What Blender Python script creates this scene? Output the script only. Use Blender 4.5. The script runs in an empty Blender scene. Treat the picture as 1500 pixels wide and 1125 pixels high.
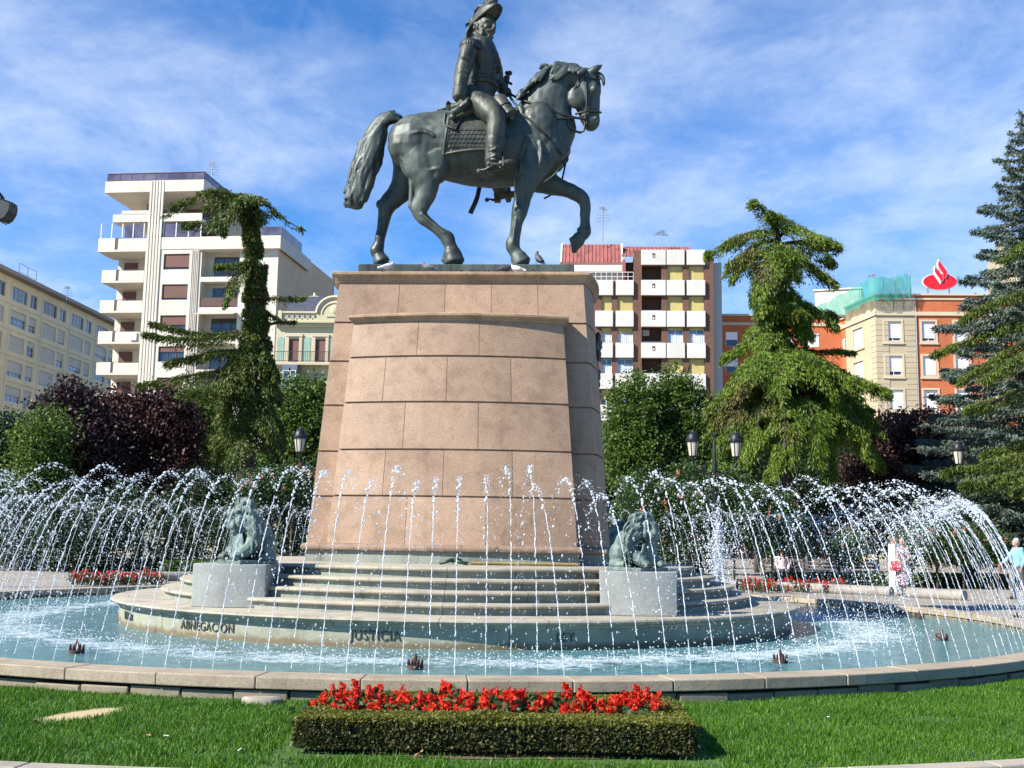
import bpy, bmesh, math, random
import numpy as np
from mathutils import Vector, Matrix, noise
from math import sin, cos, tan, pi, radians, sqrt, atan2, hypot

random.seed(7)
rng = np.random.default_rng(7)
scene = bpy.context.scene
COL = scene.collection
QUICK = False

# ------------------------------------------------------------ the camera's geometry
FPX, TH, RO = 1650.0, radians(7.77), 0.0165
CAM = Vector((0, 0, 1.6))
FW = Vector((0, cos(TH), sin(TH)))
_R0, _U0 = Vector((1, 0, 0)), Vector((0, -sin(TH), cos(TH)))
RT = _R0 * cos(RO) + _U0 * sin(RO)
UP = -_R0 * sin(RO) + _U0 * cos(RO)

def ray(px, py):
    return FW * FPX + RT * (px - 750) + UP * (562.5 - py)
def at(px, py, D):
    d = ray(px, py); return CAM + d * (D / d.y)
def onz(px, py, z):
    d = ray(px, py); return CAM + d * ((z - 1.6) / d.z)

# ------------------------------------------------------------ object helpers
def setp(o, label=None, cat=None, group=None, kind=None):
    if label: o['label'] = label
    if cat: o['category'] = cat
    if group: o['group'] = group
    if kind: o['kind'] = kind
    return o

def thing(name, label, cat, loc=(0, 0, 0), rz=0.0, group=None):
    o = bpy.data.objects.new(name, None)
    o.empty_display_size = .2
    COL.objects.link(o)
    o.location = loc; o.rotation_euler = (0, 0, rz)
    return setp(o, label, cat, group)

def copy_tree(o, parent=None):
    c = o.copy(); COL.objects.link(c)
    if parent is not None: c.parent = parent
    for ch in list(o.children): copy_tree(ch, c)
    return c

def link(name, me, parent=None, loc=None):
    o = bpy.data.objects.new(name, me); COL.objects.link(o)
    if parent is not None: o.parent = parent
    if loc is not None: o.location = loc
    return o

class MB:
    """collects geometry, then becomes ONE mesh object"""
    def __init__(s): s.v = []; s.f = []; s.m = []
    def add(s, vs, fs, mi=0):
        o = len(s.v); s.v += [tuple(p) for p in vs]
        s.f += [tuple(i + o for i in f) for f in fs]; s.m += [mi] * len(fs)
        return s
    def box(s, x0, x1, y0, y1, z0, z1, mi=0):
        vs = [(x0,y0,z0),(x1,y0,z0),(x1,y1,z0),(x0,y1,z0),(x0,y0,z1),(x1,y0,z1),(x1,y1,z1),(x0,y1,z1)]
        return s.add(vs, [(0,3,2,1),(4,5,6,7),(0,1,5,4),(1,2,6,5),(2,3,7,6),(3,0,4,7)], mi)
    def bar(s, a, b, w, h=None, mi=0):
        a, b = Vector(a), Vector(b); h = h or w; d = (b - a).normalized()
        up = Vector((0,0,1)) if abs(d.z) < .95 else Vector((0,1,0))
        x = d.cross(up).normalized() * (w/2); y = x.cross(d).normalized() * (h/2)
        vs = [a-x-y, a+x-y, a+x+y, a-x+y, b-x-y, b+x-y, b+x+y, b-x+y]
        return s.add(vs, [(0,1,2,3),(7,6,5,4),(0,4,5,1),(1,5,6,2),(2,6,7,3),(3,7,4,0)], mi)
    def loft(s, rings, cap=True, mi=0, closed=True):
        n = len(rings[0]); vs = [p for r in rings for p in r]; fs = []
        for i in range(len(rings)-1):
            for j in range(n if closed else n-1):
                k = (j+1) % n
                fs.append((i*n+j, i*n+k, (i+1)*n+k, (i+1)*n+j))
        if cap:
            fs.append(tuple(reversed(range(n)))); fs.append(tuple((len(rings)-1)*n+j for j in range(n)))
        return s.add(vs, fs, mi)
    def tube(s, pts, rad, n=8, mi=0, cap=True):
        pts = [Vector(p) for p in pts]
        if not hasattr(rad, '__len__'): rad = [rad]*len(pts)
        rings = []; ref = None
        for i, p in enumerate(pts):
            d = (pts[min(i+1,len(pts)-1)] - pts[max(i-1,0)])
            d = d.normalized() if d.length > 1e-9 else Vector((0,0,1))
            if ref is None: ref = Vector((0,0,1)) if abs(d.z) < .9 else Vector((0,1,0))
            x = (ref - d*ref.dot(d))
            x = x.normalized() if x.length > 1e-6 else d.orthogonal().normalized()
            ref = x; y = d.cross(x)
            rings.append([p + (x*cos(2*pi*k/n) + y*sin(2*pi*k/n))*rad[i] for k in range(n)])
        return s.loft(rings, cap, mi)
    def ell(s, secs, n=14, mi=0, lat=Vector((0,1,0))):
        """sections (centre, in-plane half width, lateral half width) along a path lying near the x-z plane"""
        P = [Vector(q[0]) for q in secs]; rings = []
        for i, q in enumerate(secs):
            d = (P[min(i+1,len(P)-1)] - P[max(i-1,0)]).normalized()
            a = d.cross(lat).normalized(); l = a.cross(d).normalized()
            rings.append([P[i] + a*(q[1]*cos(2*pi*k/n)) + l*(q[2]*sin(2*pi*k/n)) for k in range(n)])
        # rounded ends
        def endc(i, sg):
            d = (P[i] - P[i-sg]).normalized() if len(P) > 1 else Vector((0,0,1))
            c = P[i] + d*min(secs[i][1], secs[i][2])*.45
            return [c + (p - P[i])*.6 for p in rings[i]]
        rings = [endc(0,-1)] + rings + [endc(len(P)-1, 1)]
        return s.loft(rings, True, mi)
    def ball(s, c, r, n=10, mi=0, rot=None):
        if not hasattr(r, '__len__'): r = (r,r,r)
        c = Vector(c); m = max(4, n//2); vs = []; fs = []
        R = rot or Matrix.Identity(3)
        for i in range(1, m):
            t = pi*i/m
            for j in range(n):
                p = 2*pi*j/n
                vs.append(c + R @ Vector((r[0]*sin(t)*cos(p), r[1]*sin(t)*sin(p), r[2]*cos(t))))
        top = len(vs); vs.append(c + R @ Vector((0,0,r[2]))); bot = len(vs); vs.append(c - R @ Vector((0,0,r[2])))
        for i in range(m-2):
            for j in range(n):
                k = (j+1) % n; fs.append((i*n+j, (i+1)*n+j, (i+1)*n+k, i*n+k))
        for j in range(n):
            k = (j+1) % n; fs.append((top, j, k)); fs.append((bot, (m-2)*n+k, (m-2)*n+j))
        return s.add(vs, fs, mi)
    def lathe(s, prof, n=24, c=(0,0,0), mi=0, a0=0.0, a1=2*pi, caps=False):
        full = abs(a1-a0-2*pi) < 1e-6; k = n if full else n+1; vs = []
        for r, z in prof:
            for j in range(k):
                a = a0 + (a1-a0)*j/n; vs.append((c[0]+r*cos(a), c[1]+r*sin(a), c[2]+z))
        fs = []
        for i in range(len(prof)-1):
            for j in range(n):
                q = (j+1) % k; fs.append((i*k+j, i*k+q, (i+1)*k+q, (i+1)*k+j))
        return s.add(vs, fs, mi)
    def prism(s, poly, z0, z1, mi=0):
        n = len(poly); vs = [(p[0],p[1],z0) for p in poly] + [(p[0],p[1],z1) for p in poly]
        fs = [tuple(reversed(range(n))), tuple(range(n, 2*n))] + [(i,(i+1)%n,n+(i+1)%n,n+i) for i in range(n)]
        return s.add(vs, fs, mi)
    def slab(s, poly, y0, y1, mi=0):
        """polygon in x-z, extruded along y"""
        n = len(poly); vs = [(p[0],y0,p[1]) for p in poly] + [(p[0],y1,p[1]) for p in poly]
        fs = [tuple(range(n)), tuple(reversed(range(n, 2*n)))] + [(i,n+i,n+(i+1)%n,(i+1)%n) for i in range(n)]
        return s.add(vs, fs, mi)
    def mesh(s, name, mats=None, smooth=False, fix=True):
        me = bpy.data.meshes.new(name); me.from_pydata(s.v, [], s.f)
        if mats is not None:
            for m in (mats if isinstance(mats, (list,tuple)) else [mats]): me.materials.append(m)
        if any(s.m): me.polygons.foreach_set('material_index', s.m)
        if fix:
            bm = bmesh.new(); bm.from_mesh(me); bmesh.ops.recalc_face_normals(bm, faces=bm.faces); bm.to_mesh(me); bm.free()
        if smooth: me.polygons.foreach_set('use_smooth', [True]*len(me.polygons))
        me.update(); return me
    def build(s, name, mats, parent=None, smooth=False, bevel=0, loc=None, fix=True, auto=None):
        o = link(name, s.mesh(name, mats, smooth, fix), parent, loc)
        if bevel:
            b = o.modifiers.new('b', 'BEVEL'); b.width = bevel; b.segments = 2; b.limit_method = 'ANGLE'; b.angle_limit = radians(40)
        if auto: sharp(o.data, auto)
        return o
    def organic(s, name, mat, parent=None, voxel=.03, smooth=4, fac=.5, decim=None):
        """closed pieces melted into one continuous skin"""
        o = link(name, s.mesh(name, mat, True), parent)
        r = o.modifiers.new('r', 'REMESH'); r.mode = 'VOXEL'; r.voxel_size = voxel; r.use_smooth_shade = True
        if smooth:
            q = o.modifiers.new('s', 'SMOOTH'); q.iterations = smooth; q.factor = fac
        bpy.context.view_layer.update()
        dg = bpy.context.evaluated_depsgraph_get()
        me = bpy.data.meshes.new_from_object(o.evaluated_get(dg))
        me.name = name
        if not me.materials: me.materials.append(mat)
        me.polygons.foreach_set('use_smooth', [True]*len(me.polygons))
        o.modifiers.clear(); o.data = me
        return o

def sharp(me, deg):
    me.polygons.foreach_set('use_smooth', [True]*len(me.polygons))
    try: me.set_sharp_from_angle(angle=radians(deg))
    except Exception: pass

def np_mesh(name, V, F, mat, smooth=False):
    """V (n,3), F (m,k) arrays -> mesh, fast"""
    me = bpy.data.meshes.new(name)
    k = F.shape[1]; me.vertices.add(len(V)); me.loops.add(F.size); me.polygons.add(len(F))
    me.vertices.foreach_set('co', np.ascontiguousarray(V, dtype=np.float32).ravel())
    me.loops.foreach_set('vertex_index', np.ascontiguousarray(F, dtype=np.int32).ravel())
    me.polygons.foreach_set('loop_start', np.arange(0, F.size, k, dtype=np.int32))
    me.polygons.foreach_set('loop_total', np.full(len(F), k, dtype=np.int32))
    if smooth: me.polygons.foreach_set('use_smooth', np.ones(len(F), dtype=bool))
    me.update(calc_edges=True)
    if mat:
        me.materials.append(mat)
    return me

def catmull(pts, k=6):
    P = [Vector(p) for p in pts]; out = []
    for i in range(len(P)-1):
        p0, p1, p2, p3 = P[max(i-1,0)], P[i], P[i+1], P[min(i+2,len(P)-1)]
        for j in range(k):
            t = j/k
            out.append(.5*((2*p1)+(p2-p0)*t+(2*p0-5*p1+4*p2-p3)*t*t+(3*p1-p0-3*p2+p3)*t**3))
    out.append(P[-1]); return out

# ------------------------------------------------------------ materials
_M = {}
def newmat(name):
    m = bpy.data.materials.new(name); m.use_nodes = True
    nt = m.node_tree; b = nt.nodes['Principled BSDF']
    return m, nt, b
def N(nt, t, **kw):
    n = nt.nodes.new(t)
    for k, v in kw.items():
        if k in n.inputs: n.inputs[k].default_value = v
        else: setattr(n, k, v)
    return n
def ramp(nt, fac, stops):
    r = nt.nodes.new('ShaderNodeValToRGB'); e = r.color_ramp.elements
    while len(e) < len(stops): e.new(.5)
    for i, (p, c) in enumerate(stops):
        e[i].position = p; e[i].color = (c[0], c[1], c[2], 1)
    nt.links.new(fac, r.inputs[0]); return r.outputs[0]
def mixc(nt, fac, a, b, mode='MIX'):
    m = nt.nodes.new('ShaderNodeMix'); m.data_type = 'RGBA'; m.blend_type = mode
    for sck, v in ((m.inputs[0], fac), (m.inputs[6], a), (m.inputs[7], b)):
        if hasattr(v, 'is_output'): nt.links.new(v, sck)
        elif hasattr(v, '__len__'): sck.default_value = (v[0], v[1], v[2], 1)
        else: sck.default_value = v
    return m.outputs[2]
def math_(nt, op, a, b=None, c=None, clamp=False):
    m = nt.nodes.new('ShaderNodeMath'); m.operation = op; m.use_clamp = clamp
    for i, v in enumerate((a, b, c)):
        if v is None: continue
        if hasattr(v, 'is_output'): nt.links.new(v, m.inputs[i])
        else: m.inputs[i].default_value = v
    return m.outputs[0]
def coords(nt, kind='Object', scale=(1,1,1), rot=(0,0,0), loc=(0,0,0)):
    t = nt.nodes.new('ShaderNodeTexCoord'); mp = nt.nodes.new('ShaderNodeMapping')
    mp.inputs['Scale'].default_value = scale; mp.inputs['Rotation'].default_value = rot; mp.inputs['Location'].default_value = loc
    nt.links.new(t.outputs[kind], mp.inputs[0]); return mp.outputs[0]
def worldpos(nt):
    return nt.nodes.new('ShaderNodeNewGeometry').outputs['Position']
def noise_(nt, vec, scale, detail=4, rough=.55, dist=0.0):
    n = N(nt, 'ShaderNodeTexNoise'); n.inputs['Scale'].default_value = scale; n.inputs['Detail'].default_value = detail
    n.inputs['Roughness'].default_value = rough; n.inputs['Distortion'].default_value = dist
    if vec is not None: nt.links.new(vec, n.inputs['Vector'])
    return n.outputs['Fac']
def bump(nt, b, h, strength=.3, dist=.02):
    n = N(nt, 'ShaderNodeBump'); n.inputs['Strength'].default_value = strength; n.inputs['Distance'].default_value = dist
    nt.links.new(h, n.inputs['Height']); nt.links.new(n.outputs[0], b.inputs['Normal'])
def sep(nt, vec):
    s = nt.nodes.new('ShaderNodeSeparateXYZ'); nt.links.new(vec, s.inputs[0]); return s.outputs

def plain(name, c, rough=.6, metal=0.0, var=.12, scale=3.0, bmp=0.0, bscale=40, spec=.5):
    """a colour with a little noise of its own"""
    m, nt, b = newmat(name)
    v = coords(nt)
    f = noise_(nt, v, scale, 5)
    lo = [max(0, x*(1-var*1.6)) for x in c]; hi = [min(1, x*(1+var)) for x in c]
    nt.links.new(ramp(nt, f, [(.3, lo), (.7, hi)]), b.inputs['Base Color'])
    b.inputs['Roughness'].default_value = rough; b.inputs['Metallic'].default_value = metal
    b.inputs['Specular IOR Level'].default_value = spec
    if bmp: bump(nt, b, noise_(nt, v, bscale, 6), bmp, .02)
    return m

def leafmat(name, dark, mid, light, trans=.25, nscale=.8, rough=.55):
    """leaves: every leaf its own tint, slow drifts of tint through the crown"""
    m, nt, b = newmat(name)
    g = nt.nodes.new('ShaderNodeNewGeometry')
    n = noise_(nt, worldpos(nt), nscale, 3)
    f = math_(nt, 'ADD', math_(nt, 'MULTIPLY', g.outputs['Random Per Island'], .55), math_(nt, 'MULTIPLY', n, .6))
    c = ramp(nt, f, [(.2, dark), (.55, mid), (.95, light)])
    nt.links.new(c, b.inputs['Base Color']); b.inputs['Roughness'].default_value = rough
    b.inputs['Specular IOR Level'].default_value = .35
    if trans:
        t = nt.nodes.new('ShaderNodeBsdfTranslucent'); nt.links.new(c, t.inputs[0])
        mx = nt.nodes.new('ShaderNodeMixShader'); mx.inputs[0].default_value = trans
        nt.links.new(b.outputs[0], mx.inputs[1]); nt.links.new(t.outputs[0], mx.inputs[2])
        nt.links.new(mx.outputs[0], nt.nodes['Material Output'].inputs[0])
    return m

def leaves(P, size, aspect=.55, up=None, jitter=1.0, dirs=None, droop=0.0):
    """(n,3) centres -> diamond leaves, V (4n,3), F (n,4)"""
    n = len(P)
    size = np.broadcast_to(np.asarray(size, dtype=float), (n,)) * rng.uniform(.7, 1.3, n)
    d = rng.normal(size=(n,3)) * jitter
    if dirs is not None: d = d + dirs
    d[:,2] -= droop
    d /= np.linalg.norm(d, axis=1, keepdims=True) + 1e-9
    q = rng.normal(size=(n,3))
    if up is not None: q = q*.6 + up
    b = np.cross(d, q); b /= np.linalg.norm(b, axis=1, keepdims=True) + 1e-9
    l = (d*size[:,None]*.5); w = b*(size*aspect*.5)[:,None]
    V = np.stack([P-l, P+w-l*.1, P+l, P-w-l*.1], axis=1).reshape(-1,3)
    F = np.arange(4*n).reshape(n,4)
    return V, F
# ============================================================ THE SETTING
PC = Vector((-1.15, 22.12, 0))        # centre of the pool
MC = Vector((-.95, 22.1, 0))          # centre of the monument
PHI = radians(-3.5)                   # the monument stands slightly turned
ZW = .055                             # water level
R_OUT, R_IN = 11.0, 10.57

def ang_xy(nt, c):
    s = sep(nt, worldpos(nt))
    dx = math_(nt, 'SUBTRACT', s[0], c.x); dy = math_(nt, 'SUBTRACT', s[1], c.y)
    return math_(nt, 'ARCTAN2', dy, dx), math_(nt, 'SQRT', math_(nt, 'ADD', math_(nt, 'MULTIPLY', dx, dx), math_(nt, 'MULTIPLY', dy, dy))), s[2]

# --- granite of the pedestal
def granite(name, c, spk=.35, mott=.16, rough=.62):
    m, nt, b = newmat(name)
    p = worldpos(nt)
    big = noise_(nt, p, 1.25, 6, .65); mid = noise_(nt, p, 5, 4, .6); fine = noise_(nt, p, 55, 3, .75); fin2 = noise_(nt, p, 120, 2, .7)
    f = math_(nt, 'ADD', math_(nt, 'MULTIPLY', big, .65), math_(nt, 'MULTIPLY', mid, .35))
    base = ramp(nt, f, [(.30, [x*(1-mott*1.9)*k for x, k in zip(c, (1, .93, .86))]), (.5, c), (.70, [min(1, x*(1+mott)) for x in c])])
    sp = ramp(nt, fine, [(.38, (1-spk,)*3), (.5, (1,)*3), (.66, (1+spk*.25,)*3)])
    col = mixc(nt, 1.0, base, sp, 'MULTIPLY')
    dk = ramp(nt, fin2, [(.33, (.55, .52, .5)), (.4, (1, 1, 1))])
    col = mixc(nt, .6, col, dk, 'MULTIPLY')
    # rain streaks
    s = coords(nt, 'Object', (1.6, 1.6, .12)); st = noise_(nt, s, 2.2, 5, .65)
    col = mixc(nt, math_(nt, 'MULTIPLY', ramp(nt, st, [(.56, (0,)*3), (.74, (1,)*3)]), .38), col, [x*.55 for x in c])
    ta = nt.nodes.new('ShaderNodeAttribute'); ta.attribute_name = 'tint'
    tv = math_(nt, 'ADD', 1.0, math_(nt, 'MULTIPLY', ta.outputs['Fac'], .10)); cmb_ = nt.nodes.new('ShaderNodeCombineXYZ')
    for i_, k_ in enumerate((1.0, 1.0, 1.0)): nt.links.new(tv, cmb_.inputs[i_])
    col = mixc(nt, 1.0, col, cmb_.outputs[0], 'MULTIPLY')
    dr_ = noise_(nt, coords(nt, 'Object', (3.2, 3.2, .22), loc=(3,1,0)), 2.0, 5, .7)
    col = mixc(nt, math_(nt, 'MULTIPLY', ramp(nt, dr_, [(.64, (0,)*3), (.76, (1,)*3)]), .22), col, [min(1, x*1.7) for x in c])
    nt.links.new(col, b.inputs['Base Color']); b.inputs['Roughness'].default_value = rough
    bump(nt, b, fine, .25, .01)
    return m
M_granite = granite('pink_granite', (.345, .226, .145), mott=.17)
M_granite_trim = granite('pink_granite_trim', (.345, .232, .140), mott=.24)

def stone(name, c, stain=(.10, .085, .06), amt=.55, spk=.22, water=None, joints=0, centre=None):
    m, nt, b = newmat(name)
    p = worldpos(nt)
    big = noise_(nt, p, 1.3, 6, .62); fine = noise_(nt, p, 60, 3, .75)
    base = ramp(nt, big, [(.28, [x*.68 for x in c]), (.5, c), (.74, [min(1, x*1.18) for x in c])])
    col = mixc(nt, 1.0, base, ramp(nt, fine, [(.36, (1-spk,)*3), (.5, (1,)*3), (.66, (1+spk*.3,)*3)]), 'MULTIPLY')
    st = noise_(nt, coords(nt, 'Object', (2.2, 2.2, .5)), 1.7, 7, .7)
    col = mixc(nt, math_(nt, 'MULTIPLY', ramp(nt, st, [(.52, (0,)*3), (.72, (1,)*3)]), amt), col, stain)
    if water is not None:
        # the brown tide mark above the water, its edge ragged
        z = sep(nt, p)[2]
        e = math_(nt, 'SUBTRACT', math_(nt, 'ADD', water, math_(nt, 'MULTIPLY', noise_(nt, p, 4.5, 5, .7), .20)), z)
        k = math_(nt, 'MULTIPLY', e, 14, clamp=True)
        col = mixc(nt, math_(nt, 'MULTIPLY', k, .85), col, (.13, .085, .035))
    if joints and centre is not None:
        a, r, z = ang_xy(nt, centre)
        fr = math_(nt, 'FRACT', math_(nt, 'MULTIPLY', a, joints/(2*pi)))
        ln = math_(nt, 'LESS_THAN', math_(nt, 'ABSOLUTE', math_(nt, 'SUBTRACT', fr, .5)), .006)
        col = mixc(nt, math_(nt, 'MULTIPLY', ln, .75), col, [x*.3 for x in c])
    nt.links.new(col, b.inputs['Base Color']); b.inputs['Roughness'].default_value = .75
    bump(nt, b, math_(nt, 'ADD', math_(nt, 'MULTIPLY', fine, .5), noise_(nt, p, 14, 5, .7)), .35, .012)
    return m
M_step = stone('step_stone', (.33, .295, .225), joints=26, centre=MC)
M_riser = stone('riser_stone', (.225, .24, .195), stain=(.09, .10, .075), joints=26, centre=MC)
M_drum = stone('platform_stone', (.275, .275, .205), stain=(.12, .11, .07), water=.07, joints=20, centre=MC)
M_block = stone('lion_block_stone', (.275, .285, .265), stain=(.16, .17, .15), amt=.4, spk=.3)
M_coping = stone('coping_stone', (.335, .275, .195), stain=(.14, .115, .075), amt=.5, spk=.35)
M_basest = stone('rim_base_stone', (.235, .195, .135), stain=(.10, .09, .05), amt=.7)
M_innerw = stone('rim_inner_stone', (.27, .23, .15), stain=(.12, .10, .05), amt=.7, water=.02)
M_kerb = stone('kerb_stone', (.34, .30, .235), stain=(.2, .19, .15), amt=.35)
M_roundkerb = stone('round_kerb_stone', (.27, .24, .20), stain=(.25, .22, .17), amt=.3)
M_bronze_plain = plain('dark_bronze', (.05, .06, .052), .45, .5)

# --- ground, plaza, lawn, path
def ground_mat():
    m, nt, b = newmat('ground_paving')
    p = worldpos(nt)
    f = noise_(nt, p, .25, 5); g = noise_(nt, p, 18, 4, .7)
    c = ramp(nt, f, [(.3, (.21, .18, .14)), (.7, (.28, .24, .19))])
    c = mixc(nt, 1, c, ramp(nt, g, [(.35, (.8,)*3), (.6, (1.05,)*3)]), 'MULTIPLY')
    nt.links.new(c, b.inputs['Base Color']); b.inputs['Roughness'].default_value = .85
    bump(nt, b, g, .2, .01); return m
M_ground = ground_mat()
def plaza_mat():
    m, nt, b = newmat('plaza_paving')
    a, r, z = ang_xy(nt, PC); p = worldpos(nt)
    rr = math_(nt, 'FRACT', math_(nt, 'MULTIPLY', r, 1/.62))
    aa = math_(nt, 'FRACT', math_(nt, 'MULTIPLY', a, 120/(2*pi)))
    ln = math_(nt, 'MAXIMUM', math_(nt, 'LESS_THAN', rr, .022), math_(nt, 'LESS_THAN', aa, .02))
    f = noise_(nt, p, .5, 5); g = noise_(nt, p, 25, 4, .7)
    c = ramp(nt, f, [(.3, (.235, .205, .165)), (.7, (.32, .285, .235))])
    c = mixc(nt, 1, c, ramp(nt, g, [(.35, (.82,)*3), (.6, (1.05,)*3)]), 'MULTIPLY')
    c = mixc(nt, math_(nt, 'MULTIPLY', ln, .6), c, (.14, .125, .10))
    nt.links.new(c, b.inputs['Base Color']); b.inputs['Roughness'].default_value = .8
    bump(nt, b, g, .2, .01); return m
M_plaza = plaza_mat()
def soil_mat():
    m, nt, b = newmat('lawn_soil')
    p = worldpos(nt); s = sep(nt, p)
    def patch(cx, cy, rx, ry, rot=0):
        dx = math_(nt, 'SUBTRACT', s[0], cx); dy = math_(nt, 'SUBTRACT', s[1], cy)
        u = math_(nt, 'DIVIDE', math_(nt, 'ADD', math_(nt, 'MULTIPLY', dx, cos(rot)), math_(nt, 'MULTIPLY', dy, sin(rot))), rx)
        v = math_(nt, 'DIVIDE', math_(nt, 'SUBTRACT', math_(nt, 'MULTIPLY', dy, cos(rot)), math_(nt, 'MULTIPLY', dx, sin(rot))), ry)
        return math_(nt, 'SUBTRACT', 1.25, math_(nt, 'ADD', math_(nt, 'MULTIPLY', u, u), math_(nt, 'MULTIPLY', v, v)))
    w = patch(BARE[0][0], BARE[0][1], BARE[0][2], BARE[0][3], BARE[0][4])
    n = noise_(nt, p, 6, 5, .7)
    k = math_(nt, 'MULTIPLY', math_(nt, 'ADD', w, math_(nt, 'SUBTRACT', n, .6)), 2.0, clamp=True)
    c = mixc(nt, k, ramp(nt, n, [(.3, (.030, .075, .010)), (.7, (.060, .12, .018))]), (.42, .33, .18))
    nt.links.new(c, b.inputs['Base Color']); b.inputs['Roughness'].default_value = .9
    bump(nt, b, n, .4, .02); return m

def ring_sector(name, r0, r1, z, a0, a1, mat, n=160, c=PC, kind='structure'):
    a0, a1 = radians(a0), radians(a1); g = MB(); g.lathe([(r0, 0), (r1, 0)], n, (c.x, c.y, z), 0, a0, a1)
    o = g.build(name, mat, fix=False)
    # faces up
    if o.data.polygons[0].normal.z < 0: o.data.flip_normals()
    return setp(o, kind=kind)

# bare patch in the lawn, measured on the ground
_b = onz(120, 1047, 0)
BARE = [(_b.x, _b.y, .50, .21, radians(64))]
M_soil = soil_mat()

g = MB(); g.add([(-900,-300,-.012),(900,-300,-.012),(900,1500,-.012),(-900,1500,-.012)], [(0,1,2,3)])
setp(g.build('ground', M_ground, fix=False), kind='structure')
ring_sector('lawn', R_OUT-.06, 14.62, .0, 194, 352, M_soil)
# the plaza behind the pool lies just below the pool's rim
g = MB(); g.lathe([(R_OUT+.004, -.1), (R_OUT+.004, .075), (48, .075), (48, -.05)], 160, (PC.x, PC.y, 0), 0, radians(-8), radians(194))
o = g.build('plaza', M_plaza, fix=True); setp(o, kind='structure')
ring_sector('path', 14.8, 23.5, .004, 194, 352, M_plaza)

# --- kerb round the lawn: stones in a ring
def stone_ring(g, r0, r1, z0, z1, seglen, gap, a0, a1, jit=.004, sub=4, zj=.003):
    L = radians(a1-a0); n = max(1, int(L*r1/seglen)); da = L/n
    for i in range(n):
        s = radians(a0) + i*da + gap/(2*r1); e = radians(a0) + (i+1)*da - gap/(2*r1)
        dr = random.uniform(-jit, jit); dz = random.uniform(-zj, zj)
        rings = []
        for k in range(sub+1):
            a = s + (e-s)*k/sub; c, d = cos(a), sin(a)
            rings.append([(PC.x+(r0+dr)*c, PC.y+(r0+dr)*d, z0), (PC.x+(r1+dr)*c, PC.y+(r1+dr)*d, z0),
                          (PC.x+(r1+dr)*c, PC.y+(r1+dr)*d, z1+dz), (PC.x+(r0+dr)*c, PC.y+(r0+dr)*d, z1+dz)])
        g.loft(rings)
g = MB(); stone_ring(g, 14.62, 14.8, -.05, .10, 1.1, .008, 194, 352)
kb = g.build('lawn_kerb', M_kerb, bevel=.012)
setp(kb, 'low pale stone kerb curving round the outer edge of the front lawn', 'kerb')

# --- rim of the pool
rim = thing('pool_rim', 'round stone rim of the fountain pool with broad coping over rough base blocks', 'pool rim', PC)
def child(o, par):
    o.parent = par; o.matrix_parent_inverse = Matrix.Translation(par.location).inverted() if par.rotation_euler.z == 0 else par.matrix_basis.inverted()
    return o
g = MB(); stone_ring(g, R_IN, R_OUT, .110, .228, 1.02, .007, 0, 360, .005)
child(g.build('coping', M_coping, bevel=.012), rim)
g = MB(); stone_ring(g, R_IN+.12, R_OUT-.045, -.12, .078, .55, .016, 0, 360, .034, 2, .018)
child(g.build('base_course', M_basest, bevel=.014), rim)
g = MB(); stone_ring(g, R_IN-.02+.05, R_IN+.1, -.5, .105, .42, .035, 0, 360, .008, 2)
child(g.build('inner_course', M_innerw, bevel=.01), rim)

# --- the water
def water_mat():
    m, nt, b = newmat('pool_water')
    a, r, z = ang_xy(nt, PC); p = worldpos(nt)
    n1 = noise_(nt, p, .55, 3, .5); n2 = noise_(nt, p, 3.2, 7, .72, .6); n3 = noise_(nt, p, 13, 5, .75)
    # churned where the jets come down
    d = math_(nt, 'ABSOLUTE', math_(nt, 'SUBTRACT', r, 7.75))
    band = math_(nt, 'SUBTRACT', 1.0, math_(nt, 'DIVIDE', d, 1.75), clamp=True)
    f = math_(nt, 'ADD', math_(nt, 'MULTIPLY', band, .63), math_(nt, 'ADD', math_(nt, 'MULTIPLY', math_(nt, 'SUBTRACT', n1, .5), .5), math_(nt, 'MULTIPLY', math_(nt, 'SUBTRACT', n2, .5), 1.15)))
    foam = ramp(nt, f, [(.40, (0,)*3), (.62, (1,)*3)])
    foam = mixc(nt, 1, foam, ramp(nt, n3, [(.40, (0.15,)*3), (.62, (1,)*3)]), 'MULTIPLY')
    wc = ramp(nt, n2, [(.3, (.060, .155, .170)), (.7, (.125, .275, .285))])
    col = mixc(nt, foam, wc, (.62, .68, .70))
    nt.links.new(col, b.inputs['Base Color'])
    nt.links.new(ramp(nt, foam, [(0, (.10,)*3), (.6, (.6,)*3)]), b.inputs['Roughness'])
    b.inputs['IOR'].default_value = 1.33
    h = math_(nt, 'ADD', math_(nt, 'MULTIPLY', n2, .9), math_(nt, 'MULTIPLY', n3, .35))
    bump(nt, b, h, .55, .09)
    return m
M_water = water_mat()
g = MB(); g.lathe([(4.0, 0), (R_IN+.06, 0)], 128, (PC.x, PC.y, ZW))
o = g.build('water', M_water, fix=False)
if o.data.polygons[0].normal.z < 0: o.data.flip_normals()
setp(o, kind='structure')
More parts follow.
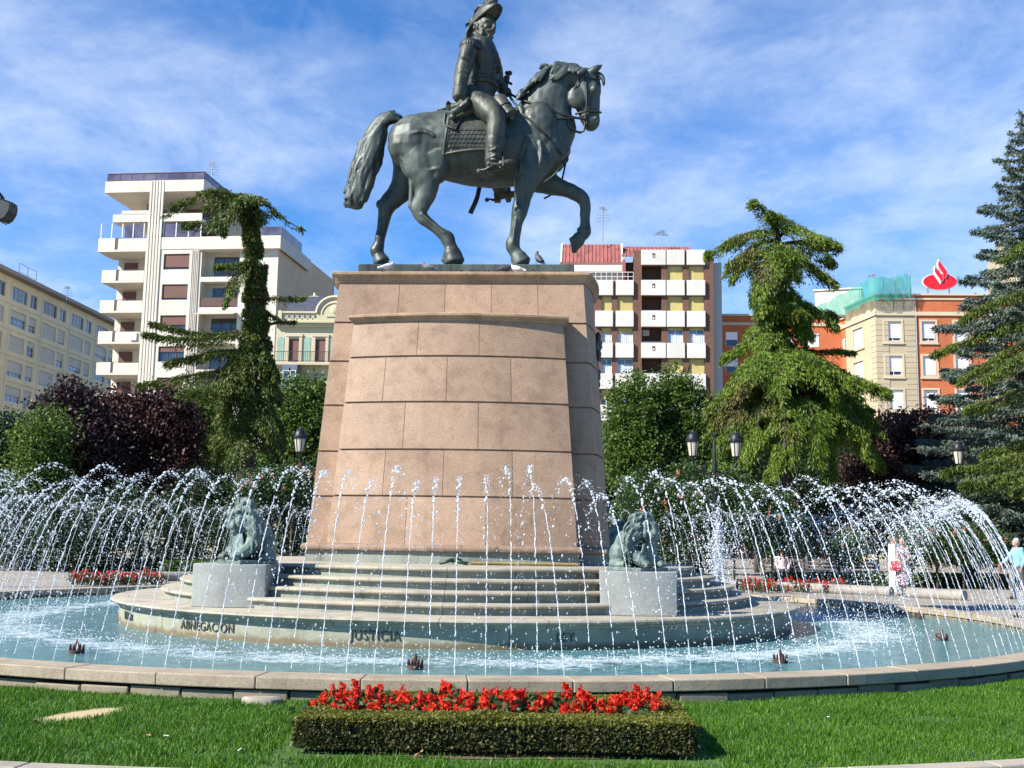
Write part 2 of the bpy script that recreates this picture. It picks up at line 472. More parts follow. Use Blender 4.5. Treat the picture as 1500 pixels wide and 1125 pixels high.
# ============================================================ STEPPED PLATFORM, PEDESTAL
plat = thing('stepped_platform', 'round grey stone platform rising out of the pool in low steps with carved words', 'platform', (MC.x, MC.y, 0), PHI)
g = MB()
g.lathe([(6.20,-.5),(6.20,.335),(6.235,.345),(6.235,.375),(6.25,.385),(6.29,.392),(6.335,.41),(6.355,.435),(6.345,.458),(6.32,.47),(3.0,.47)], 160)
g.m = []
for f in g.f:
    zs = [g.v[i][2] for i in f]; g.m.append(0 if max(zs) < .36 else 1)
o = g.build('platform_drum', [M_drum, M_step], plat, fix=False); sharp(o.data, 30)
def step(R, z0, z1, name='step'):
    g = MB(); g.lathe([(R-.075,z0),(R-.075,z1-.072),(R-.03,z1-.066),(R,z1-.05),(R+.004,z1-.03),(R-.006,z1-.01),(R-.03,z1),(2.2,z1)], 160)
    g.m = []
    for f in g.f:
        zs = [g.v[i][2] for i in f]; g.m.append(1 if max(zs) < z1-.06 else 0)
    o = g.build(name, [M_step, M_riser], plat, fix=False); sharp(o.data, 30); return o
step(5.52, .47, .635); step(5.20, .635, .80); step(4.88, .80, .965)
step(4.5, .965, 1.13, 'terrace')

def text_mesh(s, size, depth=.012, width=1.0):
    c = bpy.data.curves.new('t', 'FONT'); c.body = s; c.size = size; c.extrude = depth; c.align_x = 'CENTER'; c.space_character = 1.12
    o = bpy.data.objects.new('t', c); COL.objects.link(o); bpy.context.view_layer.update()
    me = bpy.data.meshes.new_from_object(o.evaluated_get(bpy.context.evaluated_depsgraph_get()))
    bpy.data.objects.remove(o)
    for v in me.vertices: v.co.x *= width
    return me
M_letter = plain('letter_metal', (.045, .05, .04), .6)
def word_on_drum(s, ang, size=.17, w=.9):
    """letters bent round the drum; ang: degrees from the front towards the right"""
    me = text_mesh(s, size, .012, w); me.materials.append(M_letter); a0 = radians(-90 + ang); R = 6.205
    for v in me.vertices:
        a = a0 + v.co.x / R; r = R + v.co.z
        v.co = Vector((r*cos(a), r*sin(a), v.co.y + .165))
    link('lettering', me, plat)
for s, px, py in (('VALOR', 188, 918), ('ABNEGACION', 302, 920), ('JUSTICIA', 550, 930), ('LEY', 828, 936)):
    # bearing of the word as seen: intersect the sight line with the drum
    d = ray(px, py); best = None
    for k in range(4000):
        t = 12 + k*.003; q = CAM + d*(t/d.y)
        if hypot(q.x-MC.x, q.y-MC.y) < 6.2: best = q; break
    if best is None: best = at(px, py, 20)
    th = math.degrees(atan2(best.x-MC.x, -(best.y-MC.y)) - PHI)
    word_on_drum(s, th, .185 if s != 'LEY' else .18)
# --- the blocks that carry the lions
def lion_block(th):
    g = MB(); rings = []; sx, sy = th
    for k in range(17):
        u = -1 + 2*k/16; x = (3.20 if sx > 0 else -3.07) + .575*u; yf = 4.72 + .10*(1-u*u)
        rings.append([(x, sy*3.1, .472), (x, sy*yf, .472), (x, sy*yf, 1.128), (x, sy*3.1, 1.128)])
    g.loft(rings); return g.build('lion_block', M_block, plat, bevel=.012)
LION_TH = [-32.6, 35.4, 147, -145]
for th in ((-1,-1),(1,-1),(1,1),(-1,1)): lion_block(th)

# --- pedestal
ped = thing('pedestal', 'tall tapering pink granite pedestal with curved front panel under the horse statue', 'pedestal', (MC.x, MC.y, 0), PHI)
ZB, ZT = 1.42, 6.30
def lerp(a, b, t): return a + (b-a)*t
def body_ring(z, off=0.0):
    t = (z-ZB)/(ZT-ZB); a = lerp(2.64, 2.29, t) + off; b = lerp(1.80, 1.50, t) + off; bl = .20
    pts = []
    n = 16
    for i in range(n+1): pts.append((lerp(-a, a, i/n), -b))
    for i in range(1, n):
        u = -1 + 2*i/n; pts.append((a + bl*(1-u*u), b*u))
    for i in range(n+1): pts.append((lerp(a, -a, i/n), b))
    for i in range(1, n):
        u = 1 - 2*i/n; pts.append((-a - bl*(1-u*u), b*u))
    return [(x+.05, y, z) for x, y in pts]
def pil_ring(z, off=0.0, back=-1.15, sgn=1):
    t = (z-ZB)/(5.49-ZB); w = lerp(2.20, 1.91, t) + off; y0 = lerp(2.23, 1.95, t) + off; s = .30
    pts = []
    n = 28
    for i in range(n+1):
        u = -1 + 2*i/n; pts.append((w*u, -(y0 + s*(1-u*u))))
    pts += [(w, back), (-w, back)]
    r = [((x+.07)*sgn, y*sgn, z) for x, y in pts]
    return r
def coursed(ringf, joints, z0, z1, d=.04, h=.018):
    zs = [(z0, 0)]
    for j in joints: zs += [(j-h, 0), (j-h*.6, -d), (j+h*.6, -d), (j+h, 0)]
    zs.append((z1, 0)); return [ringf(z, o) for z, o in zs]
JZ = [2.29, 3.11, 3.96, 4.79, 5.53]
def vjoints(g, ringf, zlist, cols):
    """thin open joints between the blocks of a course, drawn along the ring's own edges"""
    for (z0, z1), idx in zip(zlist, cols):
        for i in idx:
            p, q = Vector(ringf(z0+.02, .001)[i]), Vector(ringf(z1-.02, .001)[i]); g.bar(p, q, .0055, .005, 1)
def block_tint(o, zlist, cols, nfront, seed):
    """each block of stone its own shade"""
    me = o.data; at_ = me.attributes.new('tint', 'FLOAT', 'FACE'); rnd = random.Random(seed); val = {}
    for p in me.polygons:
        k = next((i for i, (z0, z1) in enumerate(zlist) if z0 <= p.center.z <= z1), -1); blk = 0
        if k >= 0 and p.center.y < -1.3:
            fr = nfront(p.center.z); 
            blk = sum(1 for i in cols[k] if p.center.x > fr[i][0])
        if (k, blk) not in val: val[(k, blk)] = rnd.uniform(-1, 1)
        at_.data[p.index].value = val[(k, blk)]
M_joint = plain('joint_dark', (.13, .085, .06), .9)
g = MB(); g.loft(coursed(body_ring, JZ, ZB, ZT))
BZ = [(5.53,6.30),(4.79,5.53),(3.96,4.79),(3.11,3.96),(2.29,3.11),(1.4,2.29)]; BC = [[4,7,10,13],[],[],[],[],[]]
vjoints(g, body_ring, BZ, BC); o = g.build('pedestal_body', [M_granite, M_joint], ped, auto=25); block_tint(o, BZ, BC, lambda z: body_ring(z), 3)
g = MB(); g.loft([body_ring(z, o) for z, o in ((6.30,-.3),(6.30,.025),(6.335,.03),(6.345,.05),(6.365,.062),(6.385,.065),(6.40,.09),(6.435,.125),(6.475,.13),(6.495,.11),(6.497,-.4))])
g.build('cornice', M_granite_trim, ped, auto=30)
g = MB(); g.loft(coursed(pil_ring, JZ[:4], ZB, 5.44))
PZ = [(4.79,5.44),(3.96,4.79),(3.11,3.96),(2.29,3.11),(1.42,2.29)]; PCc = [[9,17],[5,13,21],[8,17],[6,13,21],[9,18]]
vjoints(g, pil_ring, PZ, PCc); o = g.build('front_panel', [M_granite, M_joint], ped, auto=25); block_tint(o, PZ, PCc, lambda z: pil_ring(z), 8)
g = MB(); g.loft([pil_ring(z, o) for z, o in ((5.435,-.2),(5.435,.02),(5.47,.03),(5.485,.065),(5.52,.10),(5.555,.105),(5.575,.08),(5.60,-.3))])
g.build('panel_cornice', M_granite_trim, ped, auto=30)
g = MB(); g.loft(coursed(lambda z, o: pil_ring(z, o, -1.15, -1), JZ[:4], ZB, 5.44)); g.build('rear_panel', M_granite, ped, auto=25)
# stained roll moulding and grey foot
def foot_ring(z, off):
    return pil_ring(ZB, off)
M_roll = stone('roll_moulding_stone', (.24, .165, .11), stain=(.03, .025, .02), amt=.9)
for nm, rf in (('panel_base', lambda z, o: [(x, y, z) for x, y, _ in pil_ring(ZB, o)]), ('body_base', lambda z, o: [(x, y, z) for x, y, _ in body_ring(ZB, o)])):
    e = .0 if nm == 'panel_base' else -.004
    g = MB(); g.loft([rf(z+e, o) for z, o in ((1.335,-.1),(1.335,.055),(1.35,.085),(1.385,.095),(1.42,.085),(1.45,.045),(1.46,.006),(1.47,-.2))])
    g.build(nm, M_roll, ped, auto=40)
    g = MB(); g.loft([rf(z, o) for z, o in ((1.12,.03+e),(1.337+e,.02+e))]); g.build('foot_course', M_riser, ped, auto=30)
# bronze arms on the round ends
for sg in (1,):
    g = MB(); x0 = 2.36+.20-.11
    prof = []
    for k in range(20):
        t = 2*pi*k/20; prof.append((.42*cos(t), 4.95 + .55*sin(t)))
    g.loft([[(sg*(x0+.06), y, z) for y, z in prof], [(sg*(x0+.20), y*.8, 4.95+(z-4.95)*.85) for y, z in prof]])
    for k in range(26):
        t = random.uniform(0, 2*pi); rr = random.uniform(.3, .62)
        g.ball((sg*(x0+random.uniform(.08, .2)), rr*cos(t), 4.92+rr*1.15*sin(t)), (random.uniform(.06,.1), random.uniform(.07,.13), random.uniform(.07,.15)), 8)
    g.organic('bronze_arms', M_bronze_plain, ped, .03, 2)
# ============================================================ THE BRONZE HORSEMAN
SZ = 6.497
stat = thing('equestrian_statue', 'green bronze statue of an officer in a cocked hat riding a walking horse', 'statue', (MC.x, MC.y, SZ), PHI)
_C, _S = cos(-PHI), sin(-PHI)
def T(X, Y, dy=0.0):
    """a point of the horse read in the photo, carried to the statue's own plane y = dy"""
    d = ray(480 + X/2.8133, Y/2.8133)
    # statue axes in the world
    ny = Vector((-sin(PHI), cos(PHI), 0)); nx = Vector((cos(PHI), sin(PHI), 0))
    o = Vector((MC.x, MC.y, 0)) + ny*dy
    t = (o - CAM).dot(ny) / d.dot(ny); q = CAM + d*t - Vector((MC.x, MC.y, SZ))
    return Vector((q.dot(nx), dy, q.z))
U = (T(700, 600) - T(600, 600)).length / 100

def bronze(name, dark, pat, k0=.42, k1=.66, metal=.35, rough=.42):
    m, nt, b = newmat(name)
    v = coords(nt)
    a = noise_(nt, v, 1.6, 7, .68); s = noise_(nt, coords(nt, 'Object', (3.4, 3.4, .55)), 1.5, 6, .65); f = noise_(nt, v, 24, 4, .7)
    k = math_(nt, 'ADD', math_(nt, 'MULTIPLY', a, .5), math_(nt, 'ADD', math_(nt, 'MULTIPLY', s, .4), math_(nt, 'MULTIPLY', f, .1)))
    c = ramp(nt, k, [(k0, dark), ((k0+k1)/2, [(x+y)/2 for x, y in zip(dark, pat)]), (k1, pat)])
    nt.links.new(c, b.inputs['Base Color'])
    nt.links.new(ramp(nt, k, [(k0, (rough-.08,)*3), (k1, (rough+.22,)*3)]), b.inputs['Roughness'])
    b.inputs['Metallic'].default_value = metal
    bump(nt, b, math_(nt, 'ADD', a, math_(nt, 'MULTIPLY', f, .6)), .25, .02)
    return m
M_bz = bronze('statue_bronze', (.022, .028, .024), (.098, .130, .112), .40, .70, .25, .50)
M_bzc = bronze('coat_bronze', (.024, .026, .020), (.105, .115, .088), .42, .70, .25, .52)
M_bzd = bronze('dark_statue_bronze', (.012, .014, .013), (.040, .048, .044), .42, .70, .2, .55)

def Tm(X, Y, y):
    """like T, but a far side point mirrors the near one"""
    if y <= 0: return T(X, Y, y)
    p = T(X, Y, -y); return Vector((p.x, -p.y, p.z))
def E(g, st, y, n=16, mir=False):
    """st: (X, Y, half width in photo units, lateral half width [, y])"""
    if len(st) > 2:           # ease the sections into one another
        ext = [tuple(q) + ((y,) if len(q) < 5 else ()) for q in st]; out = []
        for i in range(len(ext)-1):
            p0, p1, p2, p3 = ext[max(i-1,0)], ext[i], ext[i+1], ext[min(i+2,len(ext)-1)]
            for j in range(4):
                t = j/4
                out.append(tuple(.5*(2*b+(c-a)*t+(2*a-5*b+4*c-d)*t*t+(3*b-a-3*c+d)*t**3) for a,b,c,d in zip(p0,p1,p2,p3)))
        st = out + [ext[-1]]; n = max(n, 22)
    secs = []
    for q in st:
        yy = q[4] if len(q) > 4 else y
        secs.append(((Tm if mir else T)(q[0], q[1], yy), q[2]*U, q[3]))
    return g.ell(secs, n)

def rough(o, amp, freq, st=(1,1,1), oct=2):
    """modelling marks: the surface pushed in and out along its normals"""
    me = o.data; nr = [v.normal.copy() for v in me.vertices]
    for v, n_ in zip(me.vertices, nr):
        p = Vector((v.co.x*freq*st[0], v.co.y*freq*st[1], v.co.z*freq*st[2])); a = noise.noise(p)
        if oct > 1: a += .5*noise.noise(p*2.1 + Vector((7,3,1)))
        v.co += n_*(amp*a)
    me.update()
# ---- plinth
g = MB(); g.box(-2.05, 2.16, -.76, .76, -.03, .35); g.build('plinth', M_bz, stat, bevel=.02)
for s, x0, sz in (('PABLO GIBERT', -.02, .17), ('MADRID AÑO 1895', 1.12, .15)):
    me = text_mesh(s, sz, .008, .92); me.materials.append(M_letter)
    for v in me.vertices: v.co = Vector((v.co.x + x0 + .12, -.762 - v.co.z, v.co.y + .12))
    link('lettering', me, stat)

# ---- horse
g = MB()
E(g, [(296,560,72,.42),(320,570,98,.54),(360,584,120,.62),(430,597,138,.66),(510,602,145,.70),(590,615,150,.73),(670,625,149,.73),(740,618,152,.68),(800,606,160,.60),(860,604,160,.54),(915,628,122,.48),(950,645,80,.38)], 0, 24)
E(g, [(850,575,150,.46),(885,520,143,.40),(900,452,113,.33),(922,392,93,.28),(952,342,76,.25),(990,317,59,.22),(1030,312,48,.20)], 0, 20)
E(g, [(1056,300,42,.17),(1062,330,58,.20),(1064,365,63,.215),(1064,400,60,.205),(1072,440,51,.165),(1079,475,43,.14),(1084,502,38,.145),(1082,526,27,.12)], 0, 18)
g.ball(T(1030,398,-.13), (46*U,.10,52*U), 14); g.ball(T(1030,398,.13), (46*U,.10,52*U), 14)     # jaw
for sy in (-1, 1):
    g.ball(T(1098,368,.175*sy), (15*U,.06,15*U), 10)                                              # eye
    g.tube([T(1080,352,.165*sy),T(1100,346,.18*sy),T(1115,356,.155*sy)], [.02,.032,.02], 6)       # brow
    g.tube([T(1096,494,.125*sy),T(1106,482,.135*sy),T(1113,492,.115*sy),T(1108,504,.12*sy)], [.02,.03,.03,.02], 6)  # nostril
    g.tube([T(1062,516,.10*sy),T(1080,512,.125*sy),T(1100,520,.09*sy)], [.018,.024,.018], 6)      # lip
    g.tube([T(1060,360,.2*sy),T(1070,410,.19*sy),T(1082,450,.15*sy)], [.03,.03,.02], 6)           # cheek bone
    # ears
    g.tube([T(1078,300,.12*sy),T(1096,290,.14*sy),T(1116,277,.145*sy),T(1133,266,.14*sy)], [.07,.085,.06,.012], 8)
# haunches, shoulders, breast
g.ball(T(365,590,-.30), (118*U,.36,122*U), 18); g.ball(T(365,590,.30), (118*U,.36,122*U), 18)
for sy in (-1, 1):
    g.ball(T(870,560,-.0)+Vector((0,.33*sy,0)), (80*U,.24,120*U), 16)
    g.ball(T(905,640,0)+Vector((0,.26*sy,0)), (55*U,.24,85*U), 14)
    g.ball(T(845,655,0)+Vector((0,.40*sy,0)), (50*U,.18,85*U), 14)
    g.tube([T(792,440,.34*sy),T(826,530,.47*sy),T(842,620,.5*sy)], [.07,.09,.06], 8)
# stifle fold, flank
E(g, [(440,640,80,.24),(455,700,52,.20),(455,740,26,.14)], -.42); E(g, [(440,640,80,.24),(455,700,52,.20),(455,740,26,.14)], .42)
# near hind
E(g, [(398,600,118,.30,-.34),(392,680,92,.27,-.38),(404,735,62,.21,-.40),(408,785,46,.155,-.41),(392,832,36,.125,-.41),(376,868,33,.118,-.41),(392,900,25,.10,-.41),(430,930,21,.088,-.41),(468,960,22,.09,-.41),(493,982,28,.115,-.41),(506,1012,24,.10,-.41),(512,1036,27,.12,-.41)], -.4)
g.tube([T(352,735,-.4),T(346,800,-.41),T(344,850,-.41),T(358,880,-.41)], [.10,.062,.062,.06], 8)
E(g, [(510,1034,31,.14),(517,1058,37,.17),(522,1080,43,.19)], -.41)
g.tube([T(482,1060,-.41),T(478,1072,-.41),T(486,1082,-.41)], [.05,.06,.05], 6)
# far hind
E(g, [(350,640,95,.28,.34),(338,700,74,.26,.36),(318,760,60,.2,.38),(284,806,48,.155,.38),(250,842,41,.125,.38),(236,884,30,.105,.38),(224,945,24,.09,.38),(211,1005,23,.09,.38),(201,1032,29,.115,.38),(212,1054,23,.10,.38)], .38)
E(g, [(212,1052,24,.12),(216,1066,31,.155),(222,1082,37,.18)], .38)
g.ball(T(214,842,.38), (16*U,.07,20*U), 8)
# near fore
E(g, [(846,640,96,.2,-.36),(828,715,66,.2,-.39),(812,775,44,.165,-.40),(800,830,33,.135,-.40),(789,880,32,.13,-.40),(780,915,25,.105,-.40),(771,965,22,.09,-.40),(762,1012,28,.115,-.40),(772,1036,25,.105,-.40),(783,1052,27,.12,-.40)], -.4)
g.ball(T(772,882,-.40), (16*U,.07,22*U), 8)
E(g, [(783,1050,31,.14),(791,1068,36,.17),(799,1084,41,.19)], -.40)
# far fore, lifted
E(g, [(872,735,62,.24,.36),(930,762,44,.19,.38),(985,783,33,.15,.38),(1030,802,31,.135,.38),(1056,822,29,.13,.38)], .38)
E(g, [(1054,818,27,.13),(1062,850,24,.11),(1061,890,21,.095),(1061,930,22,.09),(1060,953,26,.105),(1048,974,23,.095)], .38)
g.tube([T(1042,972,.38),T(1026,995,.38),T(1014,1042,.38)], [.13,.165,.045], 10)
g.tube([T(1008,982,.38),T(1000,992,.38)], [.06,.05], 8)
g.ball(T(1036,948,.38), (10*U,.06,12*U), 8)
# sinews and veins
for p in ([(985,600,-.25),(960,560,-.36),(900,470,-.36)], [(820,560,-.6),(800,640,-.64),(790,720,-.55)], [(300,650,-.5),(350,690,-.56),(420,700,-.6),(465,690,-.6)], [(385,880,-.52),(440,925,-.51),(485,965,-.5)], [(775,900,-.51),(768,960,-.5),(762,1005,-.5)],
          [(960,640,-.3),(940,600,-.42),(930,540,-.38)], [(870,700,-.55),(880,640,-.57),(875,580,-.55)], [(330,560,-.62),(390,540,-.66),(440,560,-.68)]):
    g.tube(catmull([T(*q) for q in p], 4), .03, 6)
horse = g.organic('horse', M_bz, stat, .021, 2)
from mathutils.bvhtree import BVHTree
_bv = BVHTree.FromPolygons([v.co.copy() for v in horse.data.vertices], [tuple(p.vertices) for p in horse.data.polygons])
def S(X, Y, off=.02, sy=-1, guess=.5):
    """a photo point carried onto the horse's skin, on the near (-1) or far (1) side"""
    y = guess
    for k in range(4):
        p = Tm(X, Y, sy*y); h = _bv.ray_cast(Vector((p.x, sy*3.0, p.z)), Vector((0, -sy, 0)))
        if h[0] is None or h[0].y*sy < -.05: break
        y = h[0].y*sy
    return Tm(X, Y, sy*(y+off))

rough(horse, .016, 3.4)
# ---- mane: crest, locks
g = MB()
crest = [(795,395),(830,350),(868,312),(905,280),(950,262),(1000,266),(1050,284),(1085,296)]
E(g, [(x, y+10, 13, .09) for x, y in crest], 0, 10)
def lock(pts, r, g):
    c = catmull(pts, 5); n = len(c)
    g.tube(c, [r*(.45+.75*sin(pi*min(1,(i+1.5)/n)))*(1 if i < n-2 else .5) for i in range(n)], 6)
for k in range(44):
    t = random.random(); i = t*(len(crest)-1); a = int(i); f = i-a; a = min(a, len(crest)-2)
    x = crest[a][0]*(1-f)+crest[a+1][0]*f; y = crest[a][1]*(1-f)+crest[a+1][1]*f
    L = random.uniform(35, 75) * (1.0 if 840 < x < 1010 else .4); sd = -1 if random.random() < .7 else 1
    w = random.uniform(-9, 9)
    pts = [T(x, y+2, .03*sd), T(x-L*.25+w, y+L*.18, .17*sd), T(x-L*.55+w*.4, y+L*.55, .27*sd), T(x-L*.9-w, y+L*.98, .30*sd+random.uniform(-.02,.03))]
    lock(pts, random.uniform(.03, .05), g)
for k in range(9):      # upstanding curls on the crest
    x = random.uniform(890, 990); y = 270 + abs(x-955)*.18
    lock([T(x+12, y+4), T(x, y-9, random.uniform(-.06,.06)), T(x-16, y-8, -.06), T(x-26, y+6, -.1)], .042, g)
for k in range(10):     # forelock
    s = random.uniform(-.1, .1)
    lock([T(1092,300,s*.6), T(1118,308+random.uniform(-4,6),s), T(1136,325+random.uniform(-4,6),s*1.3), T(1140+random.uniform(-6,2),350+random.uniform(-8,8),s*1.5)], .038, g)
g.organic('mane', M_bz, stat, .016, 1)

# ---- tail
g = MB()
tl = [(300,492,20,.13),(268,484,26,.15),(226,500,38,.17),(190,562,48,.19),(166,640,47,.19),(148,720,50,.19),(122,795,52,.18),(106,850,44,.14)]
E(g, [(a,b,c*.86,d*.8) for a,b,c,d in tl], 0, 14)
def tailpt(t, u, w):
    i = t*(len(tl)-1); a = min(int(i), len(tl)-2); f = i-a
    q = [tl[a][k]*(1-f)+tl[a+1][k]*f for k in range(4)]
    d = Vector((tl[a+1][0]-tl[a][0], tl[a+1][1]-tl[a][1])).normalized()
    return T(q[0]-d.y*-u*q[2]*-1, q[1]+d.x*u*q[2]*-1, w*q[3])
for k in range(64):
    ang = random.uniform(0, 2*pi); u0, w0 = cos(ang), sin(ang)
    if w0 > .2 and random.random() < .5: w0 = -w0
    ph = random.uniform(0, 6); am = random.uniform(.14, .36); t0 = random.uniform(0, .12); t1 = random.uniform(.72, 1.02)
    if random.random() < .35: t0 = random.uniform(.2, .5)
    pts = [tailpt(min(1, lerp(t0, t1, j/13)), u0*(.55+.5*min(1, 2.2*j/13)) + am*sin(ph+j*.8), w0*.95) for j in range(14)]
    n = len(pts); r = random.uniform(.03, .055)
    g.tube(pts, [r*(.5+.6*sin(pi*(j+1)/(n+1))) for j in range(n)], 6)
for k in range(10):
    lock([T(285,492,0), T(266,478,random.uniform(-.08,.08)), T(255,470+random.uniform(-4,4),random.uniform(-.1,.1)), T(240,486,random.uniform(-.12,.12))], .04, g)
g.organic('tail', M_bzd if False else M_bz, stat, .019, 1)

# ---- saddle cloth on both flanks, embossed with scales
def flank(X, Y, off=.035, sy=-1):
    return S(X, Y, off, sy)
for sy in (-1, 1):
    g = MB(); nx, ny = 16, 12; gr = []
    for j in range(ny+1):
        v = j/ny; row = []
        for i in range(nx+1):
            u = i/nx
            X = lerp(lerp(500, 476, v), lerp(672, 668, v), u); Y = lerp(478, 636 - 22*u - 6*sin(pi*u), v)
            row.append((X, Y))
        gr.append(row)
    fr = [[flank(x, y, .045, sy) for x, y in r] for r in gr]; bk = [[flank(x, y, -.03, sy) for x, y in r] for r in gr]
    vs = [p for r in fr for p in r] + [p for r in bk for p in r]; o = (nx+1)*(ny+1); fs = []
    for j in range(ny):
        for i in range(nx):
            a = j*(nx+1)+i; q = (a, a+1, a+nx+2, a+nx+1); fs.append(q); fs.append(tuple(o+k for k in reversed(q)))
    edge = [i for i in range(nx+1)] + [j*(nx+1)+nx for j in range(1, ny+1)] + [ny*(nx+1)+i for i in range(nx-1,-1,-1)] + [j*(nx+1) for j in range(ny-1,0,-1)]
    for a, b in zip(edge, edge[1:]+edge[:1]): fs.append((b, a, o+a, o+b))
    g.add(vs, fs)
    brd = [flank(x, y, .05, sy) for x, y in [gr[j][0] for j in range(ny+1)] + [gr[ny][i] for i in range(1, nx+1)]]
    g.tube(brd, .028, 6)
    brd = [flank(x+9, y-9, .05, sy) for x, y in [gr[j][0] for j in range(2, ny+1)] + [gr[ny][i] for i in range(1, nx+1)]]
    g.tube(brd, .012, 5)
    for r in range(6):
        for c in range(11):
            X = 496 + c*17 + (8.5 if r % 2 else 0); Y = 528 + r*17
            if X > 655 or Y > 618 - (X-480)*.10: continue
            g.tube([flank(X+8.5*cos(a), Y+9*sin(a), .05, sy) for a in [pi*k/6 for k in range(7)]], .011, 5)
    # pistol flap
    g.loft([[flank(*p, .055, sy) for p in ((486,462),(560,474),(528,536),(478,516))], [flank(*p, .10, sy) for p in ((486,462),(560,474),(528,536),(478,516))]])
    g.tube([flank(*p, .10, sy) for p in ((484,466),(479,514),(527,533),(556,480))], .018, 5)
    g.build('saddle_cloth', M_bzc, stat, auto=50)
g = MB()
E(g, [(505,462,22,.34),(560,462,26,.44),(620,470,22,.46),(690,462,26,.42),(735,446,22,.3)], 0, 14)
E(g, [(500,452,14,.42,0),(506,440,10,.36,0)], 0, 12)
g.organic('saddle', M_bzd, stat, .03, 2)

# ---- rider: one continuous body in uniform
g = MB()
E(g, [(618,440,66,.42),(632,385,58,.37),(642,330,60,.39),(644,275,66,.45),(636,225,66,.50),(626,188,52,.46),(626,166,30,.26),(634,148,24,.155),(642,128,24,.15)], 0, 18)
for sy in (-1, 1): g.ball(T(612,192,.38*sy), (34*U,.20,30*U), 12)
# skirts of the coat
E(g, [(596,372,40,.16,-.30),(582,420,42,.15,-.42),(560,462,36,.12,-.50),(540,484,22,.08,-.52)], -.4)
E(g, [(596,372,40,.16,.30),(582,420,42,.15,.42),(560,462,36,.12,.50),(530,488,22,.08,.52)], .4)
E(g, [(590,400,40,.36),(560,452,36,.42),(520,470,20,.40)], 0)
# near arm, hanging
E(g, [(588,188,30,.16,-.46),(578,212,36,.18,-.53),(566,262,34,.165,-.58),(554,308,31,.15,-.62),(548,352,29,.14,-.64),(544,392,27,.13,-.66)], -.5)
E(g, [(546,368,31,.155,-.655),(543,404,30,.15,-.665)], -.6)
# sleeve folds
for (x, y) in ((560,290),(556,312),(552,300),(566,240),(550,335)):
    g.tube([T(x-26,y+6,-.62), T(x-6,y-3,-.76), T(x+20,y+5,-.72)], .025, 6)
# hand round the baton
g.ball(T(553,428,-.68), (19*U,.085,23*U), 10)
for k in range(4):
    x, y = 541+k*9.5, 446-k*6.5
    g.tube([T(x+10,y-22,-.70), T(x+7,y-14,-.785), T(x+3,y-2,-.80), T(x-1,y+8,-.765), T(x,y+12,-.71)], [.034,.036,.034,.030,.024], 6)
g.tube([T(548,412,-.72), T(556,420,-.78), T(568,428,-.79), T(574,436,-.76)], [.036,.036,.032,.024], 6)
# far arm, reaching to the reins
E(g, [(650,190,28,.16,.46),(672,235,33,.165,.56),(690,285,30,.15,.60),(700,330,28,.14,.56),(715,362,25,.12,.42),(728,374,22,.11,.30)], .5)
g.ball(T(738,382,.22), (20*U,.09,18*U), 10)
for k in range(4):
    x, y = 744+k*1.5, 370+k*7
    g.tube([T(x-6,y,.26), T(x+5,y,.22), T(x+6,y+3,.15), T(x-4,y+5,.13)], [.030,.032,.030,.024], 6)
g.tube([T(735,368,.2), T(745,366,.16), T(752,370,.13)], [.034,.03,.022], 6)
# legs
for sy in (-1, 1):
    E(g, [(606,424,50,.27,.36*sy),(640,436,52,.27,.56*sy),(672,462,47,.22,.76*sy),(694,490,39,.19,.86*sy),(692,535,38,.185,.89*sy),(690,585,36,.17,.90*sy)], 0, 14, True)
    E(g, [(690,575,39,.185,.90*sy),(688,600,38,.185,.90*sy),(684,640,33,.16,.91*sy),(680,668,31,.145,.92*sy)], 0, 14, True)
    E(g, [(664,678,19,.105,.92*sy),(690,681,20,.115,.94*sy),(722,677,17,.115,.98*sy),(752,670,13,.095,1.0*sy),(768,667,8,.06,1.01*sy)], 0, 12, True)
    g.box(*sum([sorted(q) for q in zip(Tm(660,684,.92*sy-.09*sy), Tm(684,712,.92*sy+.09*sy))], []))
    for k, (y, w) in enumerate(((604,34),(618,37),(632,33),(645,36),(656,31))):
        sl = (-6, 8, -8, 6, -5)[k]
        g.tube([Tm(688-w,y+sl,.90*sy), Tm(688-w*.5,y+2,1.06*sy), Tm(688+4,y-sl*.5,1.09*sy), Tm(688+w*.7,y+3,1.03*sy), Tm(688+w,y-sl,.92*sy)], .026, 6)
# tunic front: lapel, waist sash, buttons
g.tube(catmull([T(648,168,-.2), T(676,200,-.28), T(704,245,-.2), T(714,300,-.1), T(710,345,-.06)], 5), .035, 6)
for yy, h in ((352,.43),(362,.42),(340,.42)):
    g.tube([T(638,yy,0)+Vector((62*U*cos(a), h*.93*sin(a), .0)) for a in [2*pi*k/20 for k in range(21)]], .022, 6)
for k in range(6): g.ball(T(690-k*2.0+ (6 if k else 0), 215+k*22, -.33+.01*k), .026, 6)
g.tube(catmull([T(612,158,-.2), T(632,164,-.23), T(652,160,-.17), T(660,156,0)], 4), .045, 6)     # collar
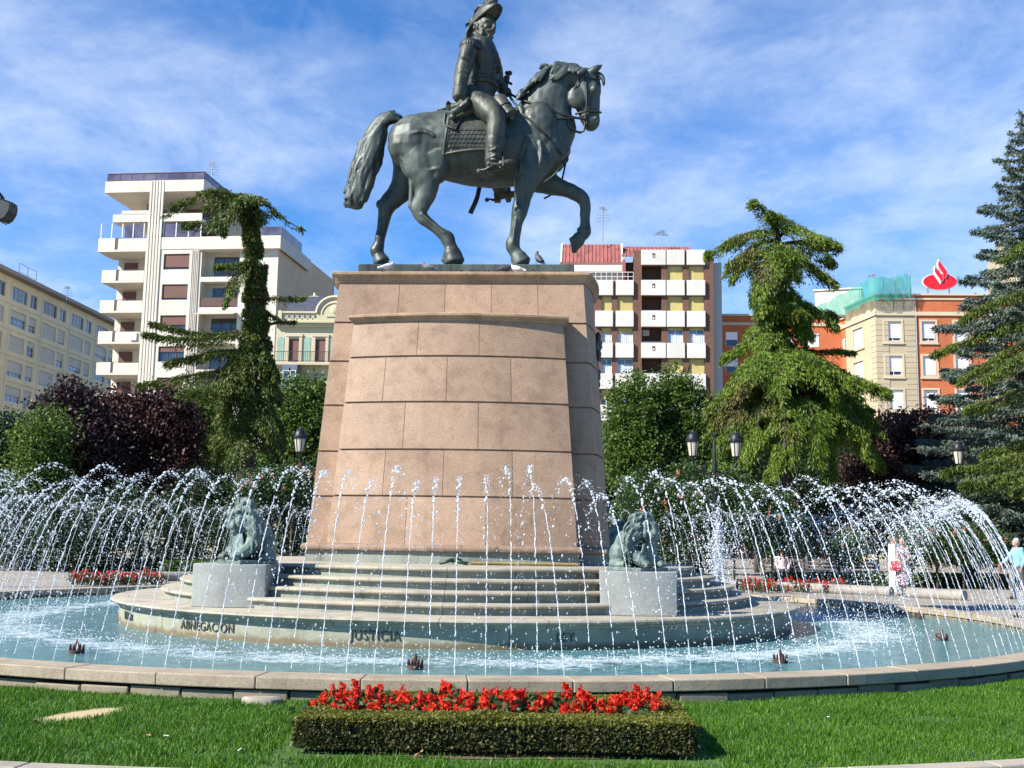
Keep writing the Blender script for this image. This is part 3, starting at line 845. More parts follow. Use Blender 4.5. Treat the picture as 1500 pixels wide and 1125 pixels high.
# head, turned a little towards the square
HC = T(646, 116, 0); yaw = radians(-38); HF = Vector((cos(yaw), sin(yaw), -.06)).normalized(); HS = Vector((-HF.y, HF.x, 0)).normalized(); HU = HF.cross(HS)
HS = -HS                                                     # the rider's right, towards us
def H(f, s, u): return HC + HF*f + HS*s + HU*u
Rh = Matrix((HF, HS, HU)).transposed()
g.ball(H(0,0,.04), (.245,.195,.25), 16, rot=Rh)
g.ball(H(.07,0,-.12), (.165,.15,.15), 12, rot=Rh)
g.ball(H(.13,0,-.20), (.085,.085,.07), 10, rot=Rh)
g.tube([H(.225,0,.06), H(.275,0,-.01), H(.292,0,-.055), H(.235,0,-.075)], [.03,.04,.046,.03], 8)
for s in (-1, 1):
    g.tube([H(.215,.03*s,.075), H(.22,.09*s,.085), H(.16,.15*s,.065)], [.028,.03,.022], 6)
    g.ball(H(.195,.085*s,.03), (.028,.036,.026), 8, rot=Rh)
    g.ball(H(.16,.11*s,-.05), (.06,.05,.05), 8, rot=Rh)
    g.ball(H(-.02,.2*s,-.01), (.045,.025,.07), 8, rot=Rh)
    for k in range(7): g.ball(H(.07+random.uniform(-.03,.04),.165*s,-.03-.028*k), (.035,.03,.03), 6)      # whiskers
    g.tube([H(.245,.015*s,-.10), H(.225,.07*s,-.115), H(.18,.11*s,-.125)], [.024,.026,.014], 6)           # moustache
for k in range(10): g.ball(H(.18+random.uniform(-.02,.02), random.uniform(-.05,.05), -.19-.012*k), .03, 6)  # beard
for k in range(16):                                                                                          # hair behind
    a = random.uniform(-1.1, 1.1); g.ball(H(-.2*cos(a), .19*sin(a), random.uniform(-.16,.06)), .05, 6)
g.organic('rider', M_bzc, stat, .0165, 1)

rough(bpy.context.scene.objects['rider'], .016, 5.5, (1.0,1.0,.55))
# ---- cocked hat with feathers
g = MB(); rings = []
def hz_t(t): return .485 + .17*t - .23*t*t
def hz_b(t): return .13 + .175*t + .065*t*t
for i in range(19):
    t = -1 + 2*i/18; w = .165*sqrt(max(.0, 1-t*t)) + .018
    zt = hz_t(t); zb = hz_b(t)
    f = .38*t
    rings.append([H(f+.02,-w*1.10,zb), H(f+.02,-w*1.13,lerp(zb,zt,.45)), H(f+.02,-w*.78,lerp(zb,zt,.86)), H(f+.02,-.012,zt-.01), H(f+.02,.012,zt-.01), H(f+.02,w*.78,lerp(zb,zt,.86)), H(f+.02,w*1.13,lerp(zb,zt,.45)), H(f+.02,w*1.10,zb), H(f+.02,w*.9,zb+.05), H(f+.02,-w*.9,zb+.05)])
g.loft(rings)
for s in (-1, 1):
    g.tube([H(.38*t+.02, s*(.165*sqrt(max(0,1-t*t))+.02)*1.10, hz_b(t)+.03) for t in [-.95+.1*k for k in range(20)]], .026, 6)
for k in range(40):
    t = random.uniform(-.9, .75); s = random.uniform(-.07, .07)
    z = hz_t(t)
    lock([H(.38*t, s, z-.02), H(.38*t-.05, s*1.2, z+.03), H(.38*t-.10, s*1.4, z+.01), H(.38*t-.14, s*1.6, z-.05)], .026, g)
for k in range(14):
    s = random.uniform(-.12, .12); lock([H(-.32,s*.5,.14), H(-.39,s,.02), H(-.41,s*1.2,-.10), H(-.39,s*1.3,-.22)], .03, g)
g.organic('hat', M_bzc, stat, .016, 1)

# ---- epaulettes
for sy in (-1, 1):
    g = MB(); c = T(584,176,.50*sy)
    g.ball(c+Vector((.02,0,.01)), (.19,.17,.06), 12)
    for k in range(26):
        a = 2*pi*k/26; q = c + Vector((.19*cos(a)+.02, .16*sin(a), 0)); g.tube([q, q+Vector((.015*cos(a),.02*sin(a),-.07)), q+Vector((.0,.015*sin(a),-.15))], [.024,.024,.018], 6)
    g.organic('epaulette', M_bzd, stat, .014, 1)

g = MB(); g.tube([T(510,470,-.74), T(530,457,-.735), T(586,422,-.72)], [.07,.075,.07], 10)
g.tube([T(520,492,-.72), T(512,474,-.73)], [.05,.07], 8); g.tube([T(516,466,-.74), T(521,463,-.74)], [.085,.085], 10)
g.build('baton', M_bz, stat, True)

# ---- holster
for sy in (-1, 1):
    g = MB(); p = [Tm(x, y, sy*yy) for x, y, yy in ((698,404,.50),(706,414,.53),(728,445,.60),(742,464,.64),(744,467,.64),(752,478,.66),(757,484,.67))]
    g.tube(p, [.10,.165,.15,.135,.165,.16,.06], 14)
    for i, r in ((2,.158),(3,.15)):
        d = (p[i+1]-p[i-1]).normalized(); g.tube([p[i]-d*.02, p[i]+d*.02], r+.008, 14)
    g.ball(p[-1], .075, 10); g.build('holster', M_bzc, stat, auto=50)

# ---- sabre at the far hip
g = MB()
g.tube([T(730,372,.62), T(736,345,.62), T(744,316,.62)], [.045,.05,.04], 8); g.ball(T(748,302,.62), (.07,.06,.06), 8); g.ball(T(738,300,.62), .045, 8)
g.tube([T(722,352,.62), T(738,336,.62), T(760,347,.62)], [.025,.035,.028], 6)
g.tube(catmull([T(752,306,.6), T(733,318,.56), T(722,340,.56), T(724,366,.6)], 4), .022, 6); g.ball(T(735,325,.6), (.06,.05,.09), 8)
g.tube(catmull([T(724,380,.64), T(690,520,.9), T(655,660,.98), T(628,760,.95), T(614,820,.93), T(588,878,.92)], 5), [.05]*20+[.055]*5+[.06], 8)
g.tube([T(452,456,.45), T(480,450,.45), T(512,446,.45)], .035, 6)
g.build('sabre', M_bzd, stat, True)

# ---- stirrups and spurs
for sy in (-1, 1):
    g = MB()
    g.tube(catmull([Tm(700,690,.90*sy), Tm(708,660,.86*sy), Tm(718,632,.9*sy), Tm(724,655,1.04*sy), Tm(724,688,1.10*sy)], 4), .024, 6); g.bar(Tm(712,692,.86*sy), Tm(716,690,1.12*sy), .09, .035)
    g.tube([Tm(718,632,.9*sy), Tm(712,560,.80*sy), Tm(700,470,.66*sy)], .03, 6)
    g.build('stirrup', M_bzd, stat, True)
    g = MB(); g.tube([Tm(690,682,1.04*sy), Tm(664,692,1.04*sy), Tm(648,700,.98*sy), Tm(636,700,.95*sy), Tm(626,703,.95*sy)], [.02,.03,.03,.022,.02], 6); g.ball(Tm(624,704,.95*sy), (.05,.015,.05), 8)
    g.build('spur', M_bzc, stat, True)

# ---- bridle, reins, breast strap
g = MB()
for sy in (-1, 1):
    g.tube(catmull([T(1052,296,.14*sy), T(1062,330,.215*sy), T(1068,400,.225*sy), T(1066,455,.19*sy), T(1062,488,.165*sy)], 4), .022, 6)
    g.tube(catmull([T(1052,318,.2*sy), T(1085,322,.2*sy), T(1112,326,.13*sy), T(1120,328,.0)], 4), .020, 6)
    g.tube(catmull([T(1022,470,.10*sy), T(1050,462,.185*sy), T(1085,458,.165*sy), T(1118,462,.10*sy), T(1126,464,0)], 4), .022, 6)
    g.tube(catmull([T(1050,300,.18*sy), T(1024,350,.21*sy), T(1004,410,.16*sy), T(1000,435,0)], 4), .016, 6)
    g.ball(T(1062,488,.18*sy), (.05,.03,.05), 8)
    g.tube([T(1060,495,.17*sy), T(1060,515,.17*sy), T(1056,540,.17*sy), T(1046,545,.16*sy)], [.02,.024,.02,.018], 6)
g.build('bridle', M_bzd, stat, True)
g = MB()
for sy in (-1, 1):
    g.tube(catmull([T(742,380,.2), T(766,395,-.02 if sy < 0 else .3), T(800,412,.22*sy), T(880,438,.36*sy), T(960,470,.30*sy), T(1028,486,.2*sy), T(1058,490,.19*sy)], 5), .026, 6)
    g.tube(catmull([T(742,384,.2), T(775,430,.3*sy), T(830,470,.42*sy), T(890,487,.42*sy), T(960,488,.33*sy), T(1030,486,.2*sy)], 5), .026, 6)
    g.tube(catmull([T(990,488,.27*sy), T(995,520,.24*sy), T(1020,540,.2*sy), T(1045,547,.17*sy)], 4), .026, 6)
g.tube([T(785,402,-.24), T(800,386,-.15), T(838,388,-.2)], [.03,.035,.03], 6)
g.build('reins', M_bzd, stat, True)
g = MB()
for sy in (-1, 1):
    g.tube(catmull([S(X_, Y_, .012, sy) for X_, Y_ in ((775,445),(805,470),(835,496),(865,523),(892,548),(918,575),(942,605),(962,632))] + [T(984,652,0)], 3), .026, 6)
    g.tube(catmull([T(984,655,0)] + [S(X_, Y_, .008, sy) for X_, Y_ in ((955,695),(925,728),(885,755))], 4), .02, 6)
g.ball(T(984,655,0), (.05,.08,.08), 8); g.build('breast_strap', M_bzd, stat, True)
# ============================================================ JETS, PLUME, SPLASH, NOZZLES
def drop_mat():
    m, nt, b = newmat('falling_water')
    b.inputs['Base Color'].default_value = (.74, .78, .83, 1); b.inputs['Roughness'].default_value = .12
    b.inputs['IOR'].default_value = 1.33; b.inputs['Specular IOR Level'].default_value = .8
    t = nt.nodes.new('ShaderNodeBsdfTranslucent'); t.inputs[0].default_value = (.85, .9, .95, 1)
    mx = nt.nodes.new('ShaderNodeMixShader'); mx.inputs[0].default_value = .35
    nt.links.new(b.outputs[0], mx.inputs[1]); nt.links.new(t.outputs[0], mx.inputs[2])
    tp = nt.nodes.new('ShaderNodeBsdfTransparent'); m2 = nt.nodes.new('ShaderNodeMixShader')
    g_ = nt.nodes.new('ShaderNodeNewGeometry'); nt.links.new(ramp(nt, g_.outputs['Random Per Island'], [(.15, (.0,)*3), (.85, (.42,)*3)]), m2.inputs[0])
    nt.links.new(mx.outputs[0], m2.inputs[1]); nt.links.new(tp.outputs[0], m2.inputs[2])
    nt.links.new(m2.outputs[0], nt.nodes['Material Output'].inputs[0])
    return m
M_drop = drop_mat()

_t = (1+sqrt(5))/2
ICO_V = np.array([(-1,_t,0),(1,_t,0),(-1,-_t,0),(1,-_t,0),(0,-1,_t),(0,1,_t),(0,-1,-_t),(0,1,-_t),(_t,0,-1),(_t,0,1),(-_t,0,-1),(-_t,0,1)])/sqrt(1+_t*_t)
ICO_F = np.array([(0,11,5),(0,5,1),(0,1,7),(0,7,10),(0,10,11),(1,5,9),(5,11,4),(11,10,2),(10,7,6),(7,1,8),(3,9,4),(3,4,2),(3,2,6),(3,6,8),(3,8,9),(4,9,5),(2,4,11),(6,2,10),(8,6,7),(9,8,1)])
def drops_mesh(name, P, R, Vdir, stretch, mat):
    """a cloud of water drops, drawn out along their flight"""
    P = np.asarray(P, float); n = len(P); d = np.asarray(Vdir, float); d = d/(np.linalg.norm(d, axis=1, keepdims=True)+1e-9)
    sv = ICO_V[None] * np.asarray(R)[:,None,None]
    sv = sv * rng.uniform(.75, 1.25, (n,1,3))
    al = (sv @ d[:,:,None])
    sv = sv + al*d[:,None,:]*(np.asarray(stretch)-1)[:,None,None]
    V = (P[:,None,:] + sv).reshape(-1,3); F = (ICO_F[None] + (np.arange(n)*12)[:,None,None]).reshape(-1,3)
    return V, F
G9 = 9.81
def jet_mesh(k):
    vz = rng.uniform(6.4, 6.8) if k else 7.1; vh = rng.uniform(1.55, 1.95)
    tu = vz/G9; T = 2*tu
    P, R, D, S = [], [], [], []
    wob = rng.uniform(0, 6)
    def pos(t): return np.array([vh*t, 0, vz*t - .5*G9*t*t])
    def vel(t): return np.array([vh, 0, vz - G9*t])
    # the unbroken lower stream: long beads run together
    t = 0.0
    while t < tu*.62:
        v = vel(t); sp = np.linalg.norm(v); j = .0015 + .005*(t/tu)
        P.append(pos(t) + rng.normal(0, j, 3)); R.append(rng.uniform(.0045, .0072)); D.append(v); S.append(rng.uniform(3.4, 6.5)); t += .034/sp
        if rng.random() < .05: t += .06/sp
    # breaking into drops
    while t < tu*1.02:
        v = vel(t); sp = np.linalg.norm(v)+1.2; u = (t-tu*.6)/(tu*.4); j = .005 + .015*u
        P.append(pos(t) + rng.normal(0, j, 3)); R.append(.0055 + .0115*rng.random()**1.4); D.append(v); S.append(rng.uniform(1.1, 1.8)); t += rng.uniform(.024, .050)/sp
    # coming down
    while t < T*.985:
        v = vel(t); sp = np.linalg.norm(v)+1.0; u = (t-tu)/tu; j = .014 + .10*u*u
        P.append(pos(t) + rng.normal(0, j, 3)*np.array([1, 1, .7])); R.append((.0045 + .0125*rng.random()**1.6)*(1-.3*u)); D.append(v); S.append(rng.uniform(1.1, 2.0)); t += rng.uniform(.022, .075)*(1+1.0*u)/sp
    for q in range(150):              # the finest spray round the top and the fall
        t = rng.uniform(tu*.75, T*.95); u = max(0.0, (t-tu)/tu); P.append(pos(t) + rng.normal(0, .03 + .13*u, 3)); R.append(rng.uniform(.002, .0048)); D.append(vel(t)); S.append(rng.uniform(1, 2.2))
    V, F = drops_mesh('jet', P, R, D, np.array(S), M_drop)
    return np_mesh('water_jet', V, F, M_drop, True)
JETS = [jet_mesh(k) for k in range(14)]
NJ = 232
for i in range(NJ):
    a = 2*pi*(i + .25 + rng.uniform(-.06, .06))/NJ; r = R_IN - .17
    me = JETS[int(rng.integers(1, 14))] if rng.random() > .012 else JETS[0]
    o = link('water_jet', me); o.location = (PC.x + r*cos(a), PC.y + r*sin(a), ZW-.02)
    o.rotation_euler = (rng.normal(0, .012), rng.normal(0, .012), a + pi + rng.normal(0, .03)); s = rng.uniform(.97, 1.03); o.scale = (1, 1, s)
    setp(o, 'thin white water jet arching inward from the pool rim and breaking into drops', 'water jet', 'water jets round the pool')

# splash where they land
n = 9000
a = rng.uniform(0, 2*pi, n); r = rng.normal(7.95, .42, n); h = np.abs(rng.normal(0, .09, n))
keep = r > 6.55; a, r, h = a[keep], r[keep], h[keep]; n = len(a)
P = np.stack([PC.x + r*np.cos(a), PC.y + r*np.sin(a), ZW + .01 + h], 1)
V, F = drops_mesh('s', P, rng.uniform(.003, .010, n), rng.normal(size=(n,3)) + np.array([0,0,1.0]), rng.uniform(1, 1.8, n), M_drop)
setp(link('splash', np_mesh('splash', V, F, M_drop, True)), 'white splashing drops where the water jets fall back into the pool', 'splash', kind='stuff')

# the misty column behind the platform
pb = at(1052, 800, 28.2); n = 2600
hh = rng.power(1.25, n)*2.7*rng.uniform(.55, 1, n); core = rng.random(n) < .42
rad = np.where(core, np.abs(rng.normal(0, .07, n)), np.abs(rng.normal(0, .36, n))*(1-.18*hh)); aa = rng.uniform(0, 2*pi, n)
P = np.stack([pb.x + rad*np.cos(aa), pb.y + rad*np.sin(aa), ZW + .05 + hh*np.where(core, 1, .8)], 1)
V, F = drops_mesh('p', P, rng.uniform(.008, .018, n), np.tile((0,0,1.0), (n,1)) + rng.normal(0, .3, (n,3)), rng.uniform(1, 2.2, n), M_drop)
setp(link('water_plume', np_mesh('water_plume', V, F, M_drop, True)), 'misty upright water plume rising behind the right side of the stepped platform', 'water plume')

# rusty nozzle clusters standing in the water
M_rust = plain('rusty_iron', (.105, .06, .045), .8, .3, .5, 12, .4, 60)
def nozzle(x, y, lab, grp='rusty nozzle clusters in the pool'):
    t = thing('fountain_nozzle', lab, 'nozzle', (x, y, ZW-.05), rng.uniform(0, 3), grp); t.scale = (.66, .66, .72)
    g = MB(); g.lathe([(.0,.0),(.10,.0),(.125,.05),(.15,.10),(.15,.13),(.10,.135),(0,.135)], 14); g.build('nozzle_body', M_rust, t, auto=40)
    for k in range(8):
        a = 2*pi*k/8; g = MB(); c, s = cos(a), sin(a)
        g.tube([(.12*c,.12*s,.11),(.128*c,.128*s,.19),(.135*c,.135*s,.22)], [.026,.024,.016], 8); g.build('spout', M_rust, t, True)
    g = MB(); g.tube([(0,0,.12),(0,0,.24),(0,0,.30),(0,0,.315)], [.045,.04,.022,.02], 8); g.build('spout', M_rust, t, True)
NZ = [((112,960),'rusty crown shaped nozzle cluster in the water near the left edge of the photo'), ((608,983),'rusty crown shaped nozzle cluster standing in front of the JUSTICIA lettering'),
      ((1143,974),'rusty crown shaped nozzle cluster right of the red flower bed, close to the front rim'), ((1380,941),'rusty crown shaped nozzle cluster second from the right in the foamy water'),
      ((1347,910),'small rusty nozzle cluster farther back near the block built right bank'), ((1490,912),'rusty nozzle cluster at the far right end of the pool, cut by the photo edge')]
for (px, py), lab in NZ:
    p = onz(px, py-3, ZW); nozzle(p.x, p.y, lab)
nozzle(pb.x, pb.y, 'nozzle cluster under the misty plume behind the platform')
# ============================================================ BUILDINGS ROUND THE SQUARE
def wallmat(name, c, dirt=(.25,.22,.17), amt=.35, rough=.8, sc=.35):
    m, nt, b = newmat(name)
    p = worldpos(nt)
    f = noise_(nt, p, sc, 5, .6); st = noise_(nt, coords(nt, 'Object', (1.2, 1.2, .16)), 1.3, 6, .7); g = noise_(nt, p, 9, 4, .7)
    col = ramp(nt, f, [(.3, [x*.88 for x in c]), (.7, [min(1, x*1.06) for x in c])])
    col = mixc(nt, math_(nt, 'MULTIPLY', ramp(nt, st, [(.54, (0,)*3), (.78, (1,)*3)]), amt), col, dirt)
    col = mixc(nt, .35, col, ramp(nt, g, [(.35, (.85,)*3), (.65, (1.05,)*3)]), 'MULTIPLY')
    nt.links.new(col, b.inputs['Base Color']); b.inputs['Roughness'].default_value = rough
    bump(nt, b, g, .1, .02); return m
def brickmat(name, c1, c2, mortar, sx=1.0):
    m, nt, b = newmat(name)
    v = coords(nt, 'Object', (1,1,1)); s = sep(nt, v)
    cm = nt.nodes.new('ShaderNodeCombineXYZ'); nt.links.new(math_(nt, 'ADD', s[0], s[1]), cm.inputs[0]); nt.links.new(s[2], cm.inputs[1])
    t = nt.nodes.new('ShaderNodeTexBrick'); nt.links.new(cm.outputs[0], t.inputs['Vector'])
    t.inputs['Color1'].default_value = (*c1,1); t.inputs['Color2'].default_value = (*c2,1); t.inputs['Mortar'].default_value = (*mortar,1)
    t.inputs['Scale'].default_value = 2.4; t.inputs['Mortar Size'].default_value = .012; t.inputs['Brick Width'].default_value = .6; t.inputs['Row Height'].default_value = .2
    f = noise_(nt, worldpos(nt), .5, 5, .6)
    nt.links.new(mixc(nt, .6, t.outputs[0], ramp(nt, f, [(.3, (.75,)*3), (.7, (1.1,)*3)]), 'MULTIPLY'), b.inputs['Base Color']); b.inputs['Roughness'].default_value = .85
    return m
def glassmat(name, c=(.035,.05,.06), rough=.06):
    m, nt, b = newmat(name)
    f = noise_(nt, worldpos(nt), .7, 2); nt.links.new(ramp(nt, f, [(.35, [x*.6 for x in c]), (.65, [x*1.5 for x in c])]), b.inputs['Base Color'])
    b.inputs['Roughness'].default_value = rough; b.inputs['Specular IOR Level'].default_value = .8; return m
def slatmat(name, c, pitch=.055):
    m, nt, b = newmat(name)
    z = sep(nt, worldpos(nt))[2]; fr = math_(nt, 'FRACT', math_(nt, 'MULTIPLY', z, 1/pitch))
    f = noise_(nt, worldpos(nt), .9, 4)
    nt.links.new(ramp(nt, f, [(.3, [x*.85 for x in c]), (.7, [min(1, x*1.08) for x in c])]), b.inputs['Base Color']); b.inputs['Roughness'].default_value = .5
    bump(nt, b, fr, .5, .012); return m
W_white = wallmat('white_render', (.60,.555,.47), (.38,.30,.22), .5)
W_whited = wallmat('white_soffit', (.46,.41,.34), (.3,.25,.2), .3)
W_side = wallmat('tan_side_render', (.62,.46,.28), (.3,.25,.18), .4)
W_beige = wallmat('beige_render', (.80,.66,.40), (.30,.26,.19), .5)
W_cream = wallmat('cream_stone', (.44,.365,.24), (.32,.27,.17), .4)
W_creamtrim = wallmat('cream_trim', (.54,.45,.31), (.35,.3,.2), .3)
W_orange = brickmat('orange_brick', (.50,.135,.045), (.44,.11,.038), (.45,.17,.08))
W_brown = brickmat('brown_brick', (.16,.072,.045), (.12,.055,.036), (.14,.085,.06))
W_panel = wallmat('white_panel', (.60,.575,.52), (.5,.47,.42), .3)
W_olive = wallmat('yellow_cream_render', (.50,.46,.29), (.4,.34,.2), .3)
W_tile = brickmat('green_tile', (.20,.33,.27), (.26,.40,.31), (.42,.45,.33))
W_conc = wallmat('concrete', (.42,.40,.36), (.25,.23,.2), .4)
W_slate = plain('slate', (.05,.055,.075), .5, 0, .2, 3)
W_redroof = plain('red_sheet_roof', (.29,.10,.08), .5, 0, .2, 1.2)
G_dark = glassmat('dark_glass', (.03,.04,.05)); G_blue = glassmat('blue_glass', (.10,.15,.20)); G_rail = glassmat('smoked_glass', (.10,.085,.12), .15)
F_brown = plain('brown_frame', (.085,.035,.025), .5); F_white = plain('white_frame', (.72,.72,.70), .5); F_alu = plain('aluminium_frame', (.42,.46,.50), .35, .5); F_dark = plain('dark_frame', (.03,.03,.03), .5)
S_brown = slatmat('brown_shutter', (.135,.052,.036)); S_white = slatmat('white_shutter', (.82,.83,.84)); S_yellow = slatmat('yellow_blind', (.50,.40,.13)); S_beige = slatmat('beige_shutter', (.52,.46,.35)); S_curt = plain('pale_curtain', (.55,.60,.66), .8)
M_steel = plain('dark_steel', (.05,.05,.055), .5, .5); M_galv = plain('galvanised', (.35,.36,.38), .4, .6)

class Facade:
    """a wall plane: local x along it, local -y outwards, z up; pixel() reads a photo point off it"""
    def __init__(s, O, rz, par, off=0.0, turn=0.0, lo=None):
        s.par = par; s.O = Vector((O[0], O[1], 0)); s.rz = rz
        s.X = Vector((cos(rz), sin(rz), 0)); s.Y = Vector((-sin(rz), cos(rz), 0))
    def uv(s, px, py, y=0.0):
        d = ray(px, py); t = (s.O + s.Y*y - CAM).dot(s.Y)/d.dot(s.Y); q = CAM + d*t
        return (q - s.O).dot(s.X), q.z
    def rect(s, x0, y0, x1, y1, y=0.0):
        """photo rectangle (its four corners averaged) -> u0, u1, z0, z1"""
        a, b, c, d = s.uv(x0, y0, y), s.uv(x1, y0, y), s.uv(x0, y1, y), s.uv(x1, y1, y)
        return (a[0]+c[0])/2, (b[0]+d[0])/2, (c[1]+d[1])/2, (a[1]+b[1])/2

def wall_open(g, x0, x1, z0, z1, ops, depth=.3, y=0.0, mi=0, tf=None):
    """wall face with real openings and their reveals"""
    tf = tf or (lambda p: p)
    ops = [(max(x0,a), min(x1,b), max(z0,c), min(z1,d)) for a,b,c,d in ops if b > x0 and a < x1 and d > z0 and c < z1]
    xs = sorted(set([x0, x1] + [round(v,4) for o in ops for v in o[:2]])); zs = sorted(set([z0, z1] + [round(v,4) for o in ops for v in o[2:]]))
    ops = [tuple(round(v,4) for v in o) for o in ops]
    for i in range(len(xs)-1):
        for j in range(len(zs)-1):
            cx, cz = (xs[i]+xs[i+1])/2, (zs[j]+zs[j+1])/2
            if any(a < cx < b and c < cz < d for a,b,c,d in ops): continue
            g.add([tf((xs[i],y,zs[j])), tf((xs[i+1],y,zs[j])), tf((xs[i+1],y,zs[j+1])), tf((xs[i],y,zs[j+1]))], [(0,1,2,3)], mi)
    for a,b,c,d in ops:
        q = [(a,c),(b,c),(b,d),(a,d)]
        for k in range(4):
            p, r = q[k], q[(k+1)%4]
            g.add([tf((p[0],y,p[1])), tf((p[0],y+depth,p[1])), tf((r[0],y+depth,r[1])), tf((r[0],y,r[1]))], [(0,1,2,3)], mi)

def window(par, x0, x1, z0, z1, y, frame, pane, shutter=None, drop=0.0, bars=1, fw=.06, tf=None, hbar=False):
    """window > pane, shutter; y is the plane of the glass"""
    tf = tf or (lambda p: p)
    def bx(g, a, b, c, d, e, f, mi=0):
        o = MB(); o.box(a, b, c, d, e, f); g.add([tf(p) for p in o.v], o.f, mi)
    g = MB(); d0, d1 = y-.04, y+.03
    bx(g, x0, x1, d0, d1, z0, z0+fw); bx(g, x0, x1, d0, d1, z1-fw, z1); bx(g, x0, x0+fw, d0, d1, z0+fw, z1-fw); bx(g, x1-fw, x1, d0, d1, z0+fw, z1-fw)
    for k in range(1, bars+1):
        x = lerp(x0, x1, k/(bars+1)); bx(g, x-fw*.5, x+fw*.5, d0, d1, z0+fw, z1-fw)
    if hbar: bx(g, x0+fw, x1-fw, d0+.01, d1-.01, lerp(z0,z1,.3)-.03, lerp(z0,z1,.3)+.03)
    w = g.build('window', frame, par)
    g = MB(); g.add([tf((x0+.02,y,z0+.02)), tf((x1-.02,y,z0+.02)), tf((x1-.02,y,z1-.02)), tf((x0+.02,y,z1-.02))], [(0,1,2,3)]); g.build('pane', pane, w)
    if shutter and drop > 0:
        g = MB(); bx(g, x0+.01, x1-.01, y-.10, y-.05, lerp(z1, z0, drop), z1-.005); g.build('shutter', shutter, w)
    return w
def antenna(name, base, h, label, tilt=0.0):
    t = thing(name, label, 'antenna', base, random.uniform(-.5, .5)); g = MB()
    g.tube([(0,0,-.3),(0,0,h)], .045, 6)
    for k in range(5):
        z = h*(.55 + .09*k); g.tube([(-.8+.1*k,0,z),(.8-.1*k,0,z)], .022, 5)
    g.tube([(0,-.7,h*.93),(0,.7,h*.93)], .025, 5)
    for k in range(6): g.tube([(-.3,-.65+.26*k,h*.93),(.3,-.65+.26*k,h*.93)], .016, 4)
    g.build('mast', M_galv, t); return t

# ------------------------------------------------ white apartment tower
def P3(X, Y): return 120 + X/3.409, 230 + Y/3.409
O = at(226, 430, 105); bt = thing('apartment_tower', 'tall white apartment tower with stacked corner balconies and a glass railed roof terrace', 'apartment building', (O.x, O.y, 0), radians(-7))
FT = Facade(O, radians(-7), bt)
def r3(x0, y0, x1, y1, y=0.0): return FT.rect(*P3(x0,y0), *P3(x1,y1), y)
U_ = lambda X, Y, y=0.0: FT.uv(*P3(X, Y), y)
uL = r3(98,565,314,625)[0]; uP0 = U_(318,520)[0]; uP1 = U_(392,520)[0]; uR = U_(983,450)[0]; uB = U_(588,600)[0]; uC = U_(784,600)[0]
REC = 3.2
par_z = [r3(110,y0,300,y1)[2:] for y0, y1 in ((405,470),(565,625),(715,775),(870,930),(1025,1085))]
pitch = (par_z[1][0]-par_z[4][0])/3
while par_z[-1][0] > pitch: par_z.append((par_z[-1][0]-pitch, par_z[-1][1]-pitch))
ztop_main = par_z[0][1]
wins = [r3(408,483,537,561), r3(398,635,527,713), r3(390,790,518,866), r3(380,945,510,1022)]
wx0, wx1 = sum(w[0] for w in wins)/4, sum(w[1] for w in wins)/4
wrow = [(w[2], w[3]) for w in wins]
while wrow[-1][0] > pitch+1: wrow.append((wrow[-1][0]-pitch, wrow[-1][1]-pitch))
log = [r3(592,466,780,598), r3(588,622,780,750), r3(582,776,780,905)]; lz = [(l[2], l[3]) for l in log]
while lz[-1][0] > pitch+1: lz.append((lz[-1][0]-pitch, lz[-1][1]-pitch))
DEP = 19.0
g = MB()
ops = [(wx0, wx1, a, b) for a, b in wrow] + [(uB+.1, uC, a, b) for a, b in lz]
wall_open(g, uP0-.05, uR, 0, ztop_main, ops, .35)
zl = par_z[0][0]
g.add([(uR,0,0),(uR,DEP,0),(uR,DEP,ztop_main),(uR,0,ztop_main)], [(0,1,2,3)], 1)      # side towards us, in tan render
g.add([(uP0-.05,0,0),(uP0-.05,REC,0),(uP0-.05,REC,ztop_main),(uP0-.05,0,ztop_main)], [(0,1,2,3)])
uLw = U_(182,540,REC)[0]
wall_open(g, uLw, uP0-.05, 0, ztop_main, [], .3, REC)
g.add([(uLw,REC,0),(uLw,DEP,0),(uLw,DEP,ztop_main),(uLw,REC,ztop_main)], [(0,1,2,3)])
g.add([(uLw,REC,ztop_main),(uR,REC,ztop_main),(uR,DEP,ztop_main),(uLw,DEP,ztop_main)], [(0,1,2,3)])
g.add([(uP0-.05,0,ztop_main),(uR,0,ztop_main),(uR,REC,ztop_main),(uP0-.05,REC,ztop_main)], [(0,1,2,3)])
g.add([(uLw,DEP,0),(uR,DEP,0),(uR,DEP,ztop_main),(uLw,DEP,ztop_main)], [(0,1,2,3)])
for a, b in lz:                     # backs of the loggias
    g.add([(uB,1.4,a-.2),(uC+.1,1.4,a-.2),(uC+.1,1.4,b+.2),(uB,1.4,b+.2)], [(0,1,2,3)])
    for x in (uB+.1, uC): g.add([(x,.3,a),(x,1.4,a),(x,1.4,b),(x,.3,b)], [(0,1,2,3)])
    g.add([(uB+.1,.3,a),(uC,.3,a),(uC,1.4,a),(uB+.1,1.4,a)], [(0,1,2,3)]); g.add([(uB+.1,.3,b),(uC,.3,b),(uC,1.4,b),(uB+.1,1.4,b)], [(0,1,2,3)])
g.build('wall', [W_white, W_side], bt, fix=False)
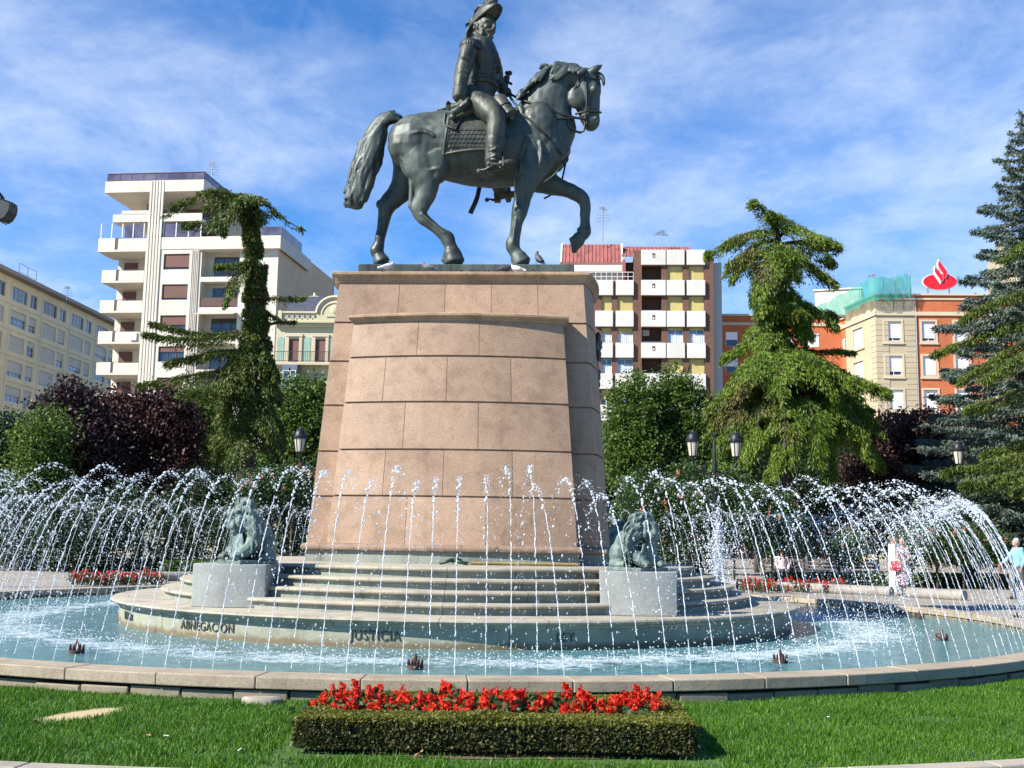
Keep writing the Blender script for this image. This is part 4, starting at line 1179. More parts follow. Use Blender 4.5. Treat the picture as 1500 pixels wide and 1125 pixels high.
# fluted bands
zr = r3(117,118,610,175)
for x0, x1, zt in ((uP0, uP1, zr[3]-.05), (U_(545,560)[0], U_(585,560)[0], par_z[0][0])):
    g = MB(); n = 5; w = (x1-x0)/n
    for k in range(n): g.box(x0+k*w+.05, x0+(k+1)*w-.05, -.10, .05, 0, zt)
    g.build('fluted_band', W_white, bt)
for k, (a, b) in enumerate(wrow):
    window(bt, wx0+.02, wx1-.02, a+.01, b-.01, .22, F_brown, G_dark, S_brown, (.84,.86,.62,.35,.7,.6,.8,.8,.8)[k], 2)
for k, (a, b) in enumerate(lz):
    window(bt, lerp(uB,uC,.22), uC-.1, a+.02, b-.35, 1.36, F_brown, G_dark, None, 0, 2)
    g = MB(); x0, x1 = uB+.12, uC-.02
    g.box(x0, x1, .06, .10, a+.92, a+.97)
    if k in (1, 4): g.box(x0+.02, x1-.02, .07, .09, a+.08, a+.9, 1)
    else:
        for j in range(19): g.box(lerp(x0,x1,j/18)-.012, lerp(x0,x1,j/18)+.012, .07, .095, a, a+.92)
    g.build('loggia_rail', [F_dark, F_brown], bt)
    if k == 2:
        g = MB(); g.add([(uB,-.05,b-.02),(uC,-.05,b-.02),(uC,-1.0,b-.28),(uB,-1.0,b-.28),(uB,-.05,b-.10),(uC,-.05,b-.10),(uC,-1.0,b-.36),(uB,-1.0,b-.36)], [(0,1,2,3),(7,6,5,4),(0,3,7,4),(1,5,6,2),(3,2,6,7)])
        g.build('awning', S_beige, bt)
# corner balconies, each a part with its own rail and door
for k, (za, zb) in enumerate(par_z):
    x0 = uL - (.55 if k == 0 else 0) + .02*k; x1 = uP0-.06 if k else U_(330,440)[0]
    g = MB(); t = .16
    g.box(x0, x1, -.02, REC-.01, za-.06, za+.14)
    g.box(x0, x0+t, -.02, REC-.01, za+.14, zb); g.box(x0+t, lerp(x0,x1,.34), -.02, -.02+t, za+.14, zb); g.box(lerp(x0,x1,.40), x1, -.02, -.02+t, za+.14, zb-.06)
    bal = g.build('balcony', W_white, bt, bevel=.02)
    g = MB(); xm = lerp(x0,x1,.34)
    g.box(xm, lerp(x0,x1,.40), .02, .07, za+.2, zb, 0)
    g.box(xm, x1, .03, .07, zb+.02, zb+.06); 
    for q in (.4, .6, .8, .98): g.box(lerp(x0,x1,q)-.02, lerp(x0,x1,q)+.02, .03, .07, zb-.08, zb+.04)
    g.build('handrail', F_brown, bal)
    if k:
        dx0 = U_(215,540,REC)[0]; dx1 = U_(280,540,REC)[0]
        window(bt, dx0, dx1, za+.14, za+pitch*.90, REC-.05, F_brown, G_dark, S_brown, (0,.55,.6,.75,.45,.5,.5,.5,.5)[k] if k < 9 else .5, 1)
    if k == 3:
        g = MB(); g.box(x1-.95, x1-.3, -.16, -.03, za+.25, zb-.15); g.lathe([(.02,-.02),(.2,-.02),(.2,.0)], 14, (0,0,0)); g.v = g.v[:8]; g.f = g.f[:6]; g.m = g.m[:6]; g.build('air_conditioner', W_panel, bt, bevel=.02)
# parapet of the ninth floor, glass screens
zp0, zp1 = par_z[0]
g = MB(); zq = r3(590,402,985,466)
g.box(uP1, U_(588,440)[0], -.05, .12, zp0+.1, zp1); g.box(U_(590,440)[0], uR+.35, -.55, .1, zq[2], zq[3]); g.box(uR+.2, uR+.35, .1, 9, zq[2], zq[3])
g.build('parapet', W_white, bt, bevel=.02)
g = MB(); hz_ = 1.5
for k in range(5):
    x = lerp(uL-.4, uP0-.4, k/4); g.box(x-.04, x+.04, .1, .18, zp1, zp1+hz_)
for k in range(4):
    x = lerp(uP1+.1, U_(588,440)[0], k/3); g.box(x-.04, x+.04, .1, .18, zp1, zp1+hz_)
g.build('screen_posts', F_white, bt)
for q in ((uL+2.0, uP0-.5, .12, .15, zp1+.1, zp1+hz_*.9), (uP1+.15, U_(588,440)[0]-.05, .12, .15, zp1+.1, zp1+hz_*.9), (U_(880,390)[0], uR+.27, -.2, -.17, zq[3], zq[3]+.95), (uR+.27, uR+.3, -.2, 6, zq[3], zq[3]+.95)):
    g = MB(); g.box(*q); g.build('glass_screen', G_rail, bt)

# the two set back floors and the roof slab
zm = r3(145,268,355,322)
uW0, uW1 = lerp(uL, uP0, .50), U_(600,300)[0]
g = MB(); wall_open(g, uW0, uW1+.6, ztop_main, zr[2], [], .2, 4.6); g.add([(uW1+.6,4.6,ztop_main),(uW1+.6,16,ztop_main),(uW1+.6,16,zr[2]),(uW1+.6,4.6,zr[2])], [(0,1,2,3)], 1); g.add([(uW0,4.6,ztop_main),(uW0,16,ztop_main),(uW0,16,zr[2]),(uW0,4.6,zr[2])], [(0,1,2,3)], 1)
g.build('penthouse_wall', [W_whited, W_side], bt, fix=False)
g = MB(); g.box(uL+.75, uP0+.2, .0, 5, zm[2]-.05, zm[2]+.3); g.box(uL+.75, uP0+.2, 0, .15, zm[2]+.3, zm[3]-.35); g.box(lerp(uL,uP0,.38), uP0+.2, -.03, .14, zm[3]-.35, zm[3]); g.box(uP1-.1, uW1, .0, 5, zm[2]-.05, zm[2]+.25); g.box(uP1-.1, uW1, 0, .15, zm[2]+.25, zm[3]-.35)
g.build('terrace_slab', W_white, bt, bevel=.02)
for a, b in ((uW0+.3, uP0-.3), (uP1+.3, uW1-.4)):
    for zlo, zhi in ((zp1-.5, zm[2]-.1), (zm[2]+.4, zr[2]-.45)):
        window(bt, a, b, zlo, zhi, 4.5, F_brown, G_dark, S_brown, .35, 3)
g = MB(); g.box(U_(305,230,4.0)[0], U_(330,230,4.0)[0], 3.8, 4.4, zm[2]+.3, zr[2]); g.build('chimney_shaft', W_white, bt)
g = MB(); g.box(zr[0], zr[1], -.05, 15.5, zr[2], zr[3]); g.build('roof_slab', W_white, bt, bevel=.03)
g = MB(); z0 = zr[3]; n = 9; x0, x1 = zr[0]+.15, zr[1]-.1
for k in range(n): x = lerp(x0, x1, k/(n-1)); g.box(x-.035, x+.035, .05, .12, z0, z0+.78, 1)
g.box(x0, x1, .03, .14, z0+.76, z0+.82, 1); g.box(x0, x1, .03, .14, z0+.02, z0+.10, 1); g.box(x0+.04, x1-.04, .075, .095, z0+.1, z0+.76)
for k in range(8): y = .1 + 15*k/7; g.box(x1-.04, x1+.03, y-.03, y+.03, z0, z0+.78, 1); g.box(x0-.03, x0+.04, y-.03, y+.03, z0, z0+.78, 1)
for x in (x0, x1): g.box(x-.05, x+.05, .14, 15.2, z0+.76, z0+.82, 1); g.box(x-.012, x+.012, .16, 15.2, z0+.1, z0+.75)
g.build('roof_railing', [G_rail, F_brown], bt)
a_ = at(310, 262, 113); antenna('tv_antenna', (a_.x, a_.y, a_.z-1.2), 3.0, 'thin television antenna standing on the roof of the white apartment tower')

# ------------------------------------------------ brown and white block
def PB(X, Y): return 820 + X/4.165, 330 + Y/4.165
O = at(940, 430, 105); bb = thing('panelled_apartment_block', 'brown brick apartment block with rows of white balcony panels and a red sheet metal roof', 'apartment building', (O.x, O.y, 0), radians(-4))
FB = Facade(O, radians(-4), bb)
rB = lambda x0,y0,x1,y1,y=0.0: FB.rect(*PB(x0,y0), *PB(x1,y1), y)
UB = lambda X, Y, y=0.0: FB.uv(*PB(X,Y), y)
rows = [rB(492,y0,757,y1)[2:] for y0, y1 in ((153,245),(338,430),(525,622),(720,812),(908,1003))]
pt = (rows[0][0]-rows[4][0])/4; hp = rows[0][1]-rows[0][0]
while rows[-1][0] > pt: rows.append((rows[-1][0]-pt, rows[-1][1]-pt))
cx = {k: (UB(a, 560)[0], UB(b, 560)[0]) for k, (a, b) in dict(pA=(495,648), pB=(651,763), pC=(774,889), pD=(340,452), pE=(215,326), lA=(500,621), wB=(657,752), wC=(787,882), wD=(351,446), wE=(255,318), ML=(455,493), MR=(889,938)).items()}
xl = cx['pE'][0]-7.2; xr = cx['MR'][1]; zt = rows[0][1]; zt2 = rows[1][1]
g = MB(); ops = []
for i, (a, b) in enumerate(rows):
    za, zb = a-(pt-hp)+.0, a
    for k in ('lA','wB','wC') + (('wD','wE') if i > 0 else ()): ops.append((cx[k][0], cx[k][1], za, zb-.02))
opsL = [o for o in ops if o[1] < cx['ML'][0]]; opsR = [o for o in ops if o[0] > cx['ML'][0]]
wall_open(g, cx['ML'][0], xr, 0, zt, opsR, .35); wall_open(g, xl, cx['ML'][0], 0, zt2, opsL, .35)
g.add([(xr,0,0),(xr,14,0),(xr,14,zt),(xr,0,zt)], [(0,1,2,3)], 1); g.add([(cx['ML'][0],0,zt),(xr,0,zt),(xr,14,zt),(cx['ML'][0],14,zt)], [(0,1,2,3)], 1)
g.add([(cx['ML'][0],0,zt2),(cx['ML'][0],14,zt2),(cx['ML'][0],14,zt),(cx['ML'][0],0,zt)], [(0,1,2,3)]); g.add([(xl,0,zt2),(cx['ML'][0],0,zt2),(cx['ML'][0],14,zt2),(xl,14,zt2)], [(0,1,2,3)], 1)
g.add([(xl,0,0),(xl,14,0),(xl,14,zt2),(xl,0,zt2)], [(0,1,2,3)]); g.add([(xl,14,0),(xr,14,0),(xr,14,zt2),(xl,14,zt2)], [(0,1,2,3)])
g.build('wall', [W_brown, W_conc], bb, fix=False)
g = MB(); g.box(xr, xr+.9, .9, 13, 0, zt-1); g.build('side_slab', W_conc, bb)
random.seed(21)
for i, (a, b) in enumerate(rows):
    for k in ('pA','pB','pC') + (('pD','pE') if i > 0 else ()):
        g = MB(); g.box(cx[k][0]+.02, cx[k][1]-.02, -.28, -.01, a, b); p = g.build('white_panel', W_panel, bb, bevel=.03)
        if k == 'pA':
            xm = lerp(cx[k][0], cx[k][1], .5); g = MB(); g.box(xm-.12, xm+.12, -.31, -.27, a+hp*.48, a+hp*.76); g.box(xm-.07, xm+.07, -.33, -.29, a+hp*.5, a+hp*.62, 1); g.build('vent', [F_brown, W_panel], p)
    za = a-(pt-hp)
    x0, x1 = cx['lA']; g = MB(); g.add([(x0,1.3,za),(x1,1.3,za),(x1,1.3,a),(x0,1.3,a)], [(0,1,2,3)]); 
    for x in (x0, x1): g.add([(x,.3,za),(x,1.3,za),(x,1.3,a),(x,.3,a)], [(0,1,2,3)])
    g.add([(x0,.3,a),(x1,.3,a),(x1,1.3,a),(x0,1.3,a)], [(0,1,2,3)]); g.box(x0, x1, .03, .08, za+.06, za+.12, 1); g.build('loggia', [F_dark if False else W_brown, M_galv], bb, fix=False)
    if i == 2: g = MB(); g.box(x0+.1, x0+.75, .9, 1.25, lerp(za,a,.55), lerp(za,a,.95)); g.build('air_conditioner', W_panel, bb, bevel=.03)
    for k in ('wB','wC') + (('wD','wE') if i > 0 else ()):
        blind = {0: .98, 1: .98, 2: .15, 3: .98}.get(i, .6) if k in ('wB','wC') else {1: .98, 2: .35, 3: .0}.get(i, .6)
        wdw = window(bb, cx[k][0]+.01, cx[k][1]-.01, za, a-.03, .28, F_white, G_blue, S_yellow, blind, 1, .05)
        if blind < .5:
            g = MB(); x0, x1 = cx[k]; n = 14
            g.loft([[(lerp(x0,x1,j/n), .22+.03*(j%2), za+.08) for j in range(n+1)], [(lerp(x0,x1,j/n), .22+.03*(j%2), lerp(za,a,.62)) for j in range(n+1)]], False, 0, False); g.build('curtain', S_curt, wdw, fix=False)
# roofs
def ribbed(g, x0, x1, y0, z0, y1, z1, pitchx=.36):
    n = int((x1-x0)/pitchx); g.add([(x0,y0,z0),(x1,y0,z0),(x1,y1,z1),(x0,y1,z1)], [(0,1,2,3)])
    for k in range(n+1):
        x = lerp(x0, x1, k/n); g.bar((x, y0-.01, z0+.03), (x, y1-.01, z1+.03), .07, .07)
r1 = rB(10,95,380,236,2.0); r2 = rB(397,100,790,155,2.5)
g = MB(); ribbed(g, r1[0], r1[1], 1.4, r1[2], 3.4, r1[3]); g.add([(r1[1],1.4,r1[2]),(r1[1],9,r1[2]),(r1[1],9,r1[3]),(r1[1],3.4,r1[3])], [(0,1,2,3)]); g.add([(r1[0],3.4,r1[3]),(r1[1],3.4,r1[3]),(r1[1],9,r1[3]),(r1[0],9,r1[3])], [(0,1,2,3)])
g.box(r1[0]-.1, r1[1]+.1, 1.2, 1.5, r1[2]-.22, r1[2]-.03); g.bar((r1[1],1.35,r1[2]), (r1[1],3.4,r1[3]+.05), .14, .14, 1); g.bar((r1[0],1.35,r1[2]), (r1[0],3.4,r1[3]+.05), .14, .14, 1); g.build('roof', [W_redroof, F_white], bb, fix=False)
g = MB(); zr2 = rows[0][1]-.25; ribbed(g, r2[0]-.3, r2[1]+.2, 1.5, zr2, 4.5, r2[3]); g.add([(r2[1]+.2,1.5,zr2),(r2[1]+.2,9,zr2),(r2[1]+.2,9,r2[3]),(r2[1]+.2,4.5,r2[3])], [(0,1,2,3)]); g.box(r2[0]-.3, r2[0], 0.2, 1.9, zr2-2.3, zr2-.6); g.build('roof', W_redroof, bb, fix=False)
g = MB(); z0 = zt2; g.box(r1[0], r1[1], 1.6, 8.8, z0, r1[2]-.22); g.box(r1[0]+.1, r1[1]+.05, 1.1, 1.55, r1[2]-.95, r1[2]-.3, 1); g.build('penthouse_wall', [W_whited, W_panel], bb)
g = MB(); g.box(r1[1]+.06, cx['ML'][0]-.02, 2.6, 8.5, z0, r1[2]+.3); g.build('recessed_wall', W_brown, bb)
g = MB(); x0, x1 = cx['pE'][0]-2, cx['ML'][0]-.1
for k in range(12): x = lerp(x0,x1,k/11); g.box(x-.02,x+.02,.1,.14,zt2,zt2+.85)
g.box(x0,x1,.09,.15,zt2+.83,zt2+.88); g.box(x0,x1,.09,.15,zt2+.4,zt2+.44); g.build('terrace_rail', F_white, bb)
a_ = at(883, 350, 108); antenna('tv_antenna', (a_.x, a_.y, a_.z), 3.3, 'tall television antenna on the red roof just right of the horse')
a_ = at(969, 352, 108); antenna('tv_antenna', (a_.x, a_.y, a_.z), .9, 'short aerial on the right part of the red sheet roof')

# ------------------------------------------------ cream and orange corner building
def PO(X, Y): return 1180 + X/4.166, 370 + Y/4.166
O = at(1283, 470, 106); O.z = 0
bo = thing('corner_building', 'orange brick corner building with cream stone quoins and white shuttered windows', 'office building', (O.x, O.y, 0), radians(-3))
FO = Facade(O, radians(-3), bo)
rO = lambda x0,y0,x1,y1,y=0.0: FO.rect(*PO(x0,y0), *PO(x1,y1), y)
UO = lambda X,Y,y=0.0: FO.uv(*PO(X,Y), y)
zc0, zc1 = UO(560,378)[1], UO(560,368)[1]; ztp = UO(560,262)[1]
uS = UO(668,400)[0]; u2 = UO(680,400)[0]
cols = [rO(470,408,597,552)[:2], rO(697,408,805,552)[:2], rO(897,408,1005,552)[:2]]
pw = cols[2][0]-cols[1][0]
for k in range(1, 5): cols.append((cols[2][0]+pw*k, cols[2][1]+pw*k))
zrows = [rO(470,408,597,552)[2:], rO(470,618,597,762)[2:], rO(470,825,597,972)[2:]]; pz = (zrows[0][0]-zrows[2][0])/2
zrows += [(zrows[-1][0]-pz, zrows[-1][1]-pz)]
uE = cols[-1][1]+2
g = MB(); inset = .22
ins = lambda c, z: (c[0]+inset, c[1]-inset, z[0]+inset, z[1]-inset)
wall_open(g, 0, uS, 0, ztp, [ins(cols[0], z) for z in zrows], .3); 
g.m = [0]*len(g.f); k0 = len(g.f)
wall_open(g, uS, uE, 0, ztp, [ins(c, z) for c in cols[1:] for z in zrows], .3, 0.0, 1)
# the side street front
tgt_z = (zc0+zc1)/2; best = None
for k in range(400):
    D = 106 + k*.1
    q = at(*PO(75,520), D)
    if q.z >= tgt_z: best = q; break
sv = Vector((best.x-O.x, best.y-O.y, 0)); Ls = sv.length
rzs = atan2(-sv.y, -sv.x)                     # local x runs from the far end to the corner
FS = Facade(best, rzs, bo)
R3 = Matrix.Rotation(-radians(-3), 3, 'Z')
def tS(p):
    q = FS.O + FS.X*p[0] + FS.Y*p[1] - Vector((O.x, O.y, 0)); q = R3 @ q; return (q.x, q.y, p[2])
def rS(x0, y0, x1, y1): return FS.rect(*PO(x0,y0), *PO(x1,y1))
uq = FS.uv(*PO(245,480))[0]
sideC = [rS(290,462,352,580), rS(298,650,358,760)]; sideO = [rS(195,520,240,600), rS(133,545,190,610), rS(92,570,130,625)]
cz = [zrows[0], zrows[1], zrows[2]] + list(zrows[3:])
sc = [(sideC[0][0], sideC[0][1])]; so_ = [(s_[0], s_[1]) for s_ in sideO]
zins = [(z[0]+inset, z[1]-inset) for z in zrows]
wall_open(g, uq, Ls, 0, ztp, [(a,b,z[0],z[1]) for a,b in sc for z in zins], .3, 0, 0, tS)
wall_open(g, -9, uq, 0, ztp-1.0, [(a,b,z[0]-.3,z[1]-.3) for a,b in so_ for z in zins], .3, 0, 1, tS)
g.add([(0,0,ztp),(uE,0,ztp),(uE,18,ztp),(0,18,ztp)], [(0,1,2,3)], 0); g.add([(uE,0,0),(uE,18,0),(uE,18,ztp),(uE,0,ztp)], [(0,1,2,3)], 1)
g.add([tS((-9,0,ztp-1.0)), tS((uq,0,ztp-1.0)), tS((uq,14,ztp-1.0)), tS((-9,14,ztp-1.0))], [(0,1,2,3)], 0)
g.build('wall', [W_cream, W_orange], bo, fix=False)
def surround(c, z, tf=None):
    g = MB(); a, b, c0, d = c[0], c[1], z[0], z[1]; tf = tf or (lambda p: p); o = MB(); w = inset-.03
    o.box(a, b, -.09, .02, c0, c0+w); o.box(a, b, -.07, .02, d-w, d); o.box(a, a+w, -.07, .02, c0+w, d-w); o.box(b-w, b, -.07, .02, c0+w, d-w); o.box(a-.08, b+.08, -.14, -.0, c0-.12, c0-.001)
    g.add([tf(p) for p in o.v], o.f); g.build('window_surround', W_creamtrim, bo)
random.seed(5)
for c in cols:
    for j, z in enumerate(zrows[:5]):
        a, b, zz0, zz1 = ins(c, z); surround(c, z)
        window(bo, a+.01, b-.01, zz0+.01, zz1-.01, .2, F_white, G_dark, S_white, .8 if (c is cols[0] and j == 1) else random.choice([.98,.98,.96,.9,.85]), 1, .06)
for a, b in sc:
    for z in zins[:4]: window(bo, a+.01, b-.01, z[0], z[1], .2, F_white, G_dark, S_white, .97, 0, .06, tS); surround((a-inset, b+inset), (z[0]-inset, z[1]+inset), tS)
for a, b in so_:
    for z in zins[:4]: window(bo, a+.01, b-.01, z[0]-.3, z[1]-.3, .2, F_white, G_dark, S_white, .97, 0, .06, tS)
# string course, cornice, quoins
g = MB(); g.box(-.14, uE, -.14, .0, zc0-.1, zc1+.1); g.box(-.2, uE+.2, -.22, .3, ztp+.002, ztp+.16); g.box(-.2, uE, -.1, -.002, ztp-.42, ztp-.25)
o = MB(); o.box(-9, Ls+.14, -.14, -.0, zc0-.1, zc1+.1); o.box(uq, Ls+.2, -.2, .3, ztp+.004, ztp+.158); o.box(-9, uq, -.2, .3, ztp-1, ztp-.85); g.add([tS(p) for p in o.v], o.f)
g.build('cornice', W_creamtrim, bo)
g = MB()
zq_ = 0; g2 = MB()
while zq_ < zc0-.6:
    g.box(-.05, 1.15, -.05, .0-.002, zq_+.02, zq_+.50); g.box(uS-1.0, uS, -.05, -.002, zq_+.02, zq_+.50)
    o = MB(); o.box(Ls-1.1, Ls+.0, -.05, -.002, zq_+.02, zq_+.50); g2.add([tS(p) for p in o.v], o.f); zq_ += .52
g.build('quoins', W_cream, bo); g2.build('quoins', W_cream, bo)
g = MB(); g.tube([(u2-.12,-.1,0),(u2-.12,-.1,ztp-.2)], .05, 6); g.build('drainpipe', M_galv, bo)
# roof house, net, aerials
rh = at(1212, 440, 118); g = MB(); c0 = at(1194, 452, 118); c1 = at(1258, 424, 118)
rt = thing('stair_house', 'plain white stair house on the roof behind the green netting', 'roof house', (c0.x, 118, ztp-1.2), radians(-20)); zt_ = at(1212, 427, 118).z
g.box(0, c1.x-c0.x, 0, 4, 0, zt_-ztp+1.2); g.build('wall', W_panel, rt, bevel=.03); g = MB(); g.box(-.15, c1.x-c0.x+.15, -.15, 4.15, zt_-ztp+1.2, zt_-ztp+1.36); g.build('roof_slab', W_panel, rt)
m, nt, b = newmat('green_netting'); b.inputs['Base Color'].default_value = (.02,.26,.19,1); b.inputs['Roughness'].default_value = .7
tr = nt.nodes.new('ShaderNodeBsdfTransparent'); mx = nt.nodes.new('ShaderNodeMixShader'); v = coords(nt); sp_ = sep(nt, v)
mesh_ = math_(nt, 'MAXIMUM', math_(nt, 'GREATER_THAN', math_(nt, 'FRACT', math_(nt, 'MULTIPLY', math_(nt, 'ADD', sp_[0], sp_[1]), 14)), .55), math_(nt, 'GREATER_THAN', math_(nt, 'FRACT', math_(nt, 'MULTIPLY', sp_[2], 14)), .55))
fac = math_(nt, 'MULTIPLY', math_(nt, 'ADD', math_(nt, 'MULTIPLY', mesh_, .45), math_(nt, 'MULTIPLY', noise_(nt, v, 1.4, 4), .7)), 1.0, clamp=True)
nt.links.new(fac, mx.inputs[0]); nt.links.new(tr.outputs[0], mx.inputs[1]); nt.links.new(b.outputs[0], mx.inputs[2]); nt.links.new(mx.outputs[0], nt.nodes['Material Output'].inputs[0]); M_net = m
nt_ = thing('safety_netting', 'green builders safety netting hung on poles along the roof edge of the corner building', 'netting', (O.x, O.y, ztp), radians(-3))
g = MB(); path = [tS((-6,-.5,0)), tS((0,-.55,0)), tS((Ls*.5,-.6,0)), tS((Ls*.85,-.6,0)), (-.5,-.7,0), (1.8,-.75,0), (3.2,-.7,0)]
pts = catmull([(p[0], p[1], 0) for p in path], 8); n = len(pts); rows_ = []
for j in range(7):
    v_ = j/6; row = []
    for i, p in enumerate(pts):
        t_ = i/(n-1); up = (-.9 + .1*sin(i*1.3) + .35*t_ + (.25 if t_ > .85 else 0)); hgt = 2.2 + .06*sin(i*.9) - (1.0 if t_ < .15 else 0); 
        row.append((p[0]+.05*sin(i*1.7+j), p[1]-.15*sin(pi*v_)+.06*sin(i*2.1+j*1.3), up + hgt*v_ - .10*sin(i*1.9)*(1-v_)))
    rows_.append(row)
g.loft(rows_, False, 0, False); g.build('net', M_net, nt_, True, fix=False)
for q in (0, n//4, n//2, 3*n//4, n-9, n-1):
    g = MB(); p = pts[q]; g.tube([(p[0], p[1]+.25, -.6), (p[0], p[1]+.1, 2.2)], .035, 6); g.build('pole', M_galv, nt_)
a_ = at(1317, 432, 108); antenna('tv_antenna', (a_.x, a_.y, a_.z), 1.6, 'stubby television antenna on the roof left of the red emblem sign')
a_ = at(1278, 424, 110); antenna('tv_antenna', (a_.x, a_.y, a_.z-1), 2.6, 'thin aerial mast above the green netting')

# the red emblem on the roof
def PL(X, Y): return 1340 + X/16.07, 370 + Y/16.07
sO = at(1377, 432, 107); sg = thing('rooftop_sign', 'red oval rooftop sign with a white outlined flame emblem on two legs', 'sign', (sO.x, sO.y, ztp+.1), radians(-3))
FG = Facade(sO, radians(-3), sg)
def q2(X, Y):
    u, z = FG.uv(*PL(X, Y)); return (u, z - ztp - .1)
M_red = plain('sign_red', (.72,.012,.02), .35, 0, .03, 2); M_sw = plain('sign_white', (.85,.80,.80), .4, 0, .03)
ell_ = [q2(595+395*cos(2*pi*k/48), 680+185*sin(2*pi*k/48)) for k in range(48)]
g = MB(); g.slab(ell_, 0, .3); g.build('oval', M_red, sg)
ell2 = [q2(595+412*cos(2*pi*k/48), 680+200*sin(2*pi*k/48)) for k in range(48)]
g = MB(); g.slab(ell2, .08, .24); g.build('oval_rim', M_sw, sg)
c1 = catmull([(q[0],q[1],0) for q in [q2(*p) for p in ((565,175),(600,250),(665,340),(725,420),(742,500),(715,580),(690,560),(640,470),(570,380),(540,300),(550,230))]], 4)
c2 = catmull([(q[0],q[1],0) for q in [q2(*p) for p in ((483,325),(500,380),(560,450),(630,540),(655,600),(640,660),(610,690),(585,630),(520,550),(470,470),(462,400))]], 4)
for c in (c1, c2):
    pl = [(p.x, p.y) for p in c]; g = MB(); g.slab(pl, -.16, .12); g.build('flame', M_red, sg)
    cxm = sum(p[0] for p in pl)/len(pl); czm = sum(p[1] for p in pl)/len(pl)
    p2 = [(cxm+(p[0]-cxm)*1.22 + (.0), czm+(p[1]-czm)*1.07) for p in pl]; g = MB(); g.slab(p2, -.10, .10); g.build('flame_outline', M_sw, sg)
w1 = [q2(*p) for p in ((425,505),(480,495),(540,560),(600,660),(612,720),(595,745),(560,690),(500,600))]
g = MB(); g.slab(w1, -.06, .05); g.build('flame_outline', M_sw, sg)
for X in (318, 820):
    a = q2(X, 830); b = q2(X, 985); g = MB(); g.box(a[0]-.06, a[0]+.06, .1, .22, b[1]-.15, a[1]+.15); g.build('leg', M_galv, sg)

# ------------------------------------------------ orange wing at the back
O = at(1050, 470, 114); bw = thing('rear_wing', 'low orange brick wing with white blinds glimpsed left of the big cedar', 'office building', (O.x, O.y, 0), radians(-2))
FW_ = Facade(O, radians(-2), bw); rw = lambda x0,y0,x1,y1: FW_.rect(x0,y0,x1,y1)
zt = FW_.uv(1080, 463)[1]; c = rw(1063,486,1081,503); p2 = rw(1063,524,1081,542); dz = c[2]-p2[2]; zz = [(c[2]-dz*k-.3, c[3]-dz*k) for k in range(4) if c[2]-dz*k > 1]
xs = [(c[0]+2.75*k, c[1]+2.75*k) for k in range(4)]
g = MB(); wall_open(g, -2.5, 19, 0, zt, [(a,b,z0,z1) for a,b in xs for z0,z1 in zz], .25); g.add([(-2.5,0,zt),(19,0,zt),(19,12,zt),(-2.5,12,zt)], [(0,1,2,3)]); g.build('wall', W_orange, bw, fix=False)
g = MB(); g.box(-2.6, 19, -.2, .1, zt+.002, zt+.2); zz1 = FW_.uv(1080,473)[1]; g.box(-2.5, 19, -.12, -.002, zz1-.25, zz1+.05); g.build('cornice', W_creamtrim, bw)
for a, b in xs[:4]:
    for z0, z1 in zz[:4]: window(bw, a+.01, b-.01, z0, z1, .15, F_white, G_dark, S_white, random.choice([.55,.9,.97]), 0, .05)

# ------------------------------------------------ old house with the arched gable
def PH(X, Y): return 380 + X/6.25, 420 + Y/6.25
O = at(430, 500, 96); bh = thing('ornate_house', 'old cream and green tiled house with arched gable and shuttered balcony doors', 'house', (O.x, O.y, 0), radians(-3))
FH = Facade(O, radians(-3), bh); rH = lambda x0,y0,x1,y1,y=0.0: FH.rect(*PH(x0,y0),*PH(x1,y1),y); UH = lambda X,Y,y=0.0: FH.uv(*PH(X,Y),y)
zcor = UH(400,340)[1]; zfl = UH(400,700)[1]; x0 = UH(150,500)[0]; pit = UH(510,500)[0]-UH(268,500)[0]
w0 = rH(268,478,362,694); dz = 3.6
ops = []; nwin = 6
for k in range(nwin):
    for lv in range(3):
        ops.append((w0[0]+pit*k, w0[1]+pit*k, w0[2]-dz*lv, w0[3]-dz*lv))
xe = w0[1]+pit*(nwin-1)+1.3
g = MB(); wall_open(g, x0, xe, 0, zcor, ops, .3); g.add([(xe,0,0),(xe,12,0),(xe,12,zcor),(xe,0,zcor)], [(0,1,2,3)]); g.add([(x0,0,0),(x0,12,0),(x0,12,zcor),(x0,0,zcor)], [(0,1,2,3)]); g.build('wall', W_olive, bh, fix=False)
g = MB()
for k in range(nwin+1):
    xa = w0[1]+pit*(k-1)+.32; xb = w0[0]+pit*k-.32
    if k == 0: xa = x0+.05
    if k == nwin: xb = xe-.1
    if xb > xa: g.box(xa+.1, xb-.1, -.03, -.003, zfl+.1, w0[3]+.15)
g.build('tile_panel', W_tile, bh)
for k in range(nwin):
    for lv in range(3):
        a, b, c_, d_ = ops[k*3+lv]
        window(bh, a+.01, b-.01, c_, d_, .2, F_brown, G_dark, S_brown, .9 if lv == 0 else .4, 1, .07)
        g = MB(); g.box(a-.26, a, -.10, .02, c_, d_+.2); g.box(b, b+.26, -.10, .02, c_, d_+.2); g.box(a-.3, b+.3, -.14, -.0, d_+.202, d_+.42); g.build('window_surround', W_creamtrim, bh)
for lv in range(2):
    zf = zfl - dz*lv; g = MB(); g.box(x0+.1, xe-.1, -.9, -.003, zf-.28, zf-.02); g.build('balcony_slab', W_creamtrim, bh, bevel=.03)
    g = MB(); g.box(x0+.15, xe-.15, -.86, -.82, zf+.85, zf+.9); g.box(x0+.15, xe-.15, -.86, -.82, zf+.05, zf+.09)
    xx = x0+.15
    while xx < xe-.15: g.box(xx-.012, xx+.012, -.85, -.83, zf, zf+.85); xx += .16
    g.build('balcony_rail', F_dark, bh)
